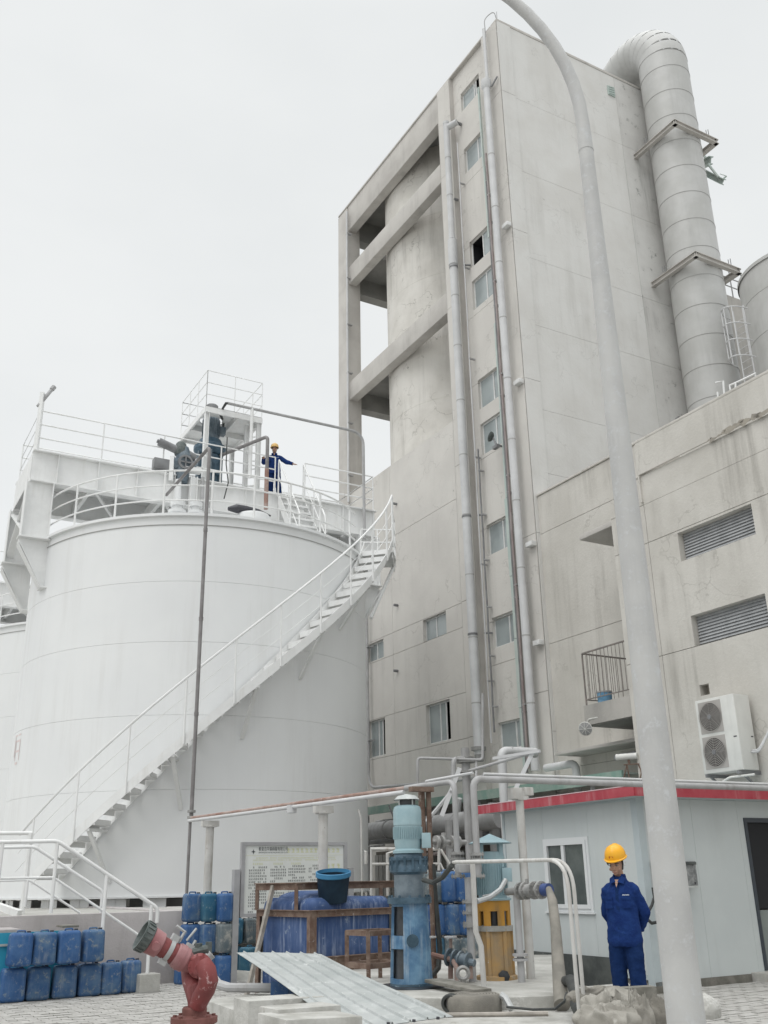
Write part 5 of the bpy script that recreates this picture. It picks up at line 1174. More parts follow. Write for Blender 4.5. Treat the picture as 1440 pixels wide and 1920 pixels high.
for u0 in [9.3 - .28 * k for k in range(20)]:
    m = MB(); m.span(T, (u0, u0 + .24), (.25, .28), (0.02, 2.3)); m.build('board', M['soffit'], t)
# pipe elbows at the tower foot
t = thing('elbow_pipe', 'thick grey pipe with an elbow at the foot of the corner column', 'pipe', T(.9, 1, 3))
ez = V(940, 1408, 24.0)
m = MB(); m.tube(bend([Vector((ez.x, ez.y, 1.5)), ez, ez + D2 * 1.0 - D1 * .05], .18, 6), .11, 16); m.build('pipe', M['pipel'], t)
m = MB(); m.tube([ez + D2 * .25, ez + D2 * .31], .122, 16); m.tube([ez + D2 * .98, ez + D2 * 1.03], .122, 16); m.build('joint_band', M['pipeg'], t)
t = thing('pipe_manifold', 'cluster of grey pipes and flanges at the foot of the middle tower pipe', 'pipes', T(3, .8, 4.5))
mz = V(873, 1425, 25.5)
m = MB(); m.tube([mz + Z * .3, Vector((mz.x, mz.y, 1.5))], .11, 16); m.build('pipe', M['pipeg'], t)
m = MB()
for dz in (.05, -.05, -.3): m.tube([mz + Z * dz - Z * .02, mz + Z * dz + Z * .02], .24, 18)
m.build('flange', M['flang'], t)
m = MB(); m.tube(bend([V(783, 1485, 24), V(783, 1421, 24), V(905, 1425, 24.2), V(905, 1300, 24.2)], .1), .035, 8); m.tube(bend([V(850, 1480, 24), V(850, 1424, 24), V(868, 1422, 24.5)], .15), .06, 8); m.tube([V(880, 1445, 20), V(1010, 1408, 18.5)], .03, 8); m.tube([V(893, 1480, 24), V(893, 1425, 24.2)], .03, 8); m.build('thin_pipe', M['pipeg'], t)
t = thing('angle_brace', 'slanted steel bracket beside the thick elbow pipe', 'bracket', V(975, 1450, 18))
m = MB(); m.bar(V(955, 1505, 18), V(998, 1412, 18), .09, .07); m.bar(V(925, 1422, 18.5), V(1012, 1408, 17.8), .05, .05); m.build('bracket', M['pipel'], t)
m = MB(); m.tube([V(800, 1540, 19), V(838, 1495, 18.8), V(848, 1480, 18.5)], .035, 6); m.bar(V(828, 1530, 18.6), V(862, 1440, 18.6), .08, .08); m.build('brace', M['pipel'], t)
# white railings behind the blue pump
t = thing('access_rail', 'low white pipe railing and stair rail behind the blue pump', 'railing', V(760, 1680, 19))
def VR(pts, r_, d_=18.5, nm='rail', mt='steelr'): m = MB(); m.tube([V(x, y, d_) for x, y in pts], r_, 8); m.build(nm, M[mt], t)
VR([(696, 1679), (696, 1592), (826, 1592), (855, 1640), (868, 1680)], .028); VR([(696, 1620), (826, 1620), (850, 1668)], .022)
VR([(727, 1680), (727, 1600), (740, 1597)], .03, 18.9); VR([(823, 1592), (823, 1680)], .028, nm='post'); VR([(800, 1630), (826, 1690)], .025); VR([(683, 1597), (686, 1597), (686, 1620)], .03, 20); VR([(672, 1518), (677, 1535), (679, 1690)], .018, 20)
t = thing('control_valve', 'grey flanged valve on the pipe right of the blue motor', 'valve', V(838, 1578, 14))
c0 = V(832, 1579, 13.6); m = MB(); m.tube([c0 - D2 * .25, c0 + D2 * .35], .032, 10)
for dx in (-.13, -.05, .1, .2): m.tube([c0 + D2 * dx, c0 + D2 * (dx + .035)], .085, 18)
m.tube([c0, c0 + Z * .12], .03, 8); m.build('body', M['flang'], t)
m = MB(); m.tube([c0 - D2 * .3, c0 - D2 * .42 - Z * .1, c0 - D2 * .42 - Z * .5], .05, 8); m.build('pipe', M['redbrown'], t)
# ============================================================ CONCRETE PADS
def pad(name, pts, z0, z1, mat, kind=None, label=None, cat=None, bev=.02):
    m = MB(); m.prism([Vector((p.x, p.y, z0)) for p in pts], Z * (z1 - z0)); o = m.build(name, mat, None, bev=bev, org=None if kind else Vector((pts[0].x, pts[0].y, z0)))
    if kind: o['kind'] = kind
    else: tag(o, label, cat)
    return o
ZL, ZU = .28, .40
a = G(600, 1885, ZL); b = G(1250, 1880, ZL)
pad('lower_slab', [G(655, 2300, ZL), G(1330, 2300, ZL), G(1210, 1876, ZL), G(1075, 1862, ZL), G(800, 1850, ZL), G(560, 1855, ZL)], -.1, ZL, M['whitewash'], kind='structure')
pad('pump_plinth', [G(640, 1868, ZU), G(862, 1872, ZU), G(1064, 1866, ZU), G(1040, 1790, ZU), G(760, 1790, ZU), G(560, 1815, ZU)], -.1, ZU, M['cement'], kind='structure')
# slabs under the metal sheet
zS = .38
t0 = [G(384, 1874, zS), G(470, 1905, zS), G(600, 1885, zS), G(530, 1856, zS)]
pad('concrete_slab', t0, -.05, zS, M['whitewash'], label='low whitewashed concrete slab left of the metal sheet', cat='slab')
pad('concrete_slab', [G(380, 1960, .2), G(520, 2100, .2), G(640, 1990, .2), G(470, 1915, .2)], -.05, .2, M['whitewash'], label='lowest whitewashed slab at the bottom edge beside the hydrant', cat='slab')
def blockat(px0, py, px1, py1, h, wd, ht, mat, label, nm='concrete_block'):
    p, q = V(px0, py, h), V(px1, py1, h + .3); d_ = (q - p); d_.z = 0; d_.normalize(); s_ = Z.cross(d_)
    t = p.z; m = MB(); m.prism([p, q, q + s_ * wd, p + s_ * wd], -Z * ht); return tag(m.build(nm, mat, None, bev=.012, org=p - Z * ht), label, 'block')
blockat(466, 1877, 610, 1868, 9.3, .35, .6, M['whitewash'], 'upright grey concrete block under the near left edge of the metal sheet')
blockat(521, 1893, 640, 1884, 8.3, .3, .5, M['whitewash'], 'lower white concrete block in front, under the metal sheet')
blockat(536, 1912, 680, 1905, 7.9, .5, .4, M['whitewash'], 'nearest white concrete block at the bottom edge under the metal sheet')
blockat(540, 1840, 560, 1842, 11.4, .2, .5, M['blue1'], 'small blue block standing in the shade behind the metal sheet', 'plastic_block')

# ============================================================ CORRUGATED SHEET
A_, B_, C_, D_ = V(443, 1786, 11.9), V(602, 1789, 12.1), V(650, 1930, 8.4), V(850, 1908, 8.75)
sh = thing('metal_sheet', 'large ribbed galvanised metal sheet lying tilted across the concrete blocks', 'metal sheet', D_ )
m = MB(); nx, ny = 151, 10; vs = []
nrm = (C_ - A_).cross(B_ - A_).normalized()
if nrm.z < 0: nrm = -nrm
for j in range(ny + 1):
    for i in range(nx):
        f, g_ = i / (nx - 1), j / ny
        p = (A_ * (1 - f) + B_ * f) * (1 - g_) + (C_ * (1 - f) + D_ * f) * g_
        ph = (f * 6) % 1.0; h = .018 if .465 < ph < .535 else 0
        pass
        p = p + nrm * (h + .008 * math.sin(g_ * 5 + f * 3)); vs.append(p)
fs = [(j * nx + i, j * nx + i + 1, (j + 1) * nx + i + 1, (j + 1) * nx + i) for j in range(ny) for i in range(nx - 1)]
m.add(vs, fs); m.add([v - nrm * .004 for v in vs], fs); m.build('sheet', M['galv'], sh, ang=25)
for f in (.12, .38, .62, .85):
    p = C_ * (1 - f) + D_ * f; m = MB(); m.tube([p + nrm * .0, p + nrm * .018], .014, 8); m.build('bolt', M['cap'], sh)

# ============================================================ BLUE PUMP
bx = V(768, 1700, 12.2); bx.z = 0; h0 = 12.2
def zy(y, h=12.2, x=768): return V(x, y, h).z
pm_ = thing('vertical_pump', 'tall blue vertical pump with pale blue finned motor and rain cap', 'pump', bx + Z * ZU)
def Pz(mb, prof, c=bx, n=32): mb.lathe(Vector((c.x, c.y, 0)), prof, n); return mb
zb_, zf, zg, zm, zt_ = zy(1848), zy(1690), zy(1640), zy(1600), zy(1515)
k = h0 / 1940.0
m = MB(); Pz(m, [(0, zb_ - .02), (78 * k * .5, zb_ - .02), (78 * k * .5, zb_ + .03), (38 * k, zb_ + .04)]); m.build('base_flange', M['pumpd'], pm_)
# stand with open windows on the left: wall segments
m = MB()
def shell(mb, f, a0, a1, z0, z1, n=10):
    vs = []; 
    for i in range(n + 1):
        an = R(a0 + (a1 - a0) * i / n)
        for (zz, rr) in ((z0, 1), (z1, 1), (z1, .86), (z0, .86)):
            r_ = (39 - 6 * (zz - zb_) / (zf - zb_)) * k * rr; vs.append(Vector((bx.x + r_ * math.cos(an), bx.y + r_ * math.sin(an), zz)))
    fs = [(i * 4 + j, i * 4 + (j + 1) % 4, (i + 1) * 4 + (j + 1) % 4, (i + 1) * 4 + j) for i in range(n) for j in range(4)] + [(0, 1, 2, 3), (n * 4, n * 4 + 1, n * 4 + 2, n * 4 + 3)]
    mb.add(vs, fs)
H_ = zf - zb_
shell(m, 0, -112, 72, zb_ + .03, zf, 16); shell(m, 0, 135, 188, zb_ + .03, zf, 6)
for (a, b) in ((0.0, .06), (.42, .58), (.94, 1.0)):
    shell(m, 0, 187, 249, zb_ + .03 + a * (H_ - .03), zb_ + .03 + b * (H_ - .03), 8); shell(m, 0, 71, 136, zb_ + .03 + a * (H_ - .03), zb_ + .03 + b * (H_ - .03), 6)
m.build('stand', M['pump'], pm_)
m = MB(); Pz(m, [(0, zb_), (.05, zb_), (.05, zf)]); m.build('shaft', M['oil'], pm_)
m = MB(); Pz(m, [(33 * k, zb_ + .03), (29 * k, zb_ + .1), (26 * k, zf - .1), (26 * k, zf - .01)]); m.build('dark_fill_casing', M['oil'], pm_)  # casing blackened and widened to paint shade in the stand's windows
m = MB(); c0 = Vector((bx.x + .02, bx.y - 36 * k, zy(1762))); m.tube([c0 - Y * -.05, c0 - Y * .02], .07, 16); m.build('port_cover', M['pumpd'], pm_)
m = MB(); Pz(m, [(0, zf - .02), (41 * k, zf - .02), (41 * k, zf + .045), (0, zf + .045)])
for j in range(12):
    an = j * math.pi / 6; c0 = Vector((bx.x + 37 * k * math.cos(an), bx.y + 37 * k * math.sin(an), zf)); m.tube([c0, c0 + Z * .07], .016, 6)
m.build('flange', M['pumpd'], pm_)
m = MB(); Pz(m, [(28 * k, zf + .045), (28 * k, zg), (0, zg)]); m.build('gear_casing', M['motord'], pm_)
m = MB(); Pz(m, [(28 * k, zg), (35 * k, zg + .03), (35 * k, zg + .1), (33 * k, zg + .12), (33 * k, zg + .16), (35 * k, zg + .18), (35 * k, zm - .08), (29 * k, zm - .06), (26 * k, zm + .0), (0, zm)])
for j in range(14):
    an = j * math.pi / 7; c0 = Vector((bx.x + 34 * k * math.cos(an), bx.y + 34 * k * math.sin(an), zg)); m.bar(c0 + Z * .05, c0 + Z * .2, .03, .03, Y)
m.build('gear_housing', M['pumpd'], pm_)
zc_ = zy(1541)
m = MB(); Pz(m, [(0, zm), (29 * k, zm), (29 * k, zm + .03), (24 * k, zm + .05), (26 * k, zm + .12), (26 * k, zc_ - .03)])
for j in range(44):
    an = j * 2 * math.pi / 44; d_ = Vector((math.cos(an), math.sin(an), 0)); c0 = Vector((bx.x, bx.y, 0)) + d_ * (26.6 * k)
    m.bar(c0 + Z * (zm + .16), c0 + Z * (zc_ - .06), .006, .02, d_)
m.build('motor_body', M['motor'], pm_)
zc_ = zy(1541)
m = MB(); Pz(m, [(27 * k, zc_ - .04), (27 * k, zc_ + .13), (25 * k, zc_ + .17), (20 * k, zc_ + .19), (0, zc_ + .19)]); m.build('fan_cowl', M['motor'], pm_)
m = MB(); Pz(m, [(16 * k, zc_ + .19), (16 * k, zc_ + .26), (0, zc_ + .26)]); m.build('fan_grille', M['oil'], pm_)
m = MB()
for j in range(4):
    an = j * 1.57 + .6; c0 = Vector((bx.x + 18 * k * math.cos(an), bx.y + 18 * k * math.sin(an), zc_ + .18)); m.tube([c0, c0 + Z * .1], .01, 6)
m.lathe(Vector((bx.x, bx.y, 0)), [(25 * k, zc_ + .255), (18 * k, zc_ + .30), (0, zc_ + .325)], 28); m.lathe(Vector((bx.x, bx.y, 0)), [(25 * k, zc_ + .25), (0, zc_ + .31)], 28); m.build('rain_cap', M['galv'], pm_)
m = MB(); c0 = V(799, 1576, 12.15); m.box(c0, .055, .07, .085, (X, Y, Z)); m.build('terminal_box', M['motor'], pm_, bev=.008)
m = MB(); Pz(m, [(0, ZU - .01), (66 * k, ZU + .004), (60 * k, ZU + .014), (0, ZU + .016)], n=20); tag(m.build('oil_stain', M['oil'], None, org=bx + Z * ZU), 'dark oily patch spreading round the foot of the blue pump', 'oil stain')
t = thing('power_cable', 'thick grey cable looping from the blue pump gearbox up to the white handrail', 'cable', V(820, 1650, 11.8))
m = MB(); m.tube([V(794, 1650, 11.9), V(812, 1655, 11.7), V(830, 1645, 11.5), V(848, 1622, 11.2)], .028, 8); m.build('cable', M['rubber'], t)
t = thing('black_hose', 'black hose hanging from the rusty support to the ground behind the blue pump', 'hose', V(820, 1800, 12.8))
m = MB(); m.tube([V(812, 1620, 12.9), V(818, 1700, 12.9), V(825, 1780, 12.9), V(822, 1815, 12.8), V(808, 1832, 12.6)], .03, 8); m.build('hose', M['rubber'], t)

# ============================================================ YELLOW PUMP
yx = V(925, 1700, 12.9); yx.z = 0; hy = 12.9; ky = hy / 1940
def yz(y): return V(925, y, hy).z
yp = thing('vertical_pump', 'yellow vertical pump with blue grey motor under a conical rain hat', 'pump', yx + Z * ZU)
L_ = lambda mb, prof, n=28: mb.lathe(Vector((yx.x, yx.y, 0)), prof, n)
z0, z1, z2, z3, z4 = yz(1838), yz(1740), yz(1688), yz(1610), yz(1585)
m = MB(); L_(m, [(0, ZU), (37 * ky, ZU), (37 * ky, ZU + .04), (30 * ky, ZU + .05)]); m.build('base_flange', M['yellowd'], yp)
m = MB(); L_(m, [(30 * ky, z0), (30 * ky, z1 - .02)], 10)
for a in (-120, -60, 0, 60): m.bar(Vector((yx.x + 30 * ky * math.cos(R(a)), yx.y + 30 * ky * math.sin(R(a)), z0)), Vector((yx.x + 30 * ky * math.cos(R(a)), yx.y + 30 * ky * math.sin(R(a)), z1)), .04, .04, Y)
m.build('lower_casing', M['yellowd'], yp, ang=50)
m = MB(); c0 = V(945, 1831, hy - .2); m.lathe(c0, [(.07, -.03), (.07, .02), (.05, .03), (0, .03)], 7, (X, Z, -Y)); m.build('drain_cover', M['oil'], yp)
m = MB(); L_(m, [(0, z1 - .03), (34 * ky, z1 - .03), (34 * ky, z1 + .03), (0, z1 + .03)]); m.build('flange', M['cement'], yp)
m = MB()
def ysh(a0, a1, za, zb2, n=8):
    vs = []
    for i in range(n + 1):
        an = R(a0 + (a1 - a0) * i / n)
        for (zz, rr) in ((za, 1), (zb2, 1), (zb2, .9), (za, .9)): vs.append(Vector((yx.x + 31 * ky * rr * math.cos(an), yx.y + 31 * ky * rr * math.sin(an), zz)))
    m.add(vs, [(i * 4 + j, i * 4 + (j + 1) % 4, (i + 1) * 4 + (j + 1) % 4, (i + 1) * 4 + j) for i in range(n) for j in range(4)] + [(0, 1, 2, 3), (n * 4, n * 4 + 1, n * 4 + 2, n * 4 + 3)])
zmid = z1 + (z2 - z1) * .62
ysh(0, 360, zmid, z2, 28)
for a in (195, 240, 290, 332, 20, 80, 140): ysh(a - 13, a + 13, z1 + .03, zmid - .001, 3)
m.build('open_lantern', M['yellow'], yp)
m = MB(); L_(m, [(20 * ky, z1), (20 * ky, z2 - .01)]); m.build('inner_shaft', M['oil'], yp)
m = MB(); L_(m, [(0, z2), (34 * ky, z2), (34 * ky, z2 + .02), (31 * ky, z2 + .03), (0, z2 + .03)]); m.build('top_flange', M['motor'], yp)
m = MB(); L_(m, [(26 * ky, z2 + .03), (26 * ky, z3), (24 * ky, z3 + .08), (0, z3 + .09)])
for j in range(36):
    an = j * math.pi / 18; d_ = Vector((math.cos(an), math.sin(an), 0)); c0 = Vector((yx.x, yx.y, 0)) + d_ * (27 * ky); m.bar(c0 + Z * (z2 + .06), c0 + Z * (z3 - .05), .006, .02, d_)
m.build('motor_body', M['motor'], yp)
m = MB()
for a in (45, 135, 225, 315):
    c0 = Vector((yx.x + 26 * ky * math.cos(R(a)), yx.y + 26 * ky * math.sin(R(a)), z3)); m.bar(c0 - Z * .1, c0 + Z * (yz(1581) - z3), .02, .05)
L_(m, [(41 * ky, yz(1581)), (0, yz(1563))]); L_(m, [(41 * ky, yz(1582)), (0, yz(1565))]); m.build('rain_hat', M['motor'], yp, ang=60)
m = MB(); c0 = V(950, 1640, hy - .1); m.box(c0, .06, .06, .08); m.build('terminal_box', M['motor'], yp, bev=.008)
m = MB(); m.tube([V(948, 1650, 12.6), V(938, 1668, 12.5), V(918, 1683, 12.4), V(895, 1690, 12.3)], .03, 8); m.tube([V(946, 1652, 12.7), V(930, 1675, 12.6), V(905, 1680, 12.5)], .012, 6); m.build('flexible_conduit', M['alum'], yp)
# pump discharge with two big flanges and hose
t = thing('discharge_valve', 'grey flanged valve and blue coupling beside the yellow pump', 'valve', V(1000, 1670, 12.2))
a, b = V(950, 1672, 12.6), V(1030, 1668, 12.0); d_ = (b - a).normalized()
m = MB(); m.tube([a, b], .042, 12); L2 = (b - a).length
for f in (.35, .47, .66, .82):
    c0 = a + d_ * (L2 * f); m.tube([c0 - d_ * .018, c0 + d_ * .014], .098, 20)
    for j in range(8):
        s1 = d_.cross(Z).normalized(); s2 = d_.cross(s1); q = c0 + (s1 * math.cos(j * .785) + s2 * math.sin(j * .785)) * .08; m.tube([q - d_ * .03, q + d_ * .03], .009, 6)
m.tube([a + d_ * L2 * .4, a + d_ * L2 * .62], .075, 16); c0 = a + d_ * L2 * .5; m.tube([c0, c0 + Z * .13], .02, 8); m.build('body', M['flang'], t)
m = MB(); m.tube([b - d_ * .10, b + d_ * .0], .07, 14); m.build('coupling', pm('blue_coupling', (.04, .07, .2), None, rough=.5), t)
m = MB(); s_ = V(968, 1672, 12.5); m.tube([s_, Vector((s_.x, s_.y, ZU))], .042, 12)
for z_ in (V(974, 1790, 12.5).z, V(974, 1799, 12.5).z): m.tube([Vector((s_.x, s_.y, z_ - .015)), Vector((s_.x, s_.y, z_ + .012))], .09, 18)
m.build('downpipe', M['pipeg'], t)
t = thing('canvas_hose', 'grey canvas hose hanging from the blue coupling down to the slab', 'hose', V(1040, 1800, 11.6))
m = MB(); m.tube([V(1029, 1667, 11.9), V(1036, 1690, 11.7), V(1042, 1740, 11.5), V(1046, 1800, 11.3), V(1050, 1850, 11.1), V(1054, 1885, 10.9)], [.035, .052, .057, .064, .072, .082], 14); m.build('hose', M['hose'], t)
t = thing('black_hose', 'thick black hose lying on the slab beside the two white rails', 'hose', V(1070, 1880, 10.6))
m = MB(); m.tube([V(1056, 1842, 11.2), V(1070, 1838, 10.9), V(1078, 1860, 10.6), V(1080, 1885, 10.2), V(1090, 1905, 9.9)], .055, 12); m.build('hose', M['rubber'], t)
m = MB(); m.tube([V(950, 1888, 10.6), V(1000, 1893, 10.5), V(1040, 1892, 10.3), V(1058, 1878, 10.4), V(1062, 1862, 10.6)], .012, 6); tag(m.build('wire', M['rubber'], None, org=V(1000, 1893, 10.5)), 'thin dark wire trailing over the pale slab behind the hose roll', 'wire')
# white bent rails in front (two)
for k, (x0, lab) in enumerate([(1042, 'front white bent pipe handrail, left of the pair'), (1052, 'rear white bent pipe handrail, right of the pair')]):
    h_ = 9.6 + .25 * k; t = thing('bent_handrail', lab, 'railing', V(x0 + 35, 1900, h_), 'pair of bent white handrails')
    a, b, c = V(850 + 4 * k, 1617 - k, h_ + 1.6), V(x0 + 7, 1612, h_), V(x0 + 36, 1960, h_); c.x, c.y = (b + (b - a).normalized() * .12).x, (b + (b - a).normalized() * .12).y
    c2 = V(x0 + 38, 1930, h_); b2 = b + (b - a).normalized() * .1
    m = MB(); m.tube(bend([a, b2, Vector((b2.x + .01, b2.y, .15))], .28, 8), .018, 12); m.build('rail', M['steelr'], t)
m = MB(); p = V(886, 1618, 11.5); m.tube([Vector((p.x, p.y, p.z + .02)), Vector((p.x, p.y, p.z - .7)), Vector((p.x + .05, p.y, p.z - .85)), Vector((p.x + .06, p.y, ZU))], .03, 10); t = thing('rail_stanchion', 'grey dirty upright carrying the white handrail left of the yellow pump', 'post', Vector((p.x, p.y, ZU))); m.build('post', M['steelr'], t)
# small rusty pump between
t = thing('small_pipe_pump', 'small rusty inline pump and pipes on the plinth between the pumps', 'pump', V(850, 1830, 12.6))
m = MB(); a, b = V(835, 1793, 12.6), V(890, 1806, 12.4); d_ = (b - a).normalized(); m.tube([a, b], .04, 10)
m.tube([a * .55 + b * .45, a * .2 + b * .8], .075, 14)
for f in (.1, .3, .5, .75): c0 = a + (b - a) * f; m.tube([c0, c0 + d_ * .02], .1, 14)
m.build('body', M['motord'], t)
m = MB(); m.tube(bend([V(810, 1790, 12.7), V(848, 1800, 12.5), V(856, 1812, 12.4), V(857, 1838, 12.4)], .06), .03, 8); m.tube([V(845, 1800, 12.6), V(845, 1835, 12.6)], .03, 8); m.tube([V(880, 1806, 12.5), V(882, 1835, 12.5)], .035, 8); m.tube([V(845, 1790, 12.8), V(845, 1760, 12.8)], .02, 8); m.build('pipe', M['rustpipe'], t)
m = MB(); c0 = V(845, 1757, 12.8); m.tube([c0 - Z * .01, c0 + Z * .01], .08, 14); c0 = V(809, 1757, 12.8); m.tube([c0 - Z * .01, c0 + Z * .01], .06, 14); m.build('handwheel', M['pipel'], t)
m = MB(); c0 = V(868, 1825, 12.2); m.lathe(c0, [(.06, -.02), (.085, 0), (.06, .02), (.04, 0), (.06, -.02)], 16, (X, Z, -Y)); m.build('coupling_ring', M['flang'], t)
m = MB(); m.bar(V(812, 1838, 12.0), V(905, 1858, 11.1), .22, .035); tag(m.build('wooden_plank', M['wood'], None, bev=.005, org=V(860, 1848, 11.5)), 'grey weathered plank lying across the plinth edge between the pumps', 'plank')
m = MB(); m.tube([V(612, 1886, 10.2), V(720, 1876, 10.5), V(865, 1868, 10.8)], .1, 12); 
# concrete rubble kerb
pad('kerb_stone', [G(700, 1890, .33), G(862, 1880, .33), G(858, 1868, .33), G(700, 1870, .33)], .15, .33, M['cement'], label='low rough concrete kerb below the pump plinth', cat='kerb')
# hose roll with elbow
hr_ = G(888, 1897, ZL); hr_.z = ZL
t = thing('hose_roll', 'rolled grey canvas fire hose lying flat on the pale slab', 'hose', hr_)
m = MB(); c0 = hr_; kk = hr_.xy.length / 1940
prof = [(0, 0), (50 * kk, 0), (51 * kk, .02), (51 * kk, .13), (49 * kk, .155)]
for j in range(8): r_ = (47 - j * 5.5) * kk; prof += [(r_, .15), (r_ - 1.5 * kk, .165), (r_ - 4.2 * kk, .165)]
m.lathe(c0, prof + [(0, .15)], 36); m.build('coil', M['hose'], t, ang=30)
m = MB(); m.tube([c0 + Vector((48 * kk, -.1, .16)), c0 + Vector((56 * kk, -.12, .13)), c0 + Vector((64 * kk, -.2, .04))], .035, 8); m.build('hose_end', M['alum'], t)
c1 = G(845, 1900, ZL); c1.z = ZL + .09
t = thing('hose_coupling', 'black ring shaped hose coupling in front of the rolled hose', 'coupling', c1)
ax_ = Vector((-.35, -.93, 0)).normalized(); s1 = ax_.cross(Z)
m = MB(); m.lathe(c1, [(.05, -.06), (.088, -.06), (.088, .03), (.078, .05), (.055, .05), (.05, .0), (.05, -.06)], 24, (s1, Z, ax_)); m.build('ring', M['rubber'], t)
m = MB(); m.lathe(c1, [(.03, -.05), (.04, .02), (.032, .03), (.025, -.02)], 18, (s1, Z, ax_)); m.build('inner_ring', M['pipedark'], t)
m = MB(); m.tube([G(803, 1908, ZL) + Z * .02, G(1028, 1905, ZL) + Z * .02], .022, 8); tag(m.build('steel_rod', M['rod'], None, org=G(900, 1905, ZL)), 'long thin steel rod lying on the slab in front of the hose roll', 'rod')
# kinked grey conduit by hydrant
m = MB(); m.tube([V(396, 1828, 12.5), V(410, 1846, 12.4), V(430, 1852, 12.2), V(470, 1852, 12.0), V(530, 1853, 11.8)], .05, 10); tag(m.build('flexible_pipe', M['pipeg'], None, org=V(430, 1852, 12.2)), 'bent grey plastic pipe lying behind the hydrant on the slab', 'pipe')

# ============================================================ RUSTY FRAME WITH BLUE TOTE
cf = V(583, 1700, 14.2); cf.z = .1
ang = R(20); fx = Vector((math.cos(ang), math.sin(ang), 0)); fy = Vector((-math.sin(ang) - .35, math.cos(ang), 0)).normalized()
fx = (D2 * 1.0 + D1 * .12).normalized(); fy = (D1 + D2 * -.18).normalized()
fr_ = thing('rusty_cage', 'rusty angle iron cage standing on the ground around a blue tote', 'frame', cf)
def FR(a, b, z): return Vector((cf.x, cf.y, 0)) + fx * a + fy * b + Z * z
zt1 = V(583, 1714, 14.2).z; zt0 = V(583, 1662, 14.2).z; zlow = V(583, 1803, 14.2).z
LX, LY = 1.45, 1.35
def angl(mb, p, q, w=.075, up=Z): mb.bar(p, q, w, .01, up); mb.bar(p - Z * w / 2, q - Z * w / 2, .01, w, up)
for (a, b) in ((0, 0), (LX, 0), (0, LY), (LX, LY)):
    m = MB(); p = FR(a, b, 0); m.bar(p + fx * (.045 if a == 0 else -.045) + Z * .05, p + fx * (.045 if a == 0 else -.045) + Z * zt1, .012, .09, fx); m.bar(p + fy * (.045 if b == 0 else -.045) + Z * .05, p + fy * (.045 if b == 0 else -.045) + Z * zt1, .09, .012, fx); m.build('leg', M['rust'], fr_)
for z_ in (zt1, zlow):
    for (p, q) in (((0, 0), (LX, 0)), ((0, 0), (0, LY)), ((LX, 0), (LX, LY)), ((0, LY), (LX, LY))):
        m = MB(); m.bar(FR(*p, z_), FR(*q, z_), .014, .085); m.bar(FR(*p, z_ + .042), FR(*q, z_ + .042), .08, .01); m.build('cross_rail', M['rust'], fr_)
for (a, b) in ((.0, .35), (-.0, LY), (LX, .35)):
    m = MB(); m.bar(FR(a, b, zt1 + .05), FR(a, b, zt0), .07, .05); m.build('upper_leg', M['rust'], fr_)
for (p, q) in (((-.02, .35), (LX + .4, .35)), ((-.02, LY), (LX + .4, LY)), ((0, .35), (0, LY))):
    m = MB(); m.bar(FR(*p, zt0), FR(*q, zt0), .05, .09); m.bar(FR(*p, zt0 + .046), FR(*q, zt0 + .046), .12, .012); m.build('top_rail', M['rust'], fr_)
m = MB(); m.bar(FR(-.35, 1.0, .05), FR(-.02, .9, zt0 + .02), .06, .05, fx); m.build('leaning_bar', M['rod'], fr_)
m = MB(); m.prism([FR(0, -.02, zlow - .2), FR(LX, -.02, zlow - .2), FR(LX, -.02, zlow - .03), FR(0, -.02, zlow - .03)], fy * .02); m.build('base_plate', M['rust'], fr_)
tb = thing('blue_tote', 'large faded blue plastic tote with rounded shoulders inside the rusty cage', 'tank', FR(LX / 2, LY / 2, .1))
m = rbox(LX / 2 - .04, LY / 2 - .04, (zt1 + .1) / 2, .12, 5); o_ = FR(LX / 2, LY / 2, .1 + (zt1 + .1) / 2); m.v = [o_ + fx * v.x + fy * v.y + Z * v.z for v in m.v]; m.build('body', M['blue_tub'], tb, ang=60)
m = MB(); r1 = [FR(.1 + .0 * k, LY - .15, zt1 + .0) for k in range(2)]
pts = [(FR(.10 + 1.25 * k / 8, .75, zt1 + .0 + .16 * math.sin(math.pi * min(1, .25 + k / 8 * .75)) - .03 * k / 8)) for k in range(9)]
m.loft([(p, .5 * (1 if 0 < i < 8 else .6), .13 * (1.1 if 0 < i < 8 else .5), fy, Z) for i, p in enumerate(pts)], 18); m.build('domed_shoulder', M['blue_tub'], tb, ang=80)
sc_p = FR(1.0, .55, zt1 + .14); m = MB()
nn = 12; vs = []
for i in range(nn + 1):
    for j in range(nn + 1):
        a, b = i / nn, j / nn; z_ = zt1 + .17 + .05 * noise.noise(Vector((a * 3, b * 3, 1))) - .12 * (a - .3) ** 2; vs.append(FR(.55 + a * 1.3, .1 + b * 1.1, z_))
m.add(vs, [(i * (nn + 1) + j, i * (nn + 1) + j + 1, (i + 1) * (nn + 1) + j + 1, (i + 1) * (nn + 1) + j) for i in range(nn) for j in range(nn)]); tag(m.build('plastic_sheet', M['navyb'], None, org=sc_p), 'dark blue crumpled plastic sheet draped on the tote beside the bucket', 'sheet')
pb = V(624, 1690, 14.6); pb.z = V(624, 1690, 14.6).z
t = thing('bucket', 'large dark blue open bucket standing on the blue tote', 'bucket', pb)
kb = 14.6 / 1940; hb = V(624, 1640, 14.6).z - pb.z
bz2 = Vector((.03, -.2, 1)).normalized(); bx2 = X; by2 = bz2.cross(bx2).normalized(); BA3 = (bx2, by2, bz2)
m = MB(); m.lathe(pb, [(0, 0), (26 * kb, 0), (31 * kb, hb), (29.5 * kb, hb), (24 * kb, .03), (0, .03)], 32, BA3); m.build('body', M['navyb'], t)
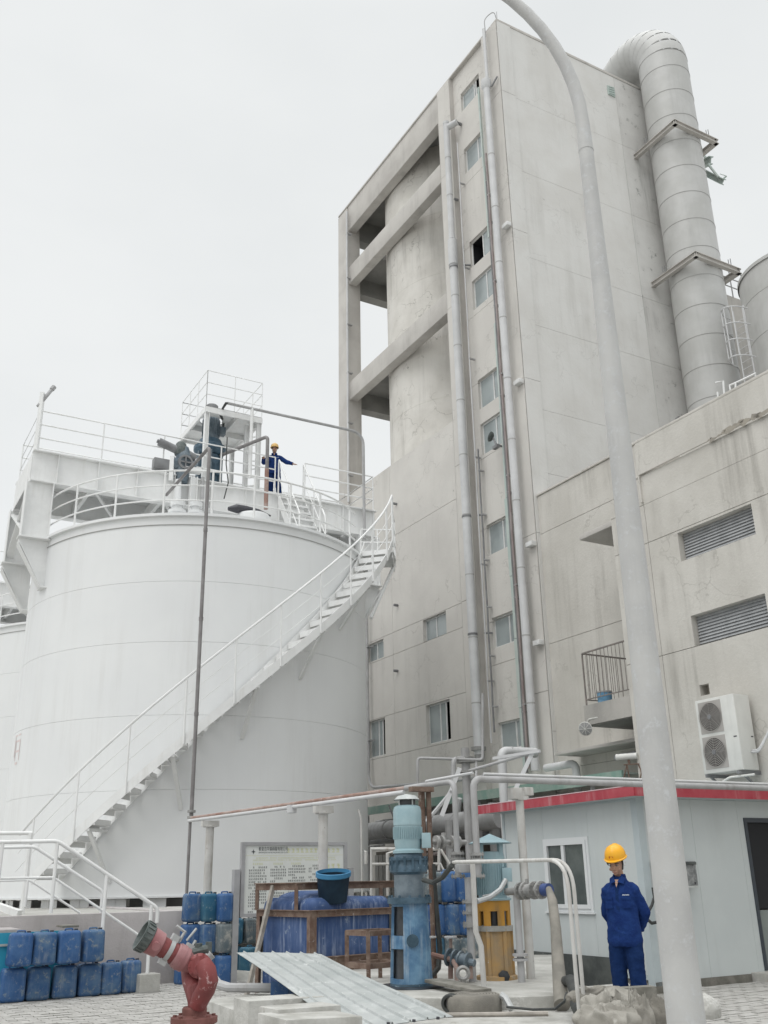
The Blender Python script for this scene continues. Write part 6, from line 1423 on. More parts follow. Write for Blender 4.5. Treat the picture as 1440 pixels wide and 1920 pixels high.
m = MB(); m.lathe(pb, [(31 * kb, hb - .02), (33 * kb, hb - .01), (33 * kb, hb + .045), (30.5 * kb, hb + .05), (29.5 * kb, hb)], 32, BA3); m.build('rim', M['rimb'], t)
# small rusty table frame
c2 = V(690, 1740, 12.7); c2.z = 0; t = thing('rusty_stool', 'small square rusty angle iron stand between the cage and the blue pump', 'stand', c2 + Z * .3)
zt2_ = V(690, 1747, 12.7).z; zl2 = V(690, 1812, 12.7).z
def SF(a, b, z): return Vector((c2.x, c2.y, 0)) + fx * a + fy * b + Z * z
for (a, b) in ((0, 0), (.5, 0), (0, .42), (.5, .42)):
    m = MB(); m.bar(SF(a, b, .3), SF(a, b, zt2_), .06, .05); m.build('leg', M['rust'], t)
for z_ in (zt2_ - .02, zl2):
    for (p, q) in (((0, 0), (.5, 0)), ((0, 0), (0, .42)), ((.5, 0), (.5, .42)), ((0, .42), (.5, .42))):
        m = MB(); m.bar(SF(*p, z_), SF(*q, z_), .05, .06); m.build('rail', M['rust'], t)

# ============================================================ HYDRANT
HH = 5.3; hk = HH / 1940 * .80
hc = V(369, 1800, HH); hx = hc.x; hyy = hc.y
def hz_(y): return V(369, y, HH).z
hd = thing('fire_hydrant', 'red fire monitor hydrant with pink barrel and dark nozzle pointing up left', 'hydrant', Vector((hx, hyy, hz_(1915) - .3)))
m = MB(); m.lathe(Vector((hx, hyy, 0)), [(.05, .0), (.08, hz_(1925)), (51 * hk, hz_(1917)), (51 * hk, hz_(1906)), (30 * hk, hz_(1904)), (27 * hk, hz_(1902)), (27 * hk, hz_(1890)), (24 * hk, hz_(1887)), (0, hz_(1887))], 32)
for j in range(8):
    an = j * .785 + .2; c0 = Vector((hx + 42 * hk * math.cos(an), hyy + 42 * hk * math.sin(an), hz_(1908))); m.tube([c0, c0 + Z * .015], .010, 6)
m.tube([Vector((hx, hyy, -.05)), Vector((hx, hyy, hz_(1925)))], .075, 14); m.build('base', M['redrust'], hd)
def HP(x, y, dy=0): return V(x, y, HH + dy)
m = MB(); m.tube([HP(370, 1888), HP(369, 1872), HP(366, 1855), HP(357, 1838, .05), HP(354, 1818, .1), HP(362, 1800, .12), HP(374, 1793, .1)], [.043, .046, .045, .041, .038, .036, .034], 18); m.build('rear_bend', M['red'], hd)
m = MB(); m.tube([HP(371, 1886, -.04), HP(376, 1872, -.06), HP(386, 1855, -.08), HP(391, 1838, -.1), HP(388, 1820, -.1), HP(380, 1806, -.08)], [.04, .044, .045, .045, .043, .04], 18); m.build('front_bend', M['red'], hd)
c0 = HP(374, 1811, -.03); ax_ = Vector((.25, -.95, .1)).normalized(); s1 = ax_.cross(Z).normalized(); s2 = ax_.cross(s1)
m = MB(); m.lathe(c0, [(0, -.035), (25 * hk, -.035), (26 * hk, -.01), (26 * hk, .01), (20 * hk, .02), (0, .02)], 28, (s1, s2, ax_))
for j in range(10): q = c0 + (s1 * math.cos(j * .628) + s2 * math.sin(j * .628)) * 23 * hk; m.tube([q, q + ax_ * .02], .006, 6)
m.build('swivel_flange', M['red'], hd)
m = MB(); q0, q1 = HP(382, 1800), HP(395, 1788); m.tube([q0, q1], 12 * hk, 16); m.tube([q1, q1 + (q1 - q0) * .1], 13 * hk, 16); m.build('side_cap', M['alum'], hd)
# barrel: from (358,1805) to (270,1758)
b0, b1 = HP(368, 1812, .02), HP(264, 1752, -.04); bd_ = (b1 - b0); BL = bd_.length; bd_.normalize()
s1 = bd_.cross(Z).normalized(); s2 = s1.cross(bd_)
def BPr(f, r): return (r * hk, BL * f)
m = MB(); m.lathe(b0, [BPr(0, 15), BPr(.1, 21), BPr(.2, 25), BPr(.2, 27), BPr(.36, 27), BPr(.36, 25), BPr(.4, 24)], 28, (s1, s2, bd_)); m.build('barrel_sleeve', M['pink'], hd)
m = MB(); m.lathe(b0, [BPr(.4, 22.5), BPr(.66, 21.5)], 28, (s1, s2, bd_)); m.build('barrel', M['red'], hd)
m = MB(); m.lathe(b0, [BPr(.47, 22.6), BPr(.47, 24.5), BPr(.54, 24.5), BPr(.54, 22.6)], 28, (s1, s2, bd_)); p = b0 + bd_ * BL * .505 + s2 * 26 * hk; m.box(p, .018, .02, .02, (bd_, s1, s2)); p = b0 + bd_ * BL * .505 - s2 * 25 * hk; m.box(p, .018, .02, .015, (bd_, s1, s2)); m.build('hose_clamp', M['alum'], hd)
m = MB(); m.lathe(b0, [BPr(.27, 27.2), BPr(.27, 28.2), BPr(.3, 28.2), BPr(.3, 27.2)], 28, (s1, s2, bd_)); m.build('seam_ring', M['pink'], hd)
m = MB(); m.lathe(b0, [BPr(.64, 21.5), BPr(.66, 27), BPr(.84, 29), BPr(.84, 27)], 28, (s1, s2, bd_)); p = b0 + bd_ * BL * .75 - s1 * 27 * hk; 
q = b0 + bd_ * BL * .76 + (s1 * -.75 * 0 - Y * 27 * hk); m.build('nozzle_collar', M['pink'], hd)
m = MB(); fc = (-Y - bd_ * (-Y).dot(bd_)).normalized(); q = b0 + bd_ * BL * .755 + fc * 27 * hk; m.tube([q, q + fc * .022], .02, 12); m.build('screw_knob', M['pink'], hd)
m = MB(); m.lathe(b0, [BPr(.84, 27), BPr(.85, 31), BPr(1.0, 33), BPr(1.0, 29), BPr(.9, 24), BPr(.9, 0)], 28, (s1, s2, bd_)); 
for j in range(18): d_ = s1 * math.cos(j * .349) + s2 * math.sin(j * .349); m.bar(b0 + bd_ * BL * .87 + d_ * 31.5 * hk, b0 + bd_ * BL * .98 + d_ * 32.8 * hk, .012, .008, d_)
m.build('nozzle', M['nozzle'], hd)
m = MB(); p = b0 + bd_ * BL * .42 + s2 * 26 * hk; m.tube([p, p + s2 * .05, p + s2 * .055 + bd_ * .05], .008, 6); m.tube([p + s2 * .02 - bd_ * .03, p + s2 * .09 - bd_ * .045], .006, 6); p = b0 + bd_ * BL * .2 + s2 * 27 * hk; m.box(p, .03, .02, .015, (bd_, s1, s2)); m.tube([p, p + s2 * .04], .008, 6); m.build('lever', M['alum'], hd)
m = MB(); p = HP(372, 1783); m.tube([p - Vector((.05, 0, .01)), p + Vector((.05, 0, .01))], .022, 10); m.tube([p, p + Z * .035], .018, 10); m.tube([p + Vector((.05, 0, -.02)), p + Vector((.05, 0, .04))], .016, 8); m.build('drain_valve', M['nozzle'], hd)

# ============================================================ PREFAB SHED
E0 = G(1230, 1857, 0)
def SL(a, z, w): return E0 + D1 * a + NF * w + Z * z      # left face: a away from corner, w outward
def SR_(a, z, w): return E0 + D2 * a - D1 * w + Z * z     # right face
HS = 2.62
shd = thing('prefab_shed', 'pale grey panel shed with red roof edge behind the standing worker', 'shed', E0)
LL, LR = 3.4, 4.6
win = (1.22, 2.26, 1.05, 2.07)
wallgrid(shd, M['shed'], SL, [0.10, 1.15, 2.3, LL], [.18, HS], [win], 0, g=.004, rev=.06, gw=.006)
door = (2.26, 3.2, .13, 2.36)
wallgrid(shd, M['shed'], SR_, [0.10, 1.12, 2.14, 3.3, LR], [.1, HS], [door], 0, g=.004, rev=.06, gw=.006)
m = MB(); m.prism([E0 + NF * .012 - D1 * .012, E0 + NF * .012 + D1 * .12, E0 + D1 * .12, E0 + D2 * .12, E0 + D2 * .12 - D1 * .012], Z * HS); m.v = [v + Z * .05 for v in m.v]; m.build('corner_trim', M['shedtrim'], shd)
m = MB(); m.bar(SL(LL, .1, .0), SL(LL, HS, .0), .06, .03, NF); m.build('corner_trim', M['shedtrim'], shd)
m = MB(); m.span(SL, (.12, LL), (.12, .179), (-.02, .012)); m.span(SL, (.12, LL), (HS - .03, HS), (0, .012)); m.build('base_rail', M['shedtrim'], shd)
m = MB(); m.span(SL, (.75, LL + .05), (-.05, .38), (.006, .03)); m.build('black_skirting', M['bottom'], shd)
m = MB(); m.span(SR_, (.0, 1.95), (-.08, .1), (-.1, .012)); m.build('plinth', M['wood'], shd)
m = MB(); m.span(SR_, (1.96, LR), (-.08, .12), (-.1, .25)); m.build('door_step', M['cement'], shd, bev=.01)
m = MB(); m.prism([E0 + NF * .3 - D1 * .3, E0 + NF * .3 + D1 * (LL + .35), E0 + D2 * LR + D1 * (LL + .35), E0 + D2 * LR - D1 * .3], Z * .02); m.v = [v + Z * (HS + .0) for v in m.v]; m.build('roof_sheet', M['shedtrim'], shd)
m = MB(); m.bar(E0 + NF * .31 - D1 * .31 + Z * (HS + .075), E0 + NF * .31 + D1 * (LL + .36) + Z * (HS + .06), .02, .145); m.build('red_fascia', M['fascia'], shd)
m = MB(); m.bar(E0 + NF * .30 - D1 * .31 + Z * (HS + .075), E0 + D2 * (LR) - D1 * .31 + Z * (HS + .075), .02, .145); m.build('red_fascia', M['fascia'], shd)
m = MB(); m.bar(E0 + NF * .285 - D1 * .32 + Z * (HS + .152), E0 + NF * .285 + D1 * (LL + .37) + Z * (HS + .137), .08, .012); m.bar(E0 + NF * .22 - D1 * .285 + Z * (HS + .1525), E0 + D2 * LR - D1 * .285 + Z * (HS + .1525), .08, .012); m.build('roof_edge_cap', M['fasciat'], shd)
# window in the left face
f = MB(); a0, a1, z0, z1 = win; t = .05
def wb(x0, x1, y0, y1, d0, d1): f.span(SL, (x0, x1), (y0, y1), (d0, d1))
for (o, th, d1_) in ((.05, .05, .012), (.0, .06, .03)):
    wb(a0 - o, a1 + o, z0 - o, z0 - o + th, -.03, d1_); wb(a0 - o, a1 + o, z1 + o - th, z1 + o, -.03, d1_ + .001); wb(a0 - o, a0 - o + th, z0 - o + th, z1 + o - th, -.03, d1_); wb(a1 + o - th, a1 + o, z0 - o + th, z1 + o - th, -.03, d1_)
am = a0 + (a1 - a0) * .56; wb(am - .035, am + .035, z0 + .06, z1 - .06, -.02, .022)
w_ = f.build('window', M['upvc'], shd)
m = MB(); m.span(SL, (a0 - .09, a1 + .09), (z0 - .075, z0 - .052), (0, .04)); m.build('sill', M['upvc'], w_)
for (x0, x1) in ((a0 + .06, am - .035), (am + .035, a1 - .06)): m = MB(); m.span(SL, (x0, x1), (z0 + .06, z1 - .06), (-.02, -.012)); m.build('pane', M['glassd'], w_)
# door in the right face
f = MB(); a0, a1, z0, z1 = door
f.span(SR_, (a0, a0 + .06), (z0, z1), (-.05, .02)); f.span(SR_, (a0 + .06, a1 - .06), (z1 - .07, z1), (-.05, .02)); f.span(SR_, (a1 - .06, a1), (z0, z1), (-.05, .02)); d_o = f.build('door', M['doorf'], shd)
m = MB(); m.span(SR_, (a0 + .06, a1 - .06), (z0 + .02, z0 + .85), (-.035, -.02)); m.build('pane', M['glassdoor'], d_o)
m = MB(); m.span(SR_, (a0 + .06, a1 - .06), (z0 + .87, z1 - .07), (-.035, -.02)); m.build('pane', M['dark'], d_o)
m = MB(); m.span(SR_, (a0 + .3, a0 + .42), (z0 + .95, z1 - .2), (-.019, -.015)); m.build('reflection_strip', M['glassc'], d_o) if False else None
m = MB(); m.prism([E0 + D1 * (LL - .01) + D2 * .02, E0 + D1 * (LL - .01) + D2 * LR, E0 + D1 * (LL - .03) + D2 * LR, E0 + D1 * (LL - .03) + D2 * .02], Z * HS); m.build('back_wall', M['shed'], shd)
m = MB(); m.span(SL, (.05, LL - .05), (.02, .1), (-3.9, -.05)); m.build('floor', M['cement'], shd)
# switch box on the right face, behind the lamp post
t = thing('switch_box', 'weathered grey metal switch box on the shed wall behind the lamp post', 'switch box', SR_(.5, 1.5, .05))
m = MB(); m.span(SR_, (.16, 1.05), (1.36, 1.71), (.012, .03)); m.build('mounting_plate', M['greyplate'], t)
m = MB(); m.span(SR_, (.2, .85), (1.37, 1.66), (.03, .16)); m.build('box', M['greyplate'], t, bev=.012)
m = MB(); m.span(SR_, (.14, .9), (1.662, 1.70), (.031, .19)); m.build('lid', M['bottom'], t); m = MB(); m.span(SR_, (.15, .9), (1.34, 1.368), (.031, .18)); m.build('tray', M['galv'], t)
for z_ in (1.40, 1.67): m = MB(); m.tube([SR_(.98, z_, .03), SR_(.98, z_, .045)], .02, 8); m.build('bolt', M['cap'], t)
m = MB(); q = [PL(x, y, E0 - D1 * .14, D1) for x, y in [(1224, 1664), (1227, 1682), (1222, 1698), (1214, 1712), (1214, 1724), (1222, 1731), (1233, 1729)]]; m.tube(q, .021, 10); m.build('cable', M['rubber'], t)

# ============================================================ LAMP POST
LH = 5.9
lp = thing('lamp_post', 'tall galvanised street lamp post with curved arm in the near foreground', 'lamp post', Vector((0, 0, 0)))
base = V(1262, 1700, LH); lp.location = Vector((base.x, base.y, 0))
bz_ = lambda y: V(1150, y, LH).z
zc1 = V(1109, 230, LH).z
kp = LH / 1940
P_ = [Vector((base.x, base.y, z)) for z in [-.1, 0, 1, 2, 3, 4, 5, zc1 - .8, zc1 - .1]]
rad = [.108, .106, .099, .090, .082, .074, .066, .056, .051]
# arm sweeps up and to the left in a plane facing the camera's left
ra = [Vector((base.x, base.y, zc1))]
azl = math.radians(-78); dl = Vector((math.sin(azl), math.cos(azl) * .4, 0)).normalized()
for k in range(1, 15):
    th = R(k * 5.4); Rb = 2.1; ra.append(Vector((base.x, base.y, zc1)) + dl * (Rb * (1 - math.cos(th))) + Z * (Rb * math.sin(th)))
tl = ra[-1] + (ra[-1] - ra[-2]).normalized() * 1.2
m = MB(); m.tube(P_, rad, 32, cap=False); m.build('pole', M['post'], lp)
m = MB(); m.tube([P_[-1]] + ra, [.050] + [.049 - .0006 * i for i in range(len(ra))], 28, cap=False); m.build('arm', M['post'], lp)
m = MB(); m.tube([P_[-1] - Z * .15, P_[-1] - Z * .0], [.054, .0515], 32, cap=False); m.build('joint_sleeve', M['post'], lp)
m = MB(); m.tube([ra[-1], tl], .04, 20); m.build('arm_end', M['post'], lp)
m = MB(); dh = (tl - ra[-1]).normalized(); sdh = dh.cross(Z).normalized(); m.loft([(tl, .05, .05, sdh, Z), (tl + dh * .15, .11, .07, sdh, Z), (tl + dh * .5, .14, .08, sdh, Z), (tl + dh * .75, .07, .04, sdh, Z)], 20); m.build('lamp_head', M['galv'], lp)

# ============================================================ SACKS, BLOCKS, RUBBLE
def sack(c, sx, sy, sz, yaw, name, label, mat, seed=0, fold=.05, rock=False):
    m = MB(); n1, n2 = 96, 48; vs = []
    kx, ky = .55 * math.cos(seed * 2.3), .45 * math.sin(seed * 1.7)      # the point the folds gather towards
    for i in range(n2 + 1):
        th = math.pi * i / n2
        for j in range(n1):
            ph = 2 * math.pi * j / n1; x, y, z = math.sin(th) * math.cos(ph), math.sin(th) * math.sin(ph), math.cos(th)
            e = .8 if rock else .62
            x = math.copysign(abs(x) ** e, x); y = math.copysign(abs(y) ** e, y)
            nv = noise.noise(Vector((x * 1.5 + seed, y * 1.5, z * 1.5)))
            if rock:
                d = fold * 3 * nv + fold * 1.2 * noise.noise(Vector((x * 6 + seed, y * 6, z * 6)))
            else:
                a_ = math.atan2(y - ky, x - kx); r_ = math.hypot(x - kx, y - ky)
                w_ = noise.noise(Vector((x * 1.8 + seed, y * 1.8, seed))) * 1.6
                f1 = (1 - abs(math.sin(a_ * 4.5 + w_ * 1.3 + seed))) ** 2.2 * min(1, r_ * 1.5)
                f2 = (1 - abs(math.sin(a_ * 9 + w_ * 2.6 + r_ * 1.5))) ** 2 * min(1, r_)
                d = .20 * nv + fold * (1.9 * f1 + .9 * f2) - fold * .7
            v = Vector((x * sx * (1 + d * .7), y * sy * (1 + d * .7), z * sz * (1 + d * 2.2)))
            v.z = max(v.z, -sz * .55); vs.append(c + Matrix.Rotation(yaw, 3, 'Z') @ v)
    fs = [(i * n1 + j, i * n1 + (j + 1) % n1, (i + 1) * n1 + (j + 1) % n1, (i + 1) * n1 + j) for i in range(n2) for j in range(n1)]
    m.add(vs, fs); return tag(m.build(name, mat, None, org=c, ang=75), label, 'sack')
s0 = G(1170, 1890, .3)
sack(V(1152, 1888, 9.3), .27, .2, .12, .2, 'canvas_sack', 'plump grey canvas sack on the slab in front of the worker', M['sack'], 1, .10)
sack(V(1135, 1912, 8.6), .24, .16, .09, -.7, 'canvas_sack', 'creased sack slumping down beside the bent rails', M['sack'], 4, .12)
sack(V(1186, 1912, 8.7), .13, .14, .14, .4, 'canvas_sack', 'upright folded sack below the wooden block', M['sack'], 7, .16)
sack(V(1220, 1908, 8.9), .09, .12, .13, 1.2, 'dirty_sack', 'dark stained bunched cloth just left of the lamp post foot', M['hose'], 9, .16)
sack(V(1110, 1868, 9.9), .22, .14, .06, .1, 'canvas_sack', 'flat dark cloth lying behind the plump sack', M['hose'], 12, .12)
m = MB(); p = V(1197, 1870, 9.5); m.box(p, .15, .06, .085, (Vector((.96, .28, 0)), Vector((-.28, .96, 0)), Z)); tag(m.build('wooden_block', M['wood'], None, bev=.008, org=p), 'weathered grey timber block standing on the sacks', 'block')
pad('concrete_slab', [G(1085, 1850, .3), G(1180, 1842, .3), G(1190, 1880, .3), G(1095, 1884, .3)], .05, .3, M['whitewash'], label='pale concrete block behind the sacks at the worker’s feet'.replace('’', ''), cat='slab')
sack(V(1325, 1893, 8.6), .10, .10, .10, .3, 'rubble_lump', 'whitewashed lump of concrete right of the lamp post', M['whitewash'], 15, .04, True)['category'] = 'rubble'
m = MB(); m.tube([V(432, 1838, 16.9) + Vector((math.cos(a) * .2, math.sin(a) * .2, -.02)) for a in (0, 1)], .02, 5)
m = MB(); p = G(440, 1834, .0); m.lathe(p, [(.55, -.05), (.4, .07), (.15, .12), (0, .13)], 18); m.v = [v + Vector((0, 0, .04 * noise.noise(v * 6))) for v in m.v]; tag(m.build('sand_heap', M['cement'], None, org=p), 'small grey heap of cement round the foot of the notice board post', 'heap')
# red print on the tank side near the left edge
p = CY(-70, TKR + .004, 4.55); tn = (CY(-69, TKR, 5) - CY(-71, TKR, 5)).normalized()
m = MB()
for (a, z_, w_, h_) in ((0, 0, .05, .5), (.1, .35, .4, .05), (.1, .1, .4, .05), (.1, -.1, .05, .5), (.45, -.1, .05, .5), (.2, -.2, .2, .06), (0, .5, .5, .04)):
    m.add([p + tn * a + Z * z_, p + tn * (a + w_) + Z * z_, p + tn * (a + w_) + Z * (z_ + h_), p + tn * a + Z * (z_ + h_)], [(0, 1, 2, 3)])
m.v = [TK + (Vector((v.x, v.y, 0)) - Vector((TK.x, TK.y, 0))).normalized() * (TKR + .006) + Z * v.z for v in m.v]
m.build('red_mark', M['redp'], tk)
# ============================================================ PEOPLE
def remesh(mb, name, mat, parent, vox, smooth=2, wr=0.0, wsc=9, seed=0, clipz=None):
    o = mb.build(name, None, None)
    md = o.modifiers.new('r', 'REMESH'); md.mode = 'VOXEL'; md.voxel_size = vox
    sm = o.modifiers.new('s', 'SMOOTH'); sm.iterations = smooth; sm.factor = .6
    bpy.context.view_layer.update()
    me = bpy.data.meshes.new_from_object(o.evaluated_get(bpy.context.evaluated_depsgraph_get()))
    bpy.data.objects.remove(o)
    if wr:
        for v in me.vertices:
            c = v.co; n1 = noise.noise(Vector((c.x * wsc + seed, c.y * wsc, c.z * wsc * 1.6))); n2 = 1 - 2 * abs(noise.noise(Vector((c.x * wsc * .8 + 5, c.y * wsc * .8 + seed, c.z * wsc * 1.9 + c.x * 6))))
            v.co = c + v.normal * (wr * (n1 + .8 * n2))
    me.name = name; me.materials.clear(); me.materials.append(mat)
    for p in me.polygons: p.use_smooth = True
    q = bpy.data.objects.new(name, me); COL.objects.link(q); q.parent = parent; return q
def person(label, pose, helmet_mat, cloth=None, group=None):
    t = thing('person', label, 'person', (0, 0, 0), group)
    cl, cd_ = M['cloth'], M['clothd']
    hd0 = Vector((0, -.012, 1.472)); tilt = pose.get('tilt', 0); turn = pose.get('turn', 0)
    Rh = Matrix.Rotation(turn, 3, 'Z') @ Matrix.Rotation(tilt, 3, 'X')
    def H(x, y, z): return hd0 + Rh @ Vector((x * 1.28, y * 1.14, z * 1.12))
    hx_, hy_, hz_ = Rh @ X, Rh @ Y, Rh @ Z
    # --- body: one continuous surface (head, neck, trunk, arms, legs)
    b = MB()
    b.loft([(H(0, .02, .0), .045, .05, hx_, hy_), (H(0, -.02, .035), .042, .055, hx_, hy_), (H(0, -.022, .06), .058, .072, hx_, hy_), (H(0, -.012, .10), .069, .088, hx_, hy_), (H(0, -.004, .145), .074, .094, hx_, hy_), (H(0, .004, .19), .073, .092, hx_, hy_), (H(0, .008, .225), .06, .075, hx_, hy_), (H(0, .008, .245), .03, .04, hx_, hy_)], 24)
    b.tube([Vector((0, .02, 1.36)), Vector((0, .015, 1.46)), H(0, .01, .05)], [.07, .056, .055], 16)
    b.loft([(H(0, -.085, .115), .012, .012, hx_, hz_), (H(0, -.112, .093), .017, .013, hx_, hz_), (H(0, -.09, .085), .014, .01, hx_, hz_)], 10)       # nose
    b.tube([H(-.045, -.078, .145), H(0, -.094, .148), H(.045, -.078, .145)], .010, 8)                # brow
    for s_ in (-1, 1):
        b.loft([(H(s_ * .076, .012, .088), .008, .014, hz_, hy_), (H(s_ * .084, .016, .118), .009, .022, hz_, hy_), (H(s_ * .078, .012, .14), .007, .012, hz_, hy_)], 10)
        b.tube([H(s_ * .036, -.07, .085), H(s_ * .045, -.055, .075)], .02, 8)
    b.loft([(H(0, -.072, .028), .022, .018, hx_, hy_), (H(0, -.08, .045), .024, .016, hx_, hy_), (H(0, -.088, .062), .024, .012, hx_, hy_)], 12)
    b.loft([(Vector((0, 0, .86)), .14, .10, X, Y), (Vector((0, 0, 1.05)), .135, .095, X, Y), (Vector((0, 0, 1.24)), .14, .10, X, Y), (Vector((0, .005, 1.34)), .09, .065, X, Y), (Vector((0, .01, 1.40)), .06, .05, X, Y)], 20)
    arms = pose['arms']
    for s_, (sh_, el, wr_, hdn) in zip((-1, 1), arms):
        b.tube([sh_ - Z * .02, sh_ * .5 + el * .5, el, el * .5 + wr_ * .5, wr_], [.046, .045, .038, .034, .026], 14)
        d = (hdn - wr_).normalized(); sd = d.cross(Z); sd = sd.normalized() if sd.length > .1 else X; up = sd.cross(d)
        b.loft([(wr_, .026, .018, sd, up), (wr_ + d * .04, .038, .017, sd, up), (wr_ + d * .085, .040, .014, sd, up)], 12)
        for k, (o_, ln) in enumerate(((-.03, .065), (-.01, .075), (.01, .072), (.029, .056))):
            a = wr_ + d * .08 + sd * o_; curl = pose.get('curl', .35); e1 = a + d * ln * .5 - up * ln * curl * .3; e2 = e1 + (d * math.cos(curl) - up * math.sin(curl)) * ln * .5; b.tube([a - d * .02, a, e1, e2], [.009, .009, .0085, .006], 8)
        a = wr_ + d * .025 - sd * s_ * .03; b.tube([a, a + (d * .7 - sd * s_ * .7) * .035, a + (d - sd * s_ * .3).normalized() * .065], [.012, .011, .007], 8)
    for s_, (hp_, kn, an) in zip((-1, 1), pose['legs']):
        b.tube([hp_ + Z * .03, hp_ * .5 + kn * .5, kn, kn * .6 + an * .4, an], [.09, .075, .055, .052, .038], 14)
    remesh(b, 'body', M['skin'] if not pose.get('gloves') else M['skin'], t, .0075, 2)
    # --- trousers
    m = MB(); m.loft([(Vector((0, 0, .99)), .16, .115, X, Y), (Vector((0, 0, .9)), .18, .13, X, Y), (Vector((0, 0, .80)), .18, .125, X, Y), (Vector((0, 0, .755)), .13, .10, X, Y)], 20)
    for s_, (hp_, kn, an) in zip((-1, 1), pose['legs']):
        m.tube([hp_, hp_ * .5 + kn * .5, kn, kn * .5 + an * .5, an + Z * .02], [.108, .102, .09, .086, .082], 18)
    remesh(m, 'trousers', cd_, t, .012, 2, .007, 8, 3)
    for s_, (hp_, kn, an) in zip((-1, 1), pose['legs']):
        m = MB(); ft = an + Vector((s_ * .02, -.15, -.045)); m.loft([(an + Vector((0, .06, -.045)), .035, .04, X, Z), (an + Vector((0, .0, -.035)), .045, .05, X, Z), (an * .5 + ft * .5, .047, .04, X, Z), (ft, .045, .028, X, Z), (ft + Vector((0, -.035, -.005)), .03, .02, X, Z)], 16); m.build('shoe', M['shoe'], t)
    # --- jacket
    m = MB()
    m.loft([(Vector((0, .0, .755)), .185, .14, X, Y), (Vector((0, 0, .80)), .198, .152, X, Y), (Vector((0, -.005, .92)), .194, .152, X, Y), (Vector((0, -.005, 1.05)), .178, .146, X, Y), (Vector((0, -.003, 1.2)), .182, .146, X, Y), (Vector((0, .0, 1.29)), .178, .134, X, Y), (Vector((0, .003, 1.345)), .148, .118, X, Y), (Vector((0, .008, 1.39)), .115, .098, X, Y), (Vector((0, .012, 1.43)), .085, .08, X, Y), (Vector((0, .015, 1.455)), .075, .068, X, Y)], 28)
    for s_, (sh_, el, wr_, hdn) in zip((-1, 1), arms):
        dd = (wr_ - el).normalized()
        m.tube([sh_ + Vector((-s_ * .09, 0, .045)), sh_ + Vector((-s_ * .03, 0, .018)), sh_ * .93 + el * .07, sh_ * .5 + el * .5, el, el * .5 + wr_ * .5, wr_ - dd * .01], [.035, .06, .07, .069, .064, .058, .05], 18)
    remesh(m, 'jacket', cl, t, .010, 2, .012, 6.5, pose.get('seed', 1))
    # collar, placket, pockets, cuffs
    m = MB()
    m.lathe(Vector((0, .012, 1.44)), [(.072, -.01), (.079, .02), (.071, .045), (.064, .045), (.062, 0)], 24, a0=-55, a1=235)
    for s_ in (-1, 1):
        m.prism([Vector((s_ * .045, -.075, 1.47)), Vector((s_ * .095, -.07, 1.44)), Vector((s_ * .085, -.125, 1.385)), Vector((s_ * .012, -.125, 1.405))], Vector((0, .012, .004)))
    m.build('collar', cl, t, bev=.003)
    m = MB(); m.prism([Vector((-.028, -.098, 1.43)), Vector((.028, -.098, 1.43)), Vector((0, -.133, 1.35))], Vector((0, -.006, 0))); m.build('neck_opening', M['skin'], t)
    m = MB(); m.bar(Vector((.0, -.151, .80)), Vector((0, -.150, 1.22)), .035, .008, Y); m.bar(Vector((0, -.150, 1.22)), Vector((.0, -.118, 1.39)), .035, .008, Y); m.build('placket', cd_, t, bev=.002)
    for s_ in (-1, 1):
        m = MB(); m.box(Vector((s_ * .105, -.132, 1.19)), .052, .006, .055, ((X + Y * s_ * .35).normalized(), (Y - X * s_ * .35).normalized(), Z)); m.box(Vector((s_ * .105, -.139, 1.24)), .055, .005, .017, ((X + Y * s_ * .35).normalized(), (Y - X * s_ * .35).normalized(), Z)); m.build('chest_pocket', cl, t, bev=.003)
    m = MB(); rg_ = random.Random(2)
    for k in range(7): m.box(Vector((.07 + k * .011, -.148 + k * .003, 1.272 + (k % 2) * .001)), .0038, .002, .0055, ((X + Y * .35).normalized(), Y, Z))
    m.build('chest_print', M['whitep'], t)
    # --- face details
    for s_ in (-1, 1):
        m = MB(); c = H(s_ * .032, -.0825, .118); m.loft([(c - hx_ * .013, .001, .001, hy_, hz_), (c, .006, .006, hy_, hz_), (c + hx_ * .013, .001, .001, hy_, hz_)], 10); e = m.build('eye', M['eyew'], t)
        m = MB(); m.loft([(c + hy_ * -.0045 - hx_ * .005, .002, .003, hy_, hz_), (c + hy_ * -.005, .003, .0058, hy_, hz_), (c + hy_ * -.0045 + hx_ * .005, .002, .003, hy_, hz_)], 8); m.build('pupil', M['hair'], e)
        m = MB(); m.tube([H(s_ * .016, -.094, .141), H(s_ * .035, -.091, .146), H(s_ * .052, -.078, .141)], .0045, 6); m.tube([H(s_ * .02, -.0885, .1245), H(s_ * .034, -.088, .127), H(s_ * .047, -.08, .124)], .0025, 5); m.build('eyebrow', M['hair'], t)
    m = MB(); m.tube([H(-.022, -.095, .058), H(0, -.102, .06), H(.022, -.095, .058)], [.002, .0055, .002], 8); m.build('mouth', M['lip'], t)
    m = MB(); m.loft([(H(0, .035, .045), .058, .055, hx_, hy_), (H(0, .025, .10), .075, .082, hx_, hy_), (H(0, .018, .16), .079, .09, hx_, hy_), (H(0, .012, .20), .076, .09, hx_, hy_)], 24)
    for s_ in (-1, 1): m.tube([H(s_ * .07, -.035, .17), H(s_ * .073, -.03, .125), H(s_ * .072, -.02, .105)], [.014, .01, .004], 8)
    m.build('hair', M['hair'], t)
    # --- helmet
    m = MB(); c = H(0, .014, .172); prof = [(.132, -.012), (.135, -.002), (.124, .006), (.123, .035), (.112, .075), (.086, .112), (.047, .132), (0, .138)]
    vs = []; n = 40
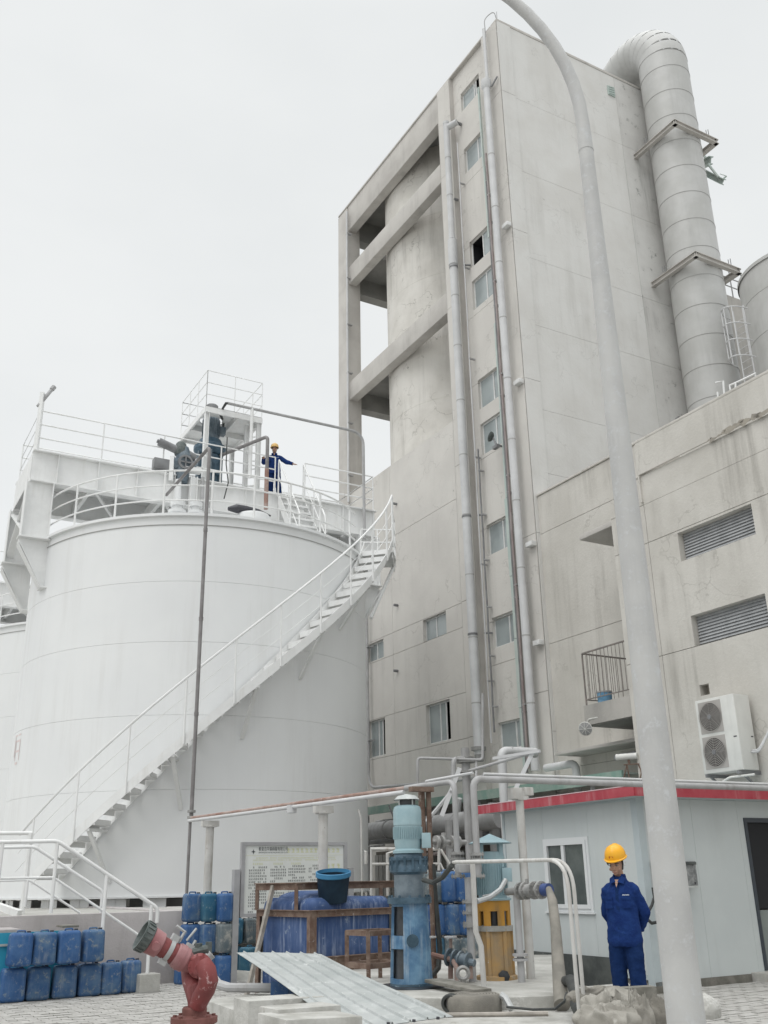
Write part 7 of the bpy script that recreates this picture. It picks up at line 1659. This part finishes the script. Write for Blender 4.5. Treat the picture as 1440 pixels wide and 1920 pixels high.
    for (r_, z_) in prof:
        for j in range(n):
            an = 2 * math.pi * j / n; x, y = r_ * math.cos(an), r_ * 1.14 * math.sin(an)
            if z_ < -.001 and y < 0: y *= 1.0 + .16 * abs(math.sin(an)) ** 3
            if z_ > .02 and abs(x) < .022: z2 = z_ + .007
            else: z2 = z_
            vs.append(c + hx_ * x + hy_ * y + hz_ * z2)
    fs = [(i * n + j, i * n + (j + 1) % n, (i + 1) * n + (j + 1) % n, (i + 1) * n + j) for i in range(len(prof) - 1) for j in range(n)]
    m.add(vs, fs); he = m.build('helmet', helmet_mat, t, ang=50)
    m = MB()
    if pose.get('logo'):
        for (x, z_, w_, h_) in ((-.022, .045, .012, .003), (-.022, .035, .003, .014), (-.014, .035, .003, .014), (-.018, .037, .003, .02), (-.003, .045, .013, .003), (.003, .032, .003, .016), (-.002, .037, .01, .003), (.012, .033, .003, .016), (.016, .045, .01, .003), (.016, .038, .01, .003), (.016, .031, .01, .003)):
            y = -.138 - .0; p = c + hx_ * (x - .0) + hy_ * (-.137) + hz_ * z_; m.box(p, w_ * .8, .002, h_ * .8, (hx_, hy_, hz_))
        m.build('helmet_mark', M['logo'], he)
    return t
VZ = lambda x, y, z: Vector((x, y, z))
# front worker: hands behind the back, head bowed
pose1 = dict(tilt=.30, turn=-.05, seed=4, logo=True, curl=.5,
    arms=[(VZ(-.150, .0, 1.325), VZ(-.212, .09, 1.08), VZ(-.10, .175, .90), VZ(-.02, .19, .86)), (VZ(.150, .0, 1.325), VZ(.232, .10, 1.09), VZ(.13, .18, .91), VZ(.05, .20, .87))],
    legs=[(VZ(-.09, 0, .84), VZ(-.105, -.01, .47), VZ(-.115, .03, .09)), (VZ(.09, 0, .84), VZ(.11, -.02, .47), VZ(.12, .01, .09))])
w1 = person('worker in yellow helmet and blue overalls, head bowed and hands behind back, by the shed', pose1, M['helmet'])
WH = 12.1; p = V(1166, 1700, WH); w1.location = Vector((p.x, p.y, 0.02)); w1.rotation_euler = (0, 0, R(-30)); w1.scale = (.96, .96, 1.03)
# upper worker: one arm on the rail, the other held out
pose2 = dict(tilt=.12, turn=.1, seed=9, curl=.2,
    arms=[(VZ(-.16, .0, 1.33), VZ(-.33, -.02, 1.16), VZ(-.32, -.22, 1.20), VZ(-.31, -.30, 1.21)), (VZ(.16, .0, 1.33), VZ(.38, -.03, 1.17), VZ(.58, -.14, 1.06), VZ(.66, -.17, 1.04))],
    legs=[(VZ(-.09, 0, .84), VZ(-.10, -.02, .47), VZ(-.10, .02, .09)), (VZ(.09, 0, .84), VZ(.13, -.02, .47), VZ(.17, .01, .09))])
w2 = person('worker in pale yellow helmet on the tank bridge with one arm held out', pose2, M['helmet2'])
p = PL(514, 880, B(0, -.72, 0), D1); w2.location = Vector((p.x, p.y, 12.5)); w2.rotation_euler = (0, 0, R(4))
m = MB()
